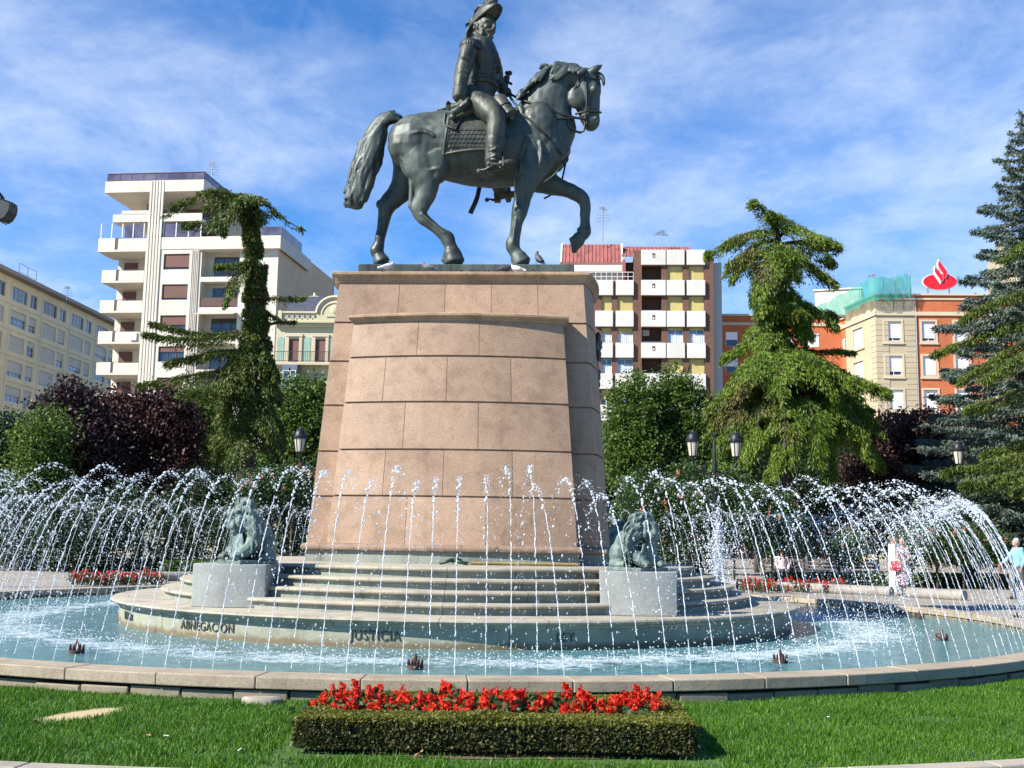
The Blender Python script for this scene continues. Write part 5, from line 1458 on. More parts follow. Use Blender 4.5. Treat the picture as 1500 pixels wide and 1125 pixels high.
g = MB(); g.box(x0-.1, xe+.1, -.55, .1, zcor+.002, zcor+.22); g.box(x0, xe, -.3, -.003, zcor-.3, zcor-.0); zb0, zb1 = UH(400,310)[1], UH(400,238)[1]
g.box(x0+.2, xe, -.4, -.1, zcor+.22, zb0+.02); g.box(x0+.2, xe, -.42, -.08, zb1-.12, zb1+.05); g.box(x0+.2, x0+.55, -.45, -.05, zb0, zb1+.1); g.build('cornice', W_olive, bh, bevel=.02)
g = MB(); xx = x0+.7; hh_ = zb1-.12-zb0
while xx < xe-.5:
    for a, b in (((xx,zb0),(xx+hh_*.8,zb1-.12)), ((xx,zb1-.12),(xx+hh_*.8,zb0))): g.bar((a[0],-.25,a[1]), (b[0],-.25,b[1]), .09, .10)
    xx += hh_*.8
g.build('balustrade', W_olive, bh)
# gable
gx = UH(700,200)[0]; gr = gx-UH(540,200)[0]; gz = zb0; gt = UH(690,105)[1]; H_ = gt-gz
arc = [(gx+gr*cos(a), gz+.6+(H_-.6)*sin(a)) for a in [pi*k/24 for k in range(25)]]
g = MB(); g.slab([(gx+gr,gz-.3)] + arc + [(gx-gr,gz-.3)], -.5, .1); 
g.build('gable', W_olive, bh, auto=30)
g = MB(); arc2 = [(gx+gr*.99*cos(a), gz+.6+(H_-.6)*.99*sin(a)) for a in [pi*k/24 for k in range(25)]]; g.tube([(p[0],-.52,p[1]) for p in arc2], .16, 6); arc3 = [(gx+gr*.7*cos(a), gz+.5+(H_-.6)*.7*sin(a)) for a in [pi*k/24 for k in range(25)]]; g.tube([(p[0],-.5,p[1]) for p in arc3], .08, 6)
g.ball((gx,-.5,gz+H_*.45), (.35,.12,.42), 10); g.box(gx-.7, gx+.7, -.58, -.5, gz+.25, gz+.4); g.build('gable_moulding', W_creamtrim, bh)
g = MB(); zr0, zr1 = UH(350,228,1.5)[1], UH(350,128,4)[1]; g.loft([[(x0+.3,.3,zcor+.2),(xe-.3,.3,zcor+.2)], [(x0+.8,2.2,zr1),(xe-.8,2.2,zr1)], [(x0+1,8,zr1+.1),(xe-1,8,zr1+.1)]], False, 0, False); g.add([(x0+.3,.3,zcor+.2),(x0+.8,2.2,zr1),(x0+1,8,zr1+.1),(x0+.3,12,zcor+.2)], [(0,1,2,3)]); g.build('roof', W_slate, bh, fix=False)
cz_ = UH(500,60,4); g = MB(); g.box(cz_[0]-.35, cz_[0]+.35, 4, 4.7, zr1-.5, cz_[1]-.4); g.box(cz_[0]-.42, cz_[0]+.42, 3.93, 4.77, cz_[1]-.4, cz_[1]-.25); g.tube([(cz_[0],4.35,cz_[1]-.25),(cz_[0],4.35,cz_[1]+.1)], .14, 8); g.build('chimney', W_creamtrim, bh)
g = MB(); g.box(UH(240,800)[0], UH(375,800)[0], -1.2, -.005, zfl-dz+.1, zfl-.3); g.build('glazed_bay', plain('blue_grey_bay', (.12,.14,.18), .4), bh, bevel=.02)
for f0, f1 in ((.06,.46),(.54,.94)):
    a, b = UH(240,800)[0], UH(375,800)[0]; window(bh, lerp(a,b,f0), lerp(a,b,f1), zfl-dz+1.0, zfl-.8, -1.24, F_white, G_blue, None, 0, 0, .05)

# ------------------------------------------------ long beige block on the left
def PLB(X, Y): return X/4.02, 360 + Y/4.02
p0 = at(0, 397, 125); p1 = None
for k in range(600):
    q = at(166.7, 477, 125 + k*.1)
    if q.z >= p0.z: p1 = q; break
rz = atan2(p1.y-p0.y, p1.x-p0.x)
bl = thing('long_apartment_block', 'long beige apartment block in the shade receding at the left edge of the photo', 'apartment building', (p0.x, p0.y, 0), rz)
FL = Facade(p0, rz, bl); UL = lambda X,Y: FL.uv(*PLB(X,Y)); rL = lambda x0,y0,x1,y1: (UL(x0,y0)[0], UL(x1,y1)[0], UL(x1,y1)[1], UL(x0,y0)[1])
wide = [(UL(75,260)[0], UL(165,290)[0]), (UL(258,340)[0], UL(338,370)[0]), (UL(420,420)[0], UL(500,450)[0]), (UL(570,480)[0], UL(632,500)[0])]
narr = [(UL(180,310)[0], UL(222,330)[0]), (UL(352,385)[0], UL(390,405)[0]), (UL(512,455)[0], UL(545,475)[0])]
pch = (wide[3][0]-wide[0][0])/3; ww = wide[0][1]-wide[0][0]; nw = narr[0][1]-narr[0][0]; no = narr[0][0]-wide[0][0]
base = wide[0][0]
xs = []
for k in range(-4, 7): xs.append((base+pch*k, base+pch*k+ww, 1)); xs.append((base+pch*k+no, base+pch*k+no+nw, 0))
zt_ = UL(75,160)[1]; zA = (UL(75,318)[1], UL(75,235)[1]); zB = (UL(62,465)[1], UL(62,372)[1]); dz = zA[0]-zB[0]
zs_ = [(zA[0]-dz*k, zA[0]-dz*k+(zB[1]-zB[0] if k else zA[1]-zA[0])) for k in range(12) if zA[0]-dz*k > 1]
XA, XB = xs[0][0]-1.5, xs[-1][1]+1.2
eave = UL(75,190)[1]
g = MB(); xs = [x for x in xs if not (x[1] < UL(0,300)[0]-6 or x[0] > UL(690,600)[0])]; zs_ = zs_[:6]; ops = [(a,b,z0,z1) for a,b,_ in xs for z0,z1 in zs_]
wall_open(g, XA, XB, 0, eave, ops, .3); g.add([(XB,0,0),(XB,13,0),(XB,13,eave),(XB,0,eave)], [(0,1,2,3)]); g.add([(XA,0,0),(XA,13,0),(XA,13,eave),(XA,0,eave)], [(0,1,2,3)]); g.build('wall', W_beige, bl, fix=False)
g = MB()
for z0, z1 in zs_:
    g.box(XA, XB, -.10, -.003, z0-.62, z0-.50)
for a, b, w_ in xs:
    if w_: g.box(a-.42, a-.26, -.06, -.003, 0, eave-.3)
g.build('string_course', W_beige, bl)
g = MB(); g.box(XA-.5, XB+.6, -1.1, 13.3, eave+.002, eave+.45); g.build('eaves', wallmat('dusty_eaves', (.34,.27,.22), (.2,.17,.14), .4), bl)
g = MB(); g.loft([[(XA-.5,-1.0,eave+.45),(XB+.6,-1.0,eave+.45)],[(XA-.5,6,eave+2.4),(XB+.6,6,eave+2.4)],[(XA-.5,13,eave+.45),(XB+.6,13,eave+.45)]], False, 0, False); g.build('roof', plain('brown_tile_roof', (.20,.13,.10), .8), bl, fix=False)
random.seed(11)
nwd = 0
for a, b, w_ in xs:
    for j, (z0, z1) in enumerate(zs_[:6]):
        nwd += 1
        if nwd > 98: continue
        dr = random.choice([0,.1,0]) if j == 0 else random.choice([.98,.55,.6,.98,.7,.35,.9,.45])
        window(bl, a+.02, b-.02, z0+.02, z1-.02, .2, F_alu, G_blue if random.random() < .7 else G_dark, S_beige, dr, 3 if w_ else 1, .06, None, j != 0)
cu = UL(40,110); g = MB(); g.box(cu[0]-1.1, cu[0]+.9, 2, 3.2, eave+.4, UL(40,62)[1]); g.box(cu[0]-.1, cu[0]+.5, 2.2, 2.9, UL(40,62)[1], UL(40,40)[1], 1); g.build('chimney', [W_white, W_slate], bl)
g = MB(); a = UL(155,215); b = UL(258,215); z0, z1 = eave+.5, UL(255,150)[1]
for q in (0, .5, 1): g.tube([(lerp(a[0],b[0],q),1,z0-.2),(lerp(a[0],b[0],q),1,z1)], .05, 5)
for q in (0, .5, 1): g.tube([(a[0],1,lerp(z0,z1,q)),(b[0],1,lerp(z0,z1,q))], .035, 5)
g.build('rooftop_frame', M_galv, bl)
a_ = at(98, 432, 138); antenna('tv_antenna', (a_.x, a_.y, a_.z-1.5), 2.6, 'small dish and aerial mast on the roof of the long beige block')

# ------------------------------------------------ beige block behind the blue spruce
O = at(1474, 560, 128); bs = thing('far_beige_block', 'tall beige block mostly hidden behind the blue spruce on the right', 'apartment building', (O.x, O.y, 0), radians(-16))
FS2 = Facade(O, radians(-16), bs); zt = FS2.uv(1470, 352)[1]; xe = 18
ops = [(1.4+3.4*k, 3.0+3.4*k, zt-2.6-3.0*j, zt-1.2-3.0*j) for k in range(4) for j in range(6)]
g = MB(); wall_open(g, 0, xe, 0, zt, ops, .3); g.add([(0,0,0),(0,12,0),(0,12,zt),(0,0,zt)], [(0,1,2,3)]); g.add([(0,0,zt),(xe,0,zt),(xe,12,zt),(0,12,zt)], [(0,1,2,3)]); g.build('wall', W_cream, bs, fix=False)
for o in ops: window(bs, o[0]+.02, o[1]-.02, o[2]+.02, o[3]-.02, .2, F_white, G_dark, S_beige, random.choice([.4,.7,.95]), 1, .06)
g = MB(); g.box(-.2, xe+.2, -.3, .1, zt+.002, zt+.3); g.build('cornice', W_creamtrim, bs)
# ============================================================ TREES AND SHRUBS
rng = np.random.default_rng(99); random.seed(99)
M_bark = plain('bark', (.075,.055,.04), .9, 0, .35, 3, .6, 12)
M_twig = plain('dark_twig', (.05,.038,.028), .9, 0, .3, 3)
L_green = leafmat('leaf_green', (.024,.056,.008), (.065,.125,.016), (.150,.215,.035), .32)
L_bright = leafmat('leaf_yellow_green', (.040,.080,.012), (.085,.145,.022), (.17,.235,.045), .35)
L_dark = leafmat('leaf_dark_green', (.010,.024,.008), (.020,.044,.013), (.042,.078,.022), .2)
L_plum = leafmat('leaf_plum', (.014,.008,.010), (.032,.015,.018), (.075,.034,.034), .2)
L_plum2 = leafmat('leaf_plum_red', (.020,.009,.010), (.045,.018,.018), (.095,.040,.032), .2)
L_cedar = leafmat('needle_cedar', (.030,.066,.006), (.100,.165,.014), (.205,.270,.028), .3, .9)
L_cedar_d = leafmat('needle_cedar_dark', (.022,.048,.006), (.064,.098,.012), (.150,.178,.026), .25, .9)
L_cedar_b = leafmat('needle_old_brown', (.045,.048,.010), (.085,.080,.016), (.13,.115,.026), .2)
L_spruce = leafmat('needle_blue', (.040,.068,.050), (.092,.132,.100), (.18,.23,.18), .2, .8)
L_rose = leafmat('rose_leaf', (.018,.045,.012), (.038,.080,.02), (.08,.13,.035), .25, 1.5)
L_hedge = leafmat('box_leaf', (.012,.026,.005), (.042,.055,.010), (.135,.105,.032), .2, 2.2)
L_hedge_top = leafmat('box_leaf_top', (.055,.070,.008), (.125,.135,.016), (.235,.215,.035), .3, 3.0)
P_red = leafmat('petal_red', (.38,.006,.003), (.62,.018,.006), (.80,.085,.022), .25, 9, .7)
P_pink = leafmat('petal_pink', (.42,.10,.06), (.58,.22,.14), (.72,.42,.32), .25, 3)

def crown_points(lobes, n, shell=.5, cl=40, cr=.28, holes=.42, hs=.55):
    """leaf positions: clumps spread through the lobes' outer half, with gaps between the clumps"""
    vol = np.array([ (l[1][0]*l[1][1]*l[1][2])**(2/3) for l in lobes]); pr = vol/vol.sum()
    out = []; m = int(n/cl*1.5)
    which = rng.choice(len(lobes), size=m, p=pr)
    for i in which:
        c, r = lobes[i]; d = rng.normal(size=3); d /= np.linalg.norm(d); rr = rng.uniform(shell, 1.0)**.6
        rr *= 1 + .30*noise.noise(Vector(d*2.6) + Vector((i*3.1, 0, 0)))
        if rng.random() < .10: rr *= 1.14
        p = np.array(c) + d*np.array(r)*rr
        if noise.noise(Vector(p*hs)) < -holes: continue
        k = int(cl*rng.uniform(.6, 1.4)); s = cr*rng.uniform(.6, 1.5)
        q = rng.normal(size=(k,3))*np.array([s, s, s*.75]) + p
        out.append(q)
    return np.concatenate(out)[:n] if out else np.zeros((0,3))

def limb_mesh(g, a, b, r0, r1, wob=.25):
    a, b = Vector(a), Vector(b); n = 5; pts = []
    for i in range(n+1):
        t = i/n; p = a.lerp(b, t); w = wob*(b-a).length*.12*sin(pi*t)
        pts.append(p + Vector((random.uniform(-w,w), random.uniform(-w,w), random.uniform(-w,w)*.5)))
    g.tube(pts, [lerp(r0, r1, i/n) for i in range(n+1)], 7)

def broadleaf(name, label, lobes_px, D, mat, n, size, group=None, cat='tree', trunk_r=.16, base=None, cl=40, cr=.28, holes=.42, depth=.9, ground=.0, aspect=.6, shell=.45):
    lobes = []
    for q in lobes_px:
        px, py, rx, ry = q[:4]; dd = q[4] if len(q) > 4 else 0.0
        c = at(px, py, D+dd); k = (D+dd)/FPX; lobes.append(((c.x, c.y, c.z), (rx*k, depth*.5*(rx+ry)*k, ry*k)))
    if base is None:
        bx = sum(l[0][0] for l in lobes)/len(lobes); by = sum(l[0][1] for l in lobes)/len(lobes); base = (bx, by, ground)
    t = thing(name, label, cat, base, 0, group)
    B = np.array(base)
    P = crown_points(lobes, n, shell, cl, cr, holes); P = P[P[:,2] > ground+.05]
    up = np.tile((0,0,1.0), (len(P),1))
    V, F = leaves(P - B, size, aspect, up=None, jitter=1.0, droop=.25)
    link('crown', np_mesh('crown', V, F, mat), t)
    g = MB(); zc = sum(l[0][2] for l in lobes)/len(lobes); top = Vector((sum(l[0][0] for l in lobes)/len(lobes), base[1], zc)) - Vector(base)
    limb_mesh(g, (0,0,-.1), top*.55, trunk_r, trunk_r*.7, .1)
    for l in lobes:
        limb_mesh(g, top*.5, Vector(l[0]) - Vector(base), trunk_r*.55, trunk_r*.15)
        for k in range(3):
            d = Vector(rng.normal(size=3)).normalized(); e = Vector(l[0]) - Vector(base) + Vector((d.x*l[1][0], d.y*l[1][1], d.z*l[1][2]))*.8
            limb_mesh(g, Vector(l[0]) - Vector(base), e, trunk_r*.2, trunk_r*.06)
    g.build('trunk', M_bark, t, True)
    return t

def conifer(name, label, base, trunk, branches, mat, n_per_m, tuft=.24, aspect=.28, group=None, droop=.5, hang=.5, mats2=None, column=None, wid=1.0):
    """trunk: list of (point, radius); branches: (points, width, droop) - foliage pads hang along each branch"""
    t = thing(name, label, 'tree', base, 0, group); B = Vector(base)
    g = MB(); g.tube([Vector(p)-B for p, r in trunk], [r for p, r in trunk], 9)
    g.build('trunk', M_bark, t, True)
    gb = MB(); PP = []; DD = []
    for br in branches:
        pts, W, dr = br; c = catmull(pts, 6); L = sum((c[i+1]-c[i]).length for i in range(len(c)-1))
        gb.tube([p-B for p in c], [lerp(.085, .015, i/(len(c)-1)) for i in range(len(c))], 6)
        n = int(L*n_per_m*W); 
        s = rng.uniform(.06, 1.0, n)**.85; idx = s*(len(c)-1)
        i0 = np.minimum(idx.astype(int), len(c)-2); f = idx-i0; C = np.array([tuple(p) for p in c])
        p = C[i0]*(1-f[:,None]) + C[i0+1]*f[:,None]; tg = C[i0+1]-C[i0]; tg /= np.linalg.norm(tg, axis=1, keepdims=True)+1e-9
        lat = np.stack([-tg[:,1], tg[:,0], np.zeros(n)], 1); lat /= np.linalg.norm(lat, axis=1, keepdims=True)+1e-9
        wprof = W*np.clip(np.minimum(s*3.2+.25, 1.15*(1.08-s)+.12), .05, 1)
        # side sprays: foliage gathered on discrete sprays so that gaps stay open
        ns = max(6, int(L*3.0)); sp = rng.integers(0, ns, n); so = rng.uniform(-.035, .035, n)
        u = rng.beta(1.3, 1.6, n)*np.where(rng.random(n) < .5, 1, -1)
        ph = 1.6*np.sin(sp*12.9898)
        off = u*wprof
        q = p + lat*off[:,None] + tg*(np.abs(off)*.55)[:,None]
        q[:,2] += .10*W - dr*(np.abs(u)**1.6)*wprof - np.abs(rng.normal(0, .10, n))*W
        hg = rng.random(n) < .42
        q[:,2] -= np.where(hg, rng.random(n)**1.5*hang*wprof*(.6+.7*np.abs(np.sin(idx*2.3+ph))), 0)
        q += rng.normal(0, .05, (n,3))
        # ragged: drop what falls in the gaps
        k = np.array([noise.noise(Vector((a[0]*1.7, a[1]*1.7, a[2]*2.3))) for a in q]) > -.30
        d = tg*.9 + lat*np.sign(off)[:,None]*.8; d[:,2] -= np.where(hg, 1.3, .35)
        PP.append(q[k]); DD.append(d[k])
    if column is not None: PP.append(column[0]); DD.append(column[1])
    P = np.concatenate(PP); Dd = np.concatenate(DD)
    sel = np.array([noise.noise(Vector((a[0]*.55+9, a[1]*.55, a[2]*.55))) for a in P]) + rng.normal(0, .12, len(P))
    V, F = leaves(P - np.array(B), tuft, aspect, dirs=Dd*1.25, jitter=.55)
    V = V.reshape(-1,4,3); cut = .44
    a = sel < cut; 
    link('foliage', np_mesh('foliage', V[a].reshape(-1,3), np.arange(a.sum()*4).reshape(-1,4), mat), t)
    b = ~a
    if b.sum() > 20: link('older_foliage', np_mesh('older_foliage', V[b].reshape(-1,3), np.arange(b.sum()*4).reshape(-1,4), mats2 or L_cedar_b), t)
    gb.build('branches', M_twig, t, True)
    return t

# ---------------- the odd one sided cedar left of the statue
DA = 46.0
def PA(X, Y, dd=0.0): return at(200 + X/2.445, 260 + Y/2.445, DA+dd)
tr = [(405,110),(412,200),(425,330),(420,460),(425,600),(400,760),(390,950)]
b0 = at(200+385/2.445, 845, DA); base = (b0.x, DA, .0)
trunk = [(Vector((b0.x, DA, -.1)), .42)] + [(PA(x,y), lerp(.40,.10,1-i/6)) for i, (x,y) in enumerate(reversed(tr))]
trunk = [(p, lerp(.42, .08, i/(len(trunk)-1))) for i, (p, r) in enumerate(trunk)]
brs = []
def Bq(pts, W, dr): brs.append(([PA(*q) for q in pts], W, dr))
Bq([(410,95,0),(340,62,-.3),(270,52,-.6),(180,82,-.9),(98,128,-1.1)], .75, .35); Bq([(415,80,0),(380,66,.3),(330,80,.8),(250,110,1.2)], .8, .5)
Bq([(405,110,0),(330,130,.2),(250,160,.4),(168,172,.4)], .7, .4); Bq([(412,85,0),(440,75,-.2),(480,110,-.4),(530,150,-.5),(592,186,-.5)], .5, .25)
Bq([(412,85,0),(400,70,-.8),(380,80,-1.6)], .8, .5); Bq([(412,95,0),(350,110,-.8),(300,150,-1.5),(310,195,-1.6)], .7, .6); Bq([(415,110,0),(440,130,.8),(430,160,1.2)], .6, .5)
Bq([(415,290,0),(370,310,-.3),(320,318,-.5),(282,322,-.6)], .45, .3); Bq([(412,300,0),(370,345,-.5),(340,400,-.8),(318,455,-.9)], .6, .5)
Bq([(455,440,0),(500,432,-.2),(560,436,-.3),(605,432,-.3)], .26, .2); Bq([(460,530,0),(510,520,.2),(570,520,.3)], .24, .2); Bq([(460,480,0),(490,500,.2),(520,520,.3)], .25, .2)
Bq([(415,545,0),(330,570,-.4),(220,578,-.8),(120,575,-1.0),(28,562,-1.1)], .62, .45); Bq([(410,550,0),(250,560,.2),(140,545,.2),(48,524,.3)], .42, .3)
Bq([(410,620,0),(300,625,-.4),(200,645,-.6),(105,670,-.7)], .55, .5); Bq([(400,660,0),(300,690,.3),(180,710,.5),(70,735,.6),(10,745,.6)], .6, .5); Bq([(395,680,0),(330,720,-1),(260,760,-1.6),(150,770,-2)], .8, .6)
for k in range(16):
    y = 560 + k*24; sx = random.choice((-1,1)); L = random.uniform(60, 125)*(1 if sx < 0 else .75); d = random.uniform(-1.9, 1.2)
    Bq([(415,y,0),(415+sx*L*.5,y+22,d*.6),(415+sx*L,y+75,d),(415+sx*L*1.12,y+120,d*1.1)], .65, .6)
# the ivy thick sleeve of foliage round the trunk
n = 36000; yy = rng.uniform(70, 960, n); xs_ = np.interp(yy, [70,110,200,330,450,600,800,960], [400,408,412,430,425,428,395,390]); hw = np.interp(yy, [70,130,200,330,450,600,700,800,960], [42,34,34,42,44,56,85,110,120])
hw = hw*(.78 + .30*np.abs(np.sin(yy*.035)) + .1*np.sin(yy*.11))
an = rng.uniform(0, 2*pi, n); rr = np.sqrt(rng.uniform(.35, 1, n))
cp = np.array([tuple(PA(x,y)) for x, y in zip(xs_, yy)]); k_ = DA/FPX/2.445
cp = cp + np.stack([np.cos(an)*rr*hw*k_, np.sin(an)*rr*hw*k_*.95, -rng.random(n)*.35], 1)
kk = np.array([noise.noise(Vector((a[0]*1.5, a[1]*1.5, a[2]*1.6))) for a in cp]) > -.33
cp = cp[kk]; cd = np.stack([np.cos(an), np.sin(an), -np.full(n, 1.1)], 1)[kk]
conifer('cedar_tree', 'dark lopsided cedar with shaggy trunk and long bare arms before the white tower', base, trunk, brs, L_cedar_d, 1150, .175, .24, None, .5, .6, L_cedar_b, (cp, cd))

# ---------------- the big tiered cedar right of the statue
DB = 44.0
def PC_(X, Y, dd=0.0): return at(1020 + X/2.555, 280 + Y/2.555, DB+dd)
b0 = at(1020+325/2.555, 845, DB); base = (b0.x, DB, 0)
tr = [(240,60),(300,140),(325,300),(315,450),(325,600),(330,800),(325,1000)]
trunk = [(Vector((b0.x, DB, -.1)), .45)] + [(PC_(x,y), .3) for x, y in reversed(tr)]; trunk = [(p, lerp(.45,.05,i/(len(trunk)-1))) for i, (p, r) in enumerate(trunk)]
brs = []
def Bq(pts, W, dr): brs.append(([PC_(*q) for q in pts], W, dr))
Bq([(300,150,0),(260,80,-.2),(215,42,-.3),(205,55,-.3)], .55, .5); Bq([(300,150,0),(300,100,-.5),(270,80,-.9)], .6, .5); Bq([(300,150,0),(320,110,.4),(300,90,.8)], .6, .6)
Bq([(310,170,0),(240,150,-.4),(160,170,-.8),(90,205,-1),(38,238,-1)], .8, .6); Bq([(310,180,0),(230,200,-.9),(160,250,-1.5),(110,290,-1.7)], .85, .8); Bq([(312,200,0),(250,230,.6),(180,260,1),(130,330,1.2)], .8, .8)
Bq([(312,170,0),(360,130,-.5),(430,160,-1),(490,185,-1.2),(532,208,-1.2)], .85, .55); Bq([(315,200,0),(390,190,.5),(460,220,.9),(510,270,1)], .85, .7); Bq([(318,240,0),(390,260,-.8),(460,300,-1.2),(522,350,-1.3)], .7, .6)
Bq([(315,200,0),(290,220,-1.4),(260,300,-2.2),(235,400,-2.5)], .95, .8); Bq([(315,220,0),(340,210,-1.6),(370,250,-2.4)], .95, .7); Bq([(315,250,0),(240,330,-.6),(218,420,-.8)], .6, .7); Bq([(318,260,0),(330,270,1.6),(360,320,2.2)], .9, .8)
Bq([(315,430,0),(370,410,-.8),(440,440,-1.1),(530,515,-1.2)], .75, .55); Bq([(315,440,0),(350,430,-1.5),(390,455,-2.2)], .8, .6); Bq([(318,440,0),(400,450,.8),(490,455,1.2),(520,480,1.2)], .6, .4)
Bq([(315,500,0),(250,520,-.5),(170,580,-.9),(95,628,-1)], .75, .55); Bq([(315,520,0),(240,510,.6),(190,540,1)], .8, .6); Bq([(330,590,0),(450,600,-.3),(530,600,-.4),(592,608,-.4)], .35, .25)
for k in range(20):
    y_ = 330 + k*15; s_ = 1 if k % 2 else -1; L_ = random.uniform(45, 95); d_ = random.uniform(-1.8, .8)
    Bq([(318,y_,0),(318+s_*L_*.5,y_+8,d_*.6),(318+s_*L_,y_+45,d_),(318+s_*L_*1.1,y_+80,d_*1.1)], .6, .6)
for (x1, y1, x2, y2, d, W) in [(160,690,35,830,-1.2,1.0),(200,650,110,760,-2.2,1.1),(230,640,150,760,-3,1.1),(560,680,722,758,-1,1.0),(500,660,620,760,-2.2,1.1),(430,640,520,760,-3.1,1.1),(320,640,300,760,-3.4,1.2),(150,770,30,915,-1.5,1.1),(190,800,80,950,-2.8,1.2),(250,820,180,1000,-3.6,1.2),(330,820,330,1000,-4,1.2),(430,820,450,1000,-3.8,1.2),(540,790,640,920,-2.6,1.2),(580,800,700,890,-1.4,1.1),(460,880,510,1075,-3.4,1.1),(330,890,275,1060,-3.9,1.1),(200,880,110,1030,-2.6,1.2),(560,880,660,1000,-2.4,1.2),(180,720,60,860,1.5,1.1),(500,720,660,830,1.5,1.1),(250,700,200,820,2.8,1.2),(420,720,500,860,2.8,1.2),(120,900,50,1040,.5,1.2),(600,900,690,1020,.5,1.2)]:
    Bq([(320,y1-60,0),(lerp(320,x1,.6),y1-38,d*.5),(x1,y1,d*.85),(x2,y2,d)], W, .75)
conifer('cedar_tree', 'broad bright green cedar with drooping tiers between the panelled block and the corner building', base, trunk, brs, L_cedar, 1350, .175, .22, None, .5, .62, L_cedar_b)

# ---------------- blue spruce at the right edge, dark cedar arms in front of it
DS = 43.0
b0 = at(1532, 845, DS); base = (b0.x, DS, 0); top = at(1536, 150, DS)
trunk = [(Vector((b0.x, DS, -.1)), .4), (Vector((b0.x, DS, 5)), .33), (Vector((b0.x+.1, DS, 12)), .2), (Vector(top), .03)]
brs = []
for k in range(210):
    t_ = k/210; z = lerp(1.2, top.z-.4, t_); R_ = (6.3*(1-t_)**.82 + .15)*random.uniform(.70, 1.06); a = k*2.399963
    c, s = cos(a), sin(a); x0 = b0.x + .1*t_
    brs.append(([Vector((x0, DS, z)), Vector((x0+R_*.5*c, DS+R_*.5*s, z-.05*R_)), Vector((x0+R_*c, DS+R_*s, z-.06*R_+.12))], .62*(1-.5*t_), .25))
conifer('blue_spruce', 'tall pale blue green spruce at the right edge of the photo', base, trunk, brs, L_spruce, 900, .15, .30, None, .3, .5, L_spruce)
DW = 38.0
def PW(x, y, dd=0.0): return at(x, y, DW+dd)
b0 = at(1560, 850, DW); base = (b0.x, DW, .2); trunk = [(Vector((b0.x, DW, .1)), .36), (PW(1562,650), .3), (PW(1560,470), .18), (PW(1560,330), .05)]
brs = []
def Bq(pts, W, dr): brs.append(([PW(*q) for q in pts], W, dr))
Bq([(1560,470,0),(1500,470,-.4),(1440,490,-.8),(1365,522,-1)], .6, .45); Bq([(1560,480,0),(1510,495,.4),(1450,530,.8),(1405,560,.9)], .65, .5); Bq([(1560,500,0),(1500,520,-1.2),(1440,560,-1.8)], .75, .5); Bq([(1560,440,0),(1500,430,-.5),(1440,450,-.9),(1410,470,-1)], .55, .45); Bq([(1560,380,0),(1510,360,-.3),(1465,385,-.5)], .5, .4)
Bq([(1560,560,0),(1500,570,-.5),(1450,590,-.9),(1415,600,-1)], .6, .5); Bq([(1560,330,0),(1520,345,.2),(1480,370,.3)], .45, .4)
Bq([(1560,650,0),(1500,665,-.8),(1440,680,-1.4),(1385,692,-1.7)], .75, .4); Bq([(1560,660,0),(1500,690,-1.6),(1450,705,-2.4),(1410,712,-2.7)], .8, .4); Bq([(1560,670,0),(1520,700,-2),(1490,720,-3)], .8, .4); Bq([(1560,640,0),(1500,650,.6),(1440,668,.9)], .7, .4)
for k in range(14):
    a = random.uniform(-1.2, 1.2); z = random.uniform(330, 760); L = random.uniform(40, 110)
    Bq([(1560,z,0),(1560+L*.6,z+10,random.uniform(-1,1)),(1560+L,z+40,random.uniform(-2,2))], .7, .5)
conifer('dark_cedar', 'dark green cedar reaching long flat arms across the blue spruce', base, trunk, brs, L_cedar_d, 1150, .165, .22, None, .4, .5, L_cedar)

# ---------------- plum trees
broadleaf('plum_tree', 'dark purple plum tree before the long beige block, with a peak at its left', [(100,590,26,32),(85,640,52,48),(120,660,60,50),(60,690,45,40)], 47, L_plum, 24000, .17, 'purple leaved plum trees', holes=.34)
broadleaf('plum_tree', 'dark purple plum tree with a wide flat crown below the white tower', [(190,640,75,50),(255,625,48,40),(225,600,45,28),(165,600,40,24),(235,680,60,40)], 49, L_plum2, 27000, .17, 'purple leaved plum trees', holes=.34)
broadleaf('plum_tree', 'reddish purple plum tree under the cream corner building', [(1300,645,46,36),(1345,640,40,32),(1320,690,70,40),(1280,690,40,40)], 49, L_plum2, 24000, .17, 'purple leaved plum trees', holes=.36)
broadleaf('plum_tree', 'reddish purple plum tree between the orange wall and the blue spruce', [(1390,640,42,34),(1430,640,42,36),(1400,690,66,40),(1455,680,40,40)], 51, L_plum, 22000, .17, 'purple leaved plum trees', holes=.36)
# ---------------- green trees
broadleaf('broadleaf_tree', 'dark green tree cut by the left edge of the photo', [(8,650,34,42),(-10,700,50,50),(20,700,40,40)], 45, L_dark, 15000, .15, 'green trees round the square')
broadleaf('broadleaf_tree', 'small yellow green tree left of the dark plum tree', [(52,652,26,42),(66,690,30,40),(78,630,20,25),(48,700,26,30)], 44, L_bright, 13000, .14, 'green trees round the square')
broadleaf('broadleaf_tree', 'light green tree showing behind the lower arms of the lopsided cedar', [(285,600,42,34),(310,640,42,40),(265,650,38,40)], 54, L_bright, 15000, .17, 'green trees round the square')
broadleaf('broadleaf_tree', 'leafy green tree between the lopsided cedar and the pedestal', [(430,590,34,34),(455,640,46,52),(420,660,34,50),(460,585,22,30)], 53, L_green, 20000, .17, 'green trees round the square')
broadleaf('broadleaf_tree', 'upright green tree just right of the pedestal', [(902,612,11,48),(917,598,11,50),(932,590,11,50),(946,603,11,48),(905,665,26,52),(930,660,28,56),(950,665,22,50)], 50, L_green, 22000, .14, 'green trees round the square', holes=.6, cl=26, cr=.2)
broadleaf('broadleaf_tree', 'upright green tree with a pointed top in front of the panelled block', [(962,604,11,48),(977,592,11,50),(993,588,11,52),(1009,598,11,50),(1025,612,11,46),(970,665,28,52),(1000,662,30,54),(1028,668,22,46)], 51, L_green, 24000, .14, 'green trees round the square', holes=.6, cl=26, cr=.2)
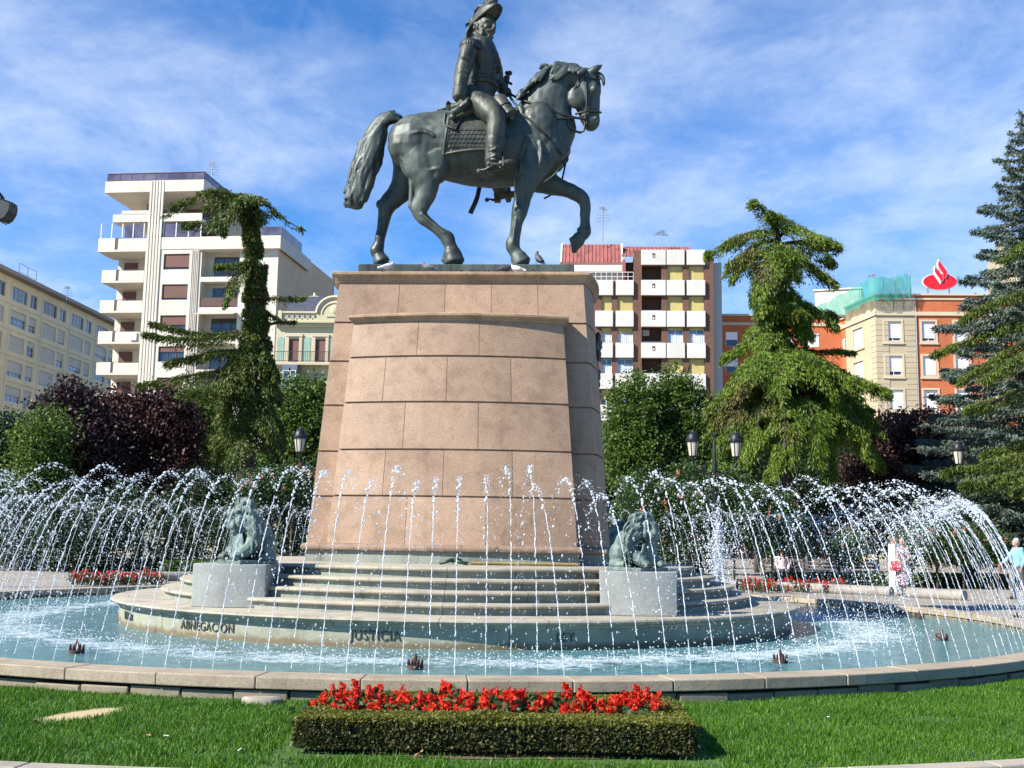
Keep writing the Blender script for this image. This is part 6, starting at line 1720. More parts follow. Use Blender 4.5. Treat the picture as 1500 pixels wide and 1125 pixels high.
broadleaf('broadleaf_tree', 'dark tree behind the base of the tiered cedar', [(1060,640,40,50),(1040,680,40,40),(1220,690,60,40)], 57, L_dark, 15000, .18, 'green trees round the square')
# far row closing the square
for i, (px, py, rx, ry, mt, lab) in enumerate([(130,700,100,40,L_dark,'low dark tree behind the plum trees on the left'),(330,700,90,45,L_dark,'low dark tree behind the lopsided cedar'),(470,700,60,45,L_green,'low green tree behind the left edge of the pedestal'),(700,720,120,40,L_dark,'low tree hidden behind the pedestal'),(890,700,50,40,L_dark,'low dark tree behind the right edge of the pedestal'),(1140,700,90,45,L_dark,'low dark tree behind the tiered cedar'),(1330,710,110,40,L_dark,'low dark tree behind the right plum trees'),(1500,690,90,60,L_dark,'low dark tree behind the blue spruce'),(-60,690,80,60,L_dark,'low dark tree beyond the left edge')]):
    broadleaf('broadleaf_tree', lab, [(px-rx*.5,py,rx*.6,ry),(px+rx*.5,py+4,rx*.6,ry),(px,py-10,rx*.5,ry*.9),(px,py+50,rx*.9,ry)], 62, mt, 14000, .24, 'green trees round the square', cr=.4)

# ---------------- dark shrubs under the trees
def shrub(px, py, rx, ry, D, mat, n, label, flowers=None, nf=0, size=.11, grp='shrubs behind the fountain', name='shrub'):
    t = broadleaf(name, label, [(px,py,rx,ry),(px-rx*.5,py+ry*.3,rx*.6,ry*.8),(px+rx*.5,py+ry*.2,rx*.6,ry*.8)], D, mat, n, size, grp, 'shrub', .05, None, 30, .18, .5, .8, .07)
    if flowers:
        k = D/FPX; c = at(px, py, D); P = []
        for i in range(nf):
            d = rng.normal(size=3); d[1] = -abs(d[1]); d /= np.linalg.norm(d); q = np.array([c.x+d[0]*rx*k*1.05, c.y+d[1]*rx*k*.9, c.z+abs(d[2])*ry*k*1.0*np.sign(d[2]+.5)])
            P.append(q + rng.normal(0, .040, (13,3)))
        P = np.concatenate(P) - np.array(t.location); V, F = leaves(P, .085, .9); link('blossoms', np_mesh('blossoms', V, F, flowers), t)
    return t
sh = [(20,770,60,55,43,L_dark),(110,775,60,55,42,L_dark),(200,770,65,60,43,L_dark),(300,760,65,65,43,L_dark),(395,750,60,75,42,L_dark),(450,760,40,70,44,L_dark),
      (1000,800,50,45,45,L_dark),(1200,770,60,50,46,L_dark),(1285,765,60,50,45,L_dark),(1370,765,60,50,46,L_dark),(1450,760,60,50,45,L_dark),(1520,760,50,60,44,L_dark)]
for i, (px, py, rx, ry, D, mt) in enumerate(sh):
    lab = ['dark shrub behind the jets at the far left edge','dark shrub behind the left red flower bed','dark shrub right of the seated figure on the left','dark shrub behind the left lion','tall dark shrub between the left lion and the pedestal','tall dark shrub touching the left edge of the pedestal','dark shrub behind the right lion','dark shrub behind the right red flower bed','dark shrub left of the white post','dark shrub right of the white post','dark shrub under the right double lantern','dark shrub behind the man in blue'][i]
    shrub(px, py, rx, ry, D, mt, 9000, lab)
for i, (px, py, rx, ry) in enumerate([(945,750,40,55),(1010,735,45,60),(1075,745,50,60),(1130,765,40,50)]):
    shrub(px, py, rx, ry, 38.5, L_rose, 9000, ['red flowered rose bush beside the pedestal','red flowered rose bush behind the right lion','red flowered rose bush round the right lamp post','red flowered rose bush right of the lamp post'][i], P_pink, 8, .10, 'rose bushes behind the fountain', 'rose_bush')
for i, (px, py, rx, ry) in enumerate([(1245,800,22,24),(1338,795,26,30),(1372,800,24,26),(1410,795,20,30),(1450,800,22,24)]):
    shrub(px, py, rx, ry, 40, L_rose, 4500, ['bright rose bush left of the white post','tall rose bush just right of the white post','rose bush behind the round stone kerb','rose bush beside the dark lamp post base','rose bush left of the man in blue'][i], P_pink, 9, .09, 'rose bushes behind the fountain', 'rose_bush')
for i, (px, py, rx, ry) in enumerate([(430,700,30,22),(375,715,26,20)]):
    shrub(px, py, rx, ry, 41, L_rose, 4000, ['climbing rose below the left lantern','climbing rose left of the left lantern'][i], P_pink, 10, .09, 'rose bushes behind the fountain', 'rose_bush')
# ============================================================ LIONS
rng = np.random.default_rng(5); random.seed(5)
M_lion = bronze('lion_bronze', (.045, .062, .054), (.19, .265, .235), .40, .66, .15, .55)
def lion(th, label):
    sx, sy, tn = th; q = Matrix.Rotation(PHI, 3, 'Z') @ Vector((3.22 if sx > 0 else -2.92, sy*4.36, 0))
    t = thing('lion_statue', label, 'statue', (MC.x + q.x, MC.y + q.y, 1.128), PHI + radians(tn), 'bronze lions on the stone blocks'); t.scale = (.84, .60, 1.08) if sx < 0 else (.84, .60, .95)
    g = MB(); g.box(-.40, .40, -.52, .62, 0, .055); g.build('plinth', M_lion, t, bevel=.01)
    g = MB()
    g.tube([(0,.62,.30),(0,.45,.36),(0,.2,.42),(0,0,.46)], [.20,.29,.30,.30], 14)
    g.ball((.20,.45,.25), (.15,.26,.22), 12); g.ball((-.20,.45,.25), (.15,.26,.22), 12)
    g.ball((0,.02,.48), (.28,.24,.40), 16); g.ball((0,-.10,.72), (.27,.22,.25), 14)
    g.ball((0,-.27,.66), (.175,.2,.215), 14); g.ball((0,-.45,.565), (.115,.13,.095), 12); g.ball((0,-.42,.475), (.085,.09,.06), 10)
    g.ball((0,-.565,.60), (.052,.035,.034), 8); g.tube([(0,-.42,.76),(0,-.50,.69),(0,-.55,.62)], [.06,.052,.045], 8)
    for s in (-1, 1):
        g.ball((.085*s,-.41,.745), (.07,.06,.034), 8, rot=Matrix.Rotation(-.3*s, 3, 'Y')); g.ball((.085*s,-.425,.695), (.026,.024,.02), 8)
        g.ball((.075*s,-.52,.545), (.065,.06,.052), 8); g.ball((.13*s,-.36,.60), (.07,.1,.10), 8)
        g.ball((.22*s,-.16,.86), (.06,.045,.075), 8)
        g.tube([(.22*s,-.02,.36),(.22*s,-.22,.20),(.20*s,-.42,.13)], [.14,.12,.085], 10)
        g.ball((.20*s,-.47,.115), (.105,.12,.065), 10)
        for k in range(4): g.ball((.20*s+(-.07+.047*k),-.565,.10), (.027,.05,.042), 6)
        g.tube([(.26*s,.6,.1),(.3*s,.3,.08),(.29*s,.1,.10)], [.09,.09,.07], 8)
    for k in range(150):
        an = random.uniform(-2.5, 2.5); rr = random.uniform(.17, .28); y0 = random.uniform(-.32, -.10)
        sx, sz = sin(an), cos(an); L = random.uniform(.22, .42); wv = random.uniform(-.05, .05)
        p0 = Vector((rr*sx, y0, .66 + rr*sz)); p1 = p0 + Vector((.10*sx+wv, .10, .06*sz-.06)); p2 = p0 + Vector((.15*sx-wv, .16, -.10*1.4+.04*sz-.04)); p3 = p0 + Vector((.15*sx+wv, .15, -L-.06))
        c = catmull([p0, p1, p2, p3], 4); g.tube(c, [random.uniform(.022,.040)*(1.1-.7*i/(len(c)-1)) for i in range(len(c))], 6)
    for k in range(34):     # the beard and breast locks that fall over the paws
        x = random.uniform(-.22, .22); p0 = Vector((x*.6, -.36+abs(x)*.3, .46)); w = random.uniform(-.06, .06)
        c = catmull([p0, p0+Vector((x*.3+w,-.02,-.12)), p0+Vector((x*.6-w,-.04,-.24)), p0+Vector((x*.9+w,-.09,-.36))], 4); g.tube(c, [.034*(1.1-.6*i/(len(c)-1)) for i in range(len(c))], 6)
    b = g.organic('lion_body', M_lion, t, .0125, 1)
    return t
lion((-1,-1,-42), 'bronze lion on the left front block, its face in the sun')
lion((1,-1,48), 'bronze lion on the right front block, its face turned into the shade')
lion((1,1,140), 'bronze lion on the rear right block behind the pedestal')
lion((-1,1,-140), 'bronze lion on the rear left block, a dark shape beside the left lion')

# ============================================================ LAWN
def in_bed(x, y): return BED[0]-.05 < x < BED[1]+.05 and BED[2]-.02 < y < BED[3]+.05
fl, fr_ = onz(428,1107,0), onz(1008,1100,0)
BED = (fl.x, fr_.x, min(fl.y, fr_.y)+.04, min(fl.y, fr_.y)+1.42)
L_grass = leafmat('grass_blade', (.022,.080,.003), (.056,.158,.007), (.130,.245,.018), .3, 1.1)
n = 400000
a = np.radians(rng.uniform(226, 346, n)); r = np.sqrt(rng.uniform((R_OUT-.0)**2, 14.62**2, n))
X = PC.x + r*np.cos(a); Y = PC.y + r*np.sin(a)
bx, by, rx, ry, ro = BARE[0]
u = ((X-bx)*cos(ro)+(Y-by)*sin(ro))/rx; v = ((Y-by)*cos(ro)-(X-bx)*sin(ro))/ry
keep = (u*u+v*v > rng.uniform(.5, 1.5, n)) & ~((X > BED[0]+.03) & (X < BED[1]-.03) & (Y > BED[2]+.02) & (Y < BED[3]))
edge_ = (X > BED[0]-.16) & (X < BED[1]+.16) & (Y > BED[2]-.17) & (Y < BED[3]+.1); keep &= ~(edge_ & (rng.random(n) < .8))
nz = np.array([noise.noise(Vector((x*2.2, y*2.2, 0))) for x, y in zip(X, Y)]); keep &= rng.uniform(-.9, .6, n) < nz + .55
X, Y, nz = X[keep], Y[keep], nz[keep]; n = len(X)
h = rng.uniform(.022, .05, n)*(1+.5*nz); w = rng.uniform(.0035, .0065, n); d = rng.uniform(0, 2*pi, n); ln = rng.uniform(.1, .8, n)*h; ld = rng.uniform(0, 2*pi, n)
P0 = np.stack([X-w*np.cos(d), Y-w*np.sin(d), np.zeros(n)], 1); P1 = np.stack([X+w*np.cos(d), Y+w*np.sin(d), np.zeros(n)], 1); P2 = np.stack([X+ln*np.cos(ld), Y+ln*np.sin(ld), h], 1)
V = np.stack([P0, P1, P2], 1).reshape(-1,3)
setp(link('grass', np_mesh('grass', V, np.arange(3*n).reshape(n,3), L_grass)), 'short green grass of the curved front lawn', 'grass', kind='stuff')

# litter on the lawn
M_dry = plain('dry_leaf', (.34,.20,.09), .8, 0, .3, 20); M_paper = plain('white_scrap', (.75,.74,.70), .7, 0, .05)
def scrap(px, py, size, mat, name, cat, label):
    p = onz(px, py, .03); g = MB(); k = size
    q = [(-k,-.35*k,0),(-.2*k,-.6*k,.2*k),(.5*k,-.5*k,.05*k),(k,.0,.3*k),(.4*k,.5*k,.12*k),(-.3*k,.55*k,.25*k),(-.8*k,.2*k,.1*k),(0,0,.0)]
    g.add(q, [(i,(i+1)%7,7) for i in range(7)]); g.add([(x,y,z-.004) for x,y,z in q], [((i+1)%7,i,7) for i in range(7)])
    o = g.build(name, mat, smooth=False, fix=False); o.location = p; o.rotation_euler = (random.uniform(-.4,.4), random.uniform(-.4,.4), random.uniform(0,6)); setp(o, label, cat)
scrap(614,1104,.045,M_dry,'fallen_leaf','leaf','large dry brown leaf lying against the foot of the clipped hedge')
scrap(52,1056,.03,M_dry,'fallen_leaf','leaf','dry leaf on the grass left of the bare patch'); scrap(97,1061,.022,M_dry,'fallen_leaf','leaf','small dry leaf at the lower edge of the bare patch')
scrap(217,1077,.025,M_dry,'fallen_leaf','leaf','curled pale leaf beside the white scrap on the lawn'); scrap(243,1078,.025,M_paper,'paper_scrap','scrap','small white scrap on the left lawn')
scrap(351,1098,.018,M_paper,'paper_scrap','scrap','tiny white scrap on the lawn near the left end of the hedge'); scrap(1213,1050,.016,M_paper,'paper_scrap','scrap','tiny white scrap on the right lawn'); scrap(1294,1080,.02,M_dry,'fallen_leaf','leaf','dry leaf lying on the right lawn'); scrap(806,1111,.022,M_dry,'fallen_leaf','leaf','small leaf in front of the middle of the hedge')
p = onz(383, 1028, .02); g = MB(); out = [(.19*cos(t)*(1+.12*sin(3*t)), .10*sin(t)*(1+.1*cos(2*t))) for t in [2*pi*k/18 for k in range(18)]]
g.loft([[(x,y,-.03) for x,y in out],[(x,y,.025) for x,y in out],[(x*.85,y*.85,.045) for x,y in out]]); o = g.build('flat_stone', M_kerb, auto=40); o.location = p; setp(o, 'flat pale stone lying in the grass against the pool rim', 'stone')

# ============================================================ CLIPPED HEDGE WITH SCARLET FLOWERS
x0, x1, y0, y1 = BED; hh = .27; tk = .36
hd = thing('clipped_hedge', 'low clipped box hedge framing the bed of scarlet flowers on the front lawn', 'hedge', ((x0+x1)/2, y0, 0))
hb = Vector(hd.location)
def hedge_leaves(boxes, dens, base, size=.030, bulge=.03):
    P = []
    for (a, b, c, d, z0, z1) in boxes:
        for (n_, f) in (((b-a)*(z1-z0), lambda k: np.stack([rng.uniform(a,b,k), np.full(k,c), rng.uniform(z0,z1,k)],1)), ((b-a)*(z1-z0), lambda k: np.stack([rng.uniform(a,b,k), np.full(k,d), rng.uniform(z0,z1,k)],1)),
                        ((d-c)*(z1-z0), lambda k: np.stack([np.full(k,a), rng.uniform(c,d,k), rng.uniform(z0,z1,k)],1)), ((d-c)*(z1-z0), lambda k: np.stack([np.full(k,b), rng.uniform(c,d,k), rng.uniform(z0,z1,k)],1)), ((b-a)*(d-c)*1.25, lambda k: np.stack([rng.uniform(a,b,k), rng.uniform(c,d,k), np.full(k,z1)],1))):
            k = int(max(0, n_)*dens); q = f(k)
            ctr = np.array([(a+b)/2, (c+d)/2, (z0+z1)/2]); v = q-ctr; ex = np.array([(b-a)/2, (d-c)/2, (z1-z0)/2])
            w = np.clip(np.abs(v)/ex, 0, 1); 
            rd = np.sort(w, axis=1)[:,1]       # nearness to an edge -> round it off
            q = q - v/np.maximum(np.linalg.norm(v,axis=1,keepdims=True),1e-6)*(np.clip(rd-.8,0,1)*.25)[:,None]
            nn = np.array([noise.noise(Vector((p[0]*4, p[1]*4, p[2]*6))) for p in q]); q = q + (v/np.maximum(np.linalg.norm(v,axis=1,keepdims=True),1e-6))*(nn*bulge + rng.normal(0,.014,len(q)))[:,None]
            q = q[nn > -.6]; P.append(q)
    P = np.concatenate(P) - np.array(base); return leaves(P, size, .62)
bx_ = [(x0,x1,y0,y0+tk,.04,hh),(x0+.1,x1-.05,y1-tk*.9,y1,.04,hh+.01),(x0,x0+tk,y0+.1,y1,.04,hh),(x1-tk,x1,y0+.1,y1,.04,hh)]
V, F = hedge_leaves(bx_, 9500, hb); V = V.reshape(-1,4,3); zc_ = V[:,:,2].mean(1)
tp_ = zc_ + rng.normal(0, .018, len(V)) > hh - .035  # yellower leaves near the hedge top, darker green ones on the sides
for nm_, sel_, mt_ in (('foliage', ~tp_, L_hedge), ('top_foliage', tp_, L_hedge_top)):
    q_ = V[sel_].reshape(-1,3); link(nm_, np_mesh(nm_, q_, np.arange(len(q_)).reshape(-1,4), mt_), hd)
g = MB()
for a, b, c, d, z0, z1 in bx_: g.box(a+.07-hb.x, b-.07-hb.x, c+.07-hb.y, d-.07-hb.y, .09, z1-.06)
M_core = plain('hedge_twigs', (.035,.026,.016), .95, 0, .4, 30); g.build('inner_twigs', M_core, hd)
g = MB()
for k in range(150):
    x = random.uniform(x0+.06, x1-.06) - hb.x; y = random.choice([random.uniform(.05,.3), random.uniform(y1-hb.y-.3, y1-hb.y-.05)]); g.tube([(x,y,-.02),(x+random.uniform(-.03,.03),y+random.uniform(-.02,.02),.08),(x+random.uniform(-.07,.07),y+random.uniform(-.05,.05),.18)], [.008,.006,.004], 5)
g.build('stems', M_twig, hd)
g = MB(); pts = [((x0+x1)/2+(x1-x0)*.535*cos(t)*(1+.03*sin(5*t)), (y0+y1)/2+(y1-y0)*.56*sin(t)*(1+.03*cos(7*t))) for t in [2*pi*k/40 for k in range(40)]]
pts = [(max(x0-.09,min(x1+.09,x)), max(y0-.1,min(y1+.05,y))) for x,y in pts]
g.add([(x,y,.006) for x,y in pts], [tuple(range(len(pts)))]); setp(g.build('soil', plain('bed_soil', (.12,.085,.05), .95, 0, .4, 12, .6, 60), fix=False), kind='structure')

def salvia(k):
    """stem with a spike of scarlet florets over dark leaves"""
    hs = rng.uniform(.17, .25); ns = rng.integers(1, 3)
    V1, F1 = leaves(np.stack([rng.normal(0,.062,95), rng.normal(0,.062,95), rng.uniform(.03,.23,95)],1), .055, .55, jitter=1)
    fo = np_mesh('salvia_leaves', V1, F1, L_rose); P = []
    for s in range(ns + 1):
        ox, oy = (rng.normal(0,.032,2) if s else (0,0)); tip = hs*rng.uniform(.75,1.05) + .10; m = 75
        z = rng.uniform(.10 + .0, tip, m); rr = .036*(1-.72*((z-.10)/(tip-.10))**1.3); an = rng.uniform(0, 2*pi, m)
        P.append(np.stack([ox + (z-.1)*ox*2 + rr*np.cos(an), oy + rr*np.sin(an), z],1))
    P = np.concatenate(P); V2, F2 = leaves(P, .034, .5, dirs=np.stack([P[:,0]*18, P[:,1]*18, np.full(len(P), .3)],1))
    return fo, np_mesh('salvia_florets', V2, F2, P_red)
SAL = [salvia(k) for k in range(7)]
def salvia_plant(x, y, z, s, label, group):
    fo, fl_ = SAL[int(rng.integers(0, 7))]
    t = thing('salvia_plant', label, 'flower', (x, y, z), rng.uniform(0, 6), group); t.scale = (s, s, s*rng.uniform(.85, 1.2))
    link('leaves', fo, t); link('florets', fl_, t)
k = 0
for row, yy in enumerate((y0+.46, y0+.62, y0+.78, y0+.93)):
    nn = 23 - row
    for i in range(nn):
        x = lerp(x0+.05, x1-.20, (i+.5)/nn) + rng.normal(0, .035); salvia_plant(x, yy + rng.normal(0,.035), .02, rng.uniform(.95, 1.28), 'scarlet flower spike in the hedged bed on the front lawn', 'scarlet flowers in the front bed')

# beds at the back of the ring
def far_bed(pxa, pxb, py, label, grp, n):
    for i in range(n):
        px = lerp(pxa, pxb, (i+.5)/n); p = onz(px, py + rng.uniform(-7.5, 0), .09)
        salvia_plant(p.x, p.y, .07, rng.uniform(.95, 1.3), label, grp)
far_bed(104, 238, 858, 'small scarlet flower in the far left bed beyond the pool', 'scarlet flowers in the far left bed', 70)
far_bed(1086, 1236, 869, 'small scarlet flower in the far right bed beyond the pool', 'scarlet flowers in the far right bed', 76)

# ============================================================ ROUND KERBS, LOW HEDGES, BENCHES
def round_kerb(a0, a1, label, R=16.9, r=.16, z=.20):
    t0, t1 = radians(a0), radians(a1); n = 40; g = MB()
    g.tube([(PC.x+R*cos(lerp(t0,t1,i/n)), PC.y+R*sin(lerp(t0,t1,i/n)), z) for i in range(n+1)], r, 12)
    o = g.build('round_kerb', M_roundkerb, auto=50); setp(o, label, 'kerb', 'rounded stone kerbs behind the pool')
def bear(px, R=16.9):
    for k in range(3000):
        d = ray(px, 860); y = 50 - k*.01; q = CAM + d*(y/d.y)
        if hypot(q.x-PC.x, q.y-PC.y) < R: return math.degrees(atan2(q.y-PC.y, q.x-PC.x))
    return 40
round_kerb(bear(290), bear(172), 'rounded stone kerb behind the left red flower bed'); round_kerb(bear(1306), bear(1090), 'rounded stone kerb behind the right red flower bed'); round_kerb(bear(1412), bear(1330), 'rounded stone kerb between the white post and the dark lamp base')
round_kerb(bear(1080), bear(300), 'rounded stone kerb hidden behind the pedestal')
g = MB(); a, b = at(-40, 822, 45), at(66, 823, 44); g.tube([a.lerp(b, k/10) for k in range(11)], .25, 12); o = g.build('round_kerb', M_roundkerb, auto=50); setp(o, 'pale rounded stone kerb under the seated figure in red at the left edge', 'kerb', 'rounded stone kerbs behind the pool')
def low_hedge(pxa, pxb, D, label, h=.55):
    a, b = at(pxa, 850, D), at(pxb, 850, D); t = thing('low_hedge', label, 'hedge', (a.x, D, .08)); P = Vector(t.location)
    V, F = hedge_leaves([(a.x, b.x, D, D+.6, .1, h)], 700, P, .10, .06); link('foliage', np_mesh('foliage', V, F, L_green), t)
    g = MB(); g.box(.1, b.x-a.x-.1, .1, .5, 0, h-.2); g.build('inner_twigs', M_core, t)
low_hedge(1130, 1300, 39.5, 'low clipped hedge behind the right round kerb'); low_hedge(1335, 1480, 41, 'low clipped hedge right of the white post'); low_hedge(235, 400, 41, 'low clipped hedge behind the left lion'); low_hedge(70, 228, 43, 'low clipped hedge behind the left red bed')
M_slat = plain('bench_slat', (.20,.155,.11), .6, 0, .2, 4)
def bench(px, D, label, rz=0.0):
    p = at(px, 840, D); t = thing('park_bench', label, 'bench', (p.x, D, .06), rz, 'park benches under the trees')
    g = MB()
    for k in range(4): g.box(-.9, .9, -.42+.12*k, -.33+.12*k, .42, .46)
    g.build('seat', M_slat, t); g = MB()
    for k in range(3): g.box(-.9, .9, .08+.02*k, .11+.02*k, .55+.14*k, .65+.14*k)
    g.build('backrest', M_slat, t)
    for sx in (-.75, .75):
        g = MB(); g.box(sx-.04, sx+.04, -.4, -.34, 0, .42); g.box(sx-.04, sx+.04, .04, .10, 0, .42); g.box(sx-.04, sx+.04, -.4, .1, .36, .42); g.bar((sx,.07,.42), (sx,.16,.98), .06, .04); g.build('leg', M_steel, t)
bench(1150, 43, 'slatted park bench carrying the woman in pale pink'); bench(1202, 44, 'slatted park bench right of the seated woman in pink'); bench(1255, 44.5, 'slatted park bench left of the white post'); bench(118, 47, 'slatted park bench under the plum trees on the left')

# white post with a pot on top
p = at(1312, 865, 37.2); t = thing('white_post', 'square white post with a flower pot on top beside the woman with the red bag', 'post', (p.x, p.y, .07), radians(28))
g = MB(); zt = at(1312, 797, 37.2).z - .07; g.box(-.14, .14, -.14, .14, 0, zt); g.box(-.17, .17, -.17, .17, 0, .08); g.build('shaft', plain('white_paint', (.80,.78,.76), .5, 0, .06, 2), t, bevel=.01)
g = MB(); g.lathe([(.0,zt),(.10,zt),(.15,zt+.16),(.165,zt+.16),(.165,zt+.20),(.13,zt+.20),(0,zt+.18)], 16); g.build('pot', plain('terracotta', (.30,.13,.07), .8), t, auto=40)
V, F = leaves(rng.normal(0, .09, (220,3)) + np.array([0,0,zt+.28]), .07, .5); link('plant', np_mesh('plant', V, F, L_rose), t)

# ============================================================ LAMPS
M_lamp = plain('lamp_iron', (.025,.028,.032), .45, .5, .2, 6); M_lglass = plain('opal_glass', (.52,.47,.36), .25, 0, .06, 2)
def lamp(px, D, arm, ytop, yl0, yl1, label, rz=0.0, base_w=.16, base_h=.9):
    b = at(px, 850, D); t = thing('street_lamp', label, 'street lamp', (b.x, D, .07), rz, 'double lantern street lamps'); zt = at(px, ytop, D).z-.07; z1, z0 = at(px, yl0, D).z-.07, at(px, yl1, D).z-.07
    g = MB(); g.lathe([(base_w,0),(base_w,.12),(base_w*.85,.16),(base_w*.8,base_h),(base_w*.95,base_h+.03),(base_w*.9,base_h+.09),(.075,base_h+.16),(.062,z0-.55),(.09,z0-.5),(.09,z0-.42),(.058,z0-.40),(.052,z1),(.034,z1+.06),(.03,zt-.1),(.045,zt-.08),(.0,zt)], 14); g.build('post', M_lamp, t, auto=40)
    hw = .185; hg = z1-z0
    for s in (-1, 1):
        g = MB(); g.tube(catmull([(.04*s,0,z0-.46),(arm*.35*s,0,z0-.56),(arm*.8*s,0,z0-.42),(arm*s,0,z0-.22),(arm*s,0,z0-.06)], 5), .024, 7); g.tube(catmull([(.05*s,0,z0-.2),(arm*.4*s,0,z0-.28),(arm*.62*s,0,z0-.42)], 4), .015, 6)
        am = g.build('arm', M_lamp, t, True)
        ln = bpy.data.objects.new('lantern', None); COL.objects.link(ln); 
        g = MB(); c = (arm*s, 0, 0); g.lathe([(.03,z0-.10),(.07,z0-.05),(hw*.68,z0-.02),(hw*.68,z0)], 8, c); g.lathe([(hw*1.12,z1-.03),(hw*1.2,z1),(hw*1.22,z1+.05),(hw*1.0,z1+.10),(hw*.92,z1+.18),(hw*.55,z1+.27),(.05,z1+.30),(.04,z1+.34),(.0,z1+.40)], 12, c)
        for k in range(6):
            an = 2*pi*k/6; g.tube([(c[0]+hw*.70*cos(an), hw*.70*sin(an), z0), (c[0]+hw*1.06*cos(an), hw*1.06*sin(an), z1)], .012, 5)
        bpy.data.objects.remove(ln)
        l_ = g.build('lantern', M_lamp, t, auto=40); g = MB(); g.lathe([(hw*.64,z0),(hw*1.0,z1-.01)], 12, c); g.build('glass', M_lglass, l_, True)
lamp(1048, 36.0, .69, 632, 647, 668, 'double lantern street lamp standing among the rose bushes right of the pedestal'); lamp(463, 36.5, .70, 628, 642, 662, 'double lantern street lamp half hidden by the left edge of the pedestal')
lamp(82, 46, .66, 636, 652, 668, 'double lantern street lamp in front of the dark plum trees on the left', radians(58)); lamp(1415, 41, .66, 632, 662, 681, 'double lantern street lamp with a thick dark base near the right edge', radians(60), .2, 1.15)
# floodlight on a tall mast, its head just inside the photo
b = at(-60, 850, 30); t = thing('floodlight_mast', 'dark floodlight head on a tall mast at the upper left edge of the photo', 'floodlight', (b.x, 30, .0)); q = at(4, 308, 30) - Vector(t.location)
g = MB(); g.tube([(0,0,0),(0,0,4),(0,0,q.z+1.2)], [.13,.11,.07], 10); g.tube([(0,0,q.z+.55),(q.x*.6,0,q.z+.5),(q.x,0,q.z+.32)], .04, 8); g.build('mast', M_lamp, t, True)
R_ = Matrix.Rotation(radians(14), 3, 'Y'); g = MB()
pr = [(-.30,.26),(.26,.20),(.29,.0),(.24,-.20),(.14,-.30),(-.30,-.22)]
o = MB(); o.slab(pr, -.26, .26); 
for k in range(7): o.slab([(-.24+.08*k,.24-.008*k),(-.22+.08*k,.24-.008*k),(-.22+.08*k,.31-.008*k),(-.24+.08*k,.31-.008*k)], -.2, .2)
g.add([R_ @ Vector(p) + q for p in o.v], o.f); hd_ = g.build('housing', plain('lamp_green_iron', (.035,.045,.04), .5, .3), t, bevel=.01)
o = MB(); o.slab([(-.28,-.235),(.12,-.315),(.12,-.345),(-.28,-.27)], -.22, .22); g = MB(); g.add([R_ @ Vector(p) + q for p in o.v], o.f); g.build('lens', G_dark, hd_)

# ============================================================ PIGEONS, POLE, HOSE
M_pig = plain('pigeon_grey', (.16,.17,.19), .7, 0, .3, 30); M_pigd = plain('pigeon_dark', (.05,.052,.06), .6, 0, .3, 30); M_pigw = plain('pigeon_white', (.62,.61,.6), .7, 0, .1, 30)
def pigeon(p, rz, mat, label, s=1.0, lean=0.0):
    t = thing('pigeon', label, 'bird', p, rz, 'pigeons on the monument'); t.rotation_euler = (0, -lean, rz); t.scale = (s*.85,)*3; g = MB()
    g.tube([(-.10,0,.085),(-.04,0,.095),(.02,0,.11),(.075,0,.135)], [.035,.058,.064,.04], 10); g.ball((.095,0,.185), (.032,.026,.03), 8); g.tube([(.07,0,.13),(.09,0,.165)], [.038,.028], 8)
    g.tube([(-.09,0,.09),(-.16,0,.07),(-.21,0,.058)], [.034,.026,.02], 8); g.tube([(.12,0,.183),(.148,0,.176)], [.010,.003], 5)
    for sy in (-1, 1): g.ball((-.03,.05*sy,.10), (.10,.016,.04), 8); g.tube([(.0,.025*sy,.06),(.0,.025*sy,.0),(.02,.025*sy,.0)], [.010,.007,.006], 5)
    g.organic('pigeon_body', mat, t, .009, 1)
_hm = Matrix.Rotation(PHI, 3, 'Z')
def sw(v): return Vector((MC.x, MC.y, SZ)) + _hm @ v
pigeon(sw(H(.05,.0,.445)), radians(160), M_pig, 'pale pigeon perched on top of the hat of the bronze rider', 1.5, .5); pigeon(sw(H(.33,.0,.40)), radians(0), M_pigd, 'dark pigeon perched on the front tip of the hat of the bronze rider', 1.5, .6)
pigeon(at(785, 386, 21.45), radians(150), M_pigd, 'dark pigeon standing on the plinth right of the front hoof', 1.25, .6)
pz = 6.50
def ledge(px): 
    p = at(px, 392, 20.62); return Vector((p.x, 20.62, pz))
pigeon(ledge(568), radians(20), M_pigw, 'white pigeon on the pedestal ledge below the left hind hoof', 1.1); pigeon(ledge(627), radians(190), M_pig, 'grey pigeon on the pedestal ledge below the horse belly', 1.1); pigeon(ledge(742), radians(10), M_pigd, 'dark pigeon on the pedestal ledge, left one of a pair by the front hoof', 1.1); pigeon(ledge(756), radians(170), M_pigw, 'white pigeon on the pedestal ledge, right one of a pair by the front hoof', 1.1)
a, b = at(690, 822, 19.15), at(846, 824, 19.3); a.z = 1.165; b.z = 1.165; g = MB(); g.tube([a, b], .028, 8); setp(g.build('yellow_pole', plain('yellow_wood', (.24,.18,.06), .7), auto=50), 'long yellow pole lying on the top step at the foot of the pedestal', 'pole')
g = MB(); c0 = at(664, 821, 19.1); c0.z = 1.16; g.tube(catmull([c0+Vector((-.22,.0,.0)), c0+Vector((-.1,-.05,.03)), c0+Vector((.0,.03,.06)), c0+Vector((.12,-.03,.02)), c0+Vector((.24,.02,.0))], 5), .03, 8); g.tube(catmull([c0+Vector((-.02,.05,.02)), c0+Vector((.06,.0,.09)), c0+Vector((.14,.04,.03))], 5), .025, 8); setp(g.build('garden_hose', plain('dark_green_rubber', (.015,.05,.03), .5), smooth=True), 'short dark green hose lying beside the yellow pole', 'hose')

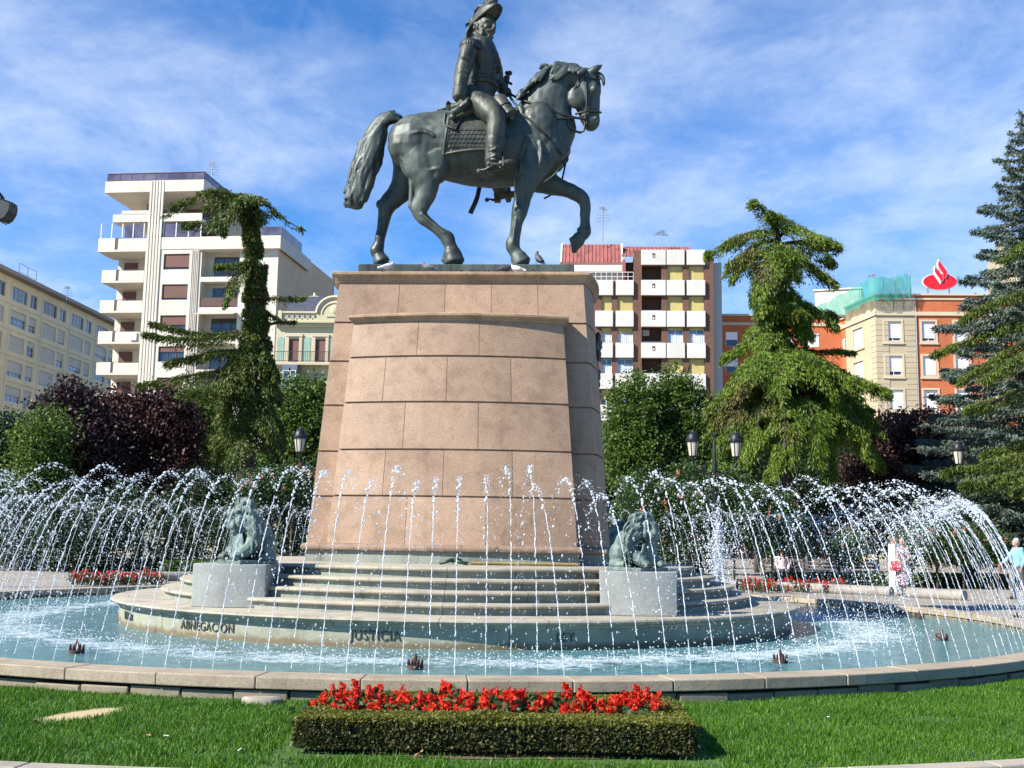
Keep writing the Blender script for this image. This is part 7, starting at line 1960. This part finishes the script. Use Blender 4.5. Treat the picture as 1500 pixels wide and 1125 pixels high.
# ============================================================ PEOPLE
M_skin = plain('skin', (.46,.27,.19), .6, 0, .06, 6)
def person(label, loc, rz, joints=None, sit=False, top=(.2,.3,.5), bottom=(.2,.2,.22), hair=(.05,.035,.025), shoe=(.04,.035,.03), skirt=False, pattern=None, h=1.0, sleeve=1.0):
    J = dict(pel=(0,0,.95), waist=(0,0,1.10), chest=(0,0,1.32), neck=(0,0,1.49), head=(0,-.02,1.64))
    for s, n_ in ((-1,'L'),(1,'R')):
        J['sh'+n_] = (.185*s,0,1.42); J['el'+n_] = (.235*s,.03,1.14); J['wr'+n_] = (.245*s,-.06,.90); J['hip'+n_] = (.09*s,0,.92); J['kn'+n_] = (.10*s,-.03,.50); J['an'+n_] = (.10*s,.03,.08)
    if sit:
        for k in J: J[k] = (J[k][0], J[k][1]+.0, J[k][2]-.46)
        for s, n_ in ((-1,'L'),(1,'R')): J['kn'+n_] = (.12*s,-.44,.50); J['an'+n_] = (.12*s,-.42,.08); J['wr'+n_] = (.13*s,-.34,.56); J['el'+n_] = (.25*s,-.05,.70)
    if joints: J.update(joints)
    V_ = {k: Vector(v) for k, v in J.items()}
    t = thing('person', label, 'person', loc, rz); t.scale = (h, h, h)
    g = MB(); v = V_
    g.tube([v['pel']-Vector((0,0,.06)), v['pel'], v['waist'], v['chest'], v['chest']+Vector((0,0,.10)), v['neck']-Vector((0,0,.02))], [.13,.145,.125,.15,.125,.06], 12)
    for n_ in 'LR':
        g.ball(v['sh'+n_], .062, 8); g.tube([v['chest']+Vector((0,0,.08)), v['sh'+n_], v['el'+n_], v['wr'+n_]], [.07,.056,.042,.028], 8)
        g.tube([v['pel'], v['hip'+n_], v['kn'+n_], v['an'+n_]], [.10,.088,.058,.038], 8)
        ft = v['an'+n_]; g.tube([ft+Vector((0,.05,-.04)), ft+Vector((0,-.06,-.045)), ft+Vector((0,-.17,-.055))], [.036,.04,.025], 8)
        d = (v['wr'+n_]-v['el'+n_]).normalized(); w = v['wr'+n_]; sd_ = d.cross(Vector((0,1,.2))).normalized(); fw_ = sd_.cross(d).normalized()
        g.ball(w+d*.05, (.022,.036,.045), 8)
        for k in range(4):
            b_ = w + d*.085 + fw_*(-.027+.018*k); L_ = (.06,.07,.066,.05)[k]; g.tube([b_, b_+d*L_*.5+sd_*.006, b_+d*L_*.9+sd_*.022], [.010,.0095,.007], 5)
        b_ = w + d*.03 - fw_*.03; g.tube([b_, b_-fw_*.025+d*.03, b_-fw_*.028+d*.058], [.012,.011,.008], 5)
    hd2 = v['head']; g.tube([v['neck']-Vector((0,0,.04)), hd2-Vector((0,0,.08))], [.052,.05], 8); g.ball(hd2+Vector((0,.01,.02)), (.075,.093,.105), 12); g.ball(hd2+Vector((0,-.035,-.055)), (.052,.055,.055), 10)
    g.tube([hd2+Vector((0,-.085,.02)), hd2+Vector((0,-.112,-.02)), hd2+Vector((0,-.09,-.03))], [.010,.015,.012], 6); g.tube([hd2+Vector((-.022,-.088,-.06)), hd2+Vector((0,-.095,-.058)), hd2+Vector((.022,-.088,-.06))], .007, 5)
    for s in (-1, 1): g.ball(hd2+Vector((.03*s,-.08,.012)), .010, 6); g.ball(hd2+Vector((.078*s,.01,-.005)), (.01,.02,.03), 6)
    g.organic('body', M_skin, t, .0125, 1)
    mt = plain('cloth_top', top, .85, 0, .12, 5) if pattern is None else pattern; mb_ = plain('cloth_bottom', bottom, .85, 0, .12, 5)
    g = MB(); g.tube([v['pel']-Vector((0,0,.02)), v['waist'], v['chest'], v['chest']+Vector((0,0,.10)), v['neck']-Vector((0,0,.035))], [.165,.15,.172,.148,.075], 14)
    for n_ in 'LR':
        e = v['el'+n_] if sleeve < 1 else v['wr'+n_]-(v['wr'+n_]-v['el'+n_]).normalized()*.03
        g.ball(v['sh'+n_], .075, 8); g.tube([v['chest']+Vector((0,0,.08)), v['sh'+n_], v['el'+n_].lerp(v['sh'+n_], .0 if sleeve >= 1 else .35)] + ([e] if sleeve >= 1 else []), [.085,.07,.058] + ([.046] if sleeve >= 1 else []), 8)
    g.organic('shirt', mt, t, .0145, 2)
    g = MB()
    if skirt: g.tube([v['pel']+Vector((0,0,.03)), v['pel']-Vector((0,0,.15)), (v['knL']+v['knR'])/2-Vector((0,0,.18))], [.165,.205,.245], 16)
    else:
        for n_ in 'LR': g.tube([v['pel']+Vector((0,0,.02)), v['hip'+n_], v['kn'+n_], v['an'+n_]+Vector((0,0,.0))], [.15,.115,.082,.066], 10)
    g.organic('skirt' if skirt else 'trousers', mb_ if not (skirt and pattern) else pattern, t, .0145, 2)
    g = MB(); g.ball(hd2+Vector((0,.028,.045)), (.088,.096,.098), 12); g.ball(hd2+Vector((0,.06,-.02)), (.075,.06,.08), 10); g.organic('hair', plain('hair', hair, .7, 0, .25, 40), t, .0125, 1)
    for n_ in 'LR':
        ft = v['an'+n_]; g = MB(); g.tube([ft+Vector((0,.07,-.045)), ft+Vector((0,-.05,-.04)), ft+Vector((0,-.19,-.058))], [.042,.05,.034], 8); g.organic('shoe', plain('shoe', shoe, .5), t, .0125, 1)
    return t
def pg(px, py, z=.08):
    p = onz(px, py, z); return p
# man in blue with a stick, walking to the left at the edge of the photo
p = pg(1494, 878); man = person('grey haired man in a light blue shirt walking with a stick at the right edge', (p.x, p.y, .08), radians(-90+8), dict(wrL=(-.24,-.36,1.02), elL=(-.25,-.16,1.16), knL=(-.10,-.16,.52), anL=(-.10,-.12,.08), knR=(.10,.05,.50), anR=(.10,.28,.10), head=(0,-.06,1.62), neck=(0,-.02,1.48)), False, (.20,.42,.66), (.085,.08,.08), (.42,.40,.37), (.03,.03,.03), h=1.0)
Rm = Matrix.Rotation(man.rotation_euler.z, 3, 'Z'); hnd = Vector(man.location) + Rm @ Vector((-.24,-.45,.99))
g = MB(); g.tube([hnd+Vector((0,0,.02)), Vector((hnd.x-.10, hnd.y, .085))], .014, 7); g.tube(catmull([hnd+Rm@Vector((0,.06,.03)), hnd+Rm@Vector((0,.02,.045)), hnd+Rm@Vector((0,-.02,.03)), hnd], 4), .014, 7); setp(g.build('walking_stick', plain('stick_wood', (.22,.09,.05), .5), smooth=True), 'brown walking stick held by the man in blue', 'walking stick')
# woman with the red bag
m_, nt, b_ = newmat('spotted_cloth'); f = noise_(nt, coords(nt), 26, 1, .3); nt.links.new(ramp(nt, f, [(.50, (.03,.028,.04)), (.53, (.03,.028,.04)), (.56, (.62,.42,.45))]), b_.inputs['Base Color']); b_.inputs['Roughness'].default_value = .85; M_spot = m_
p = pg(1324, 873); wo = person('woman in a dark spotted dress standing beside the white post with a red bag', (p.x, p.y, .08), radians(-60), dict(wrR=(.22,-.24,1.0), elR=(.25,-.02,1.14)), False, (.05,.045,.06), (.05,.045,.06), (.20,.10,.05), (.05,.04,.04), True, M_spot, .97, .5)
Rm = Matrix.Rotation(wo.rotation_euler.z, 3, 'Z'); bp = pg(1311, 873, .08); bg_ = thing('red_bag', 'bright red shoulder bag hanging in front of the white post', 'bag', (bp.x+.02, p.y-.14, .80))
g = MB(); g.loft([[(-.13,-.05,0),(.13,-.05,0),(.14,.05,0),(-.14,.05,0)],[(-.17,-.07,.14),(.17,-.07,.14),(.17,.07,.14),(-.17,.07,.14)],[(-.13,-.03,.30),(.13,-.03,.30),(.13,.03,.30),(-.13,.03,.30)]]); g.build('pouch', plain('red_leather', (.62,.02,.03), .5), bg_, bevel=.03)
g = MB(); g.tube(catmull([(-.11,0,.29),(-.05,0,.45),(.12,.05,.52),(.16,.03,.42),(.11,0,.29)], 5), .012, 6); g.build('strap', plain('red_strap', (.5,.02,.03), .5), bg_, True)
# figures under the trees on the left and at the benches
p = at(52, 822, 44.3); person('person in red top and blue jeans seated on the pale round kerb at left', (p.x, 44.2, .08), radians(-35), None, True, (.50,.035,.05), (.07,.10,.19), (.03,.02,.02), (.05,.04,.04))
p = at(112, 822, 47); person('seated person in a pale blue top on the bench under the plum trees', (p.x, 46.75, .06), radians(10), None, True, (.45,.55,.68), (.10,.10,.13), (.06,.04,.03), (.05,.04,.04))
p = at(1143, 822, 43); person('seated woman in a pale pink top on a bench behind the jets', (p.x, 42.75, .06), radians(5), None, True, (.72,.55,.55), (.04,.04,.05), (.10,.06,.04), (.05,.04,.04))
p = at(1236, 845, 42.5); person('standing person in a pale top left of the white post under the trees', (p.x, 42.5, .07), radians(40), None, False, (.62,.66,.70), (.07,.08,.11), (.05,.04,.03), (.05,.04,.04))
# ============================================================ SKY, SUN, CAMERA
CLX, CLY = 3.7, 1.3
SUN_AZ, SUN_EL = radians(62), radians(38)      # azimuth from the viewer's back towards the left
sd = Vector((-sin(SUN_AZ)*cos(SUN_EL), -cos(SUN_AZ)*cos(SUN_EL), sin(SUN_EL)))
w = bpy.data.worlds.new('World'); scene.world = w; w.use_nodes = True
nt = w.node_tree; nt.nodes.clear()
out = nt.nodes.new('ShaderNodeOutputWorld'); bg = nt.nodes.new('ShaderNodeBackground')
sky = nt.nodes.new('ShaderNodeTexSky'); sky.sky_type = 'NISHITA'; sky.sun_disc = False
sky.sun_elevation = SUN_EL; sky.sun_rotation = atan2(sd.x, sd.y); sky.altitude = 400; sky.air_density = 1.0; sky.dust_density = .15; sky.ozone_density = 2.2
tc = nt.nodes.new('ShaderNodeTexCoord'); s = sep(nt, tc.outputs['Generated'])
# thin clouds on a flat layer high above
zz = math_(nt, 'ADD', math_(nt, 'MAXIMUM', s[2], 0.0), .16)
cx = math_(nt, 'DIVIDE', s[0], zz); cy = math_(nt, 'DIVIDE', s[1], zz)
cmb = nt.nodes.new('ShaderNodeCombineXYZ'); nt.links.new(cx, cmb.inputs[0]); nt.links.new(cy, cmb.inputs[1])
def mapped(sc, rot, loc):
    mp = nt.nodes.new('ShaderNodeMapping'); mp.inputs['Scale'].default_value = sc; mp.inputs['Rotation'].default_value = (0,0,rot); mp.inputs['Location'].default_value = loc
    nt.links.new(cmb.outputs[0], mp.inputs[0]); return mp.outputs[0]
n1 = noise_(nt, mapped((1.0, .75, 1), radians(25), (CLX, CLY, 0)), .9, 3, .5, .2)
n2 = noise_(nt, mapped((1.15, .9, 1), radians(30), (2.3, 4.1, 0)), 3.4, 9, .64, .25)
n3 = noise_(nt, mapped((1, 1, 1), 0, (9, 2, 0)), 14, 6, .7, .2)
f = math_(nt, 'ADD', math_(nt, 'MULTIPLY', n1, .68), math_(nt, 'ADD', math_(nt, 'MULTIPLY', n2, .40), math_(nt, 'MULTIPLY', n3, .08)))
hz = math_(nt, 'MULTIPLY', math_(nt, 'SUBTRACT', .34, s[2]), .32)        # more of it low down
f = math_(nt, 'ADD', f, hz)
cl = ramp(nt, f, [(.48, (0,)*3), (.58, (.22,)*3), (.73, (.80,)*3), (.88, (1,)*3)])
cl = mixc(nt, 1, cl, ramp(nt, math_(nt, 'ADD', math_(nt, 'MULTIPLY', s[1], 1.0), .5), [(.30, (.0,)*3), (.72, (1,)*3)]), 'MULTIPLY')     # cloud only ahead; the unseen sky behind is kept clear to cut fill light
tint = mixc(nt, 1, sky.outputs[0], (.68, 1.30, 1.97), 'MULTIPLY')
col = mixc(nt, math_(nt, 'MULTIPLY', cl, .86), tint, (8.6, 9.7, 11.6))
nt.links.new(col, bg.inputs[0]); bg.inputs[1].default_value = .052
nt.links.new(bg.outputs[0], out.inputs[0])

L = bpy.data.lights.new('sun', 'SUN'); L.energy = 5.0; L.angle = radians(.53); L.color = (1.0, .945, .85)
so = bpy.data.objects.new('sun', L); COL.objects.link(so); so.rotation_euler = sd.to_track_quat('Z', 'Y').to_euler()

cam = bpy.data.cameras.new('camera'); co = bpy.data.objects.new('camera', cam); COL.objects.link(co)
cam.sensor_fit = 'HORIZONTAL'; cam.sensor_width = 36; cam.lens = FPX/1500*36; cam.clip_start = .1; cam.clip_end = 3000
M4 = Matrix((RT, UP, -FW)).transposed().to_4x4(); M4.translation = CAM; co.matrix_world = M4
scene.camera = co
scene.view_settings.view_transform = 'Standard'; scene.view_settings.look = 'None'; scene.view_settings.exposure = 1.05; scene.view_settings.gamma = 1
scene.render.engine = 'CYCLES'
cy_ = scene.cycles
cy_.max_bounces = 6; cy_.diffuse_bounces = 3; cy_.glossy_bounces = 3; cy_.transmission_bounces = 4; cy_.transparent_max_bounces = 12
try: cy_.use_denoising = True
except Exception: pass
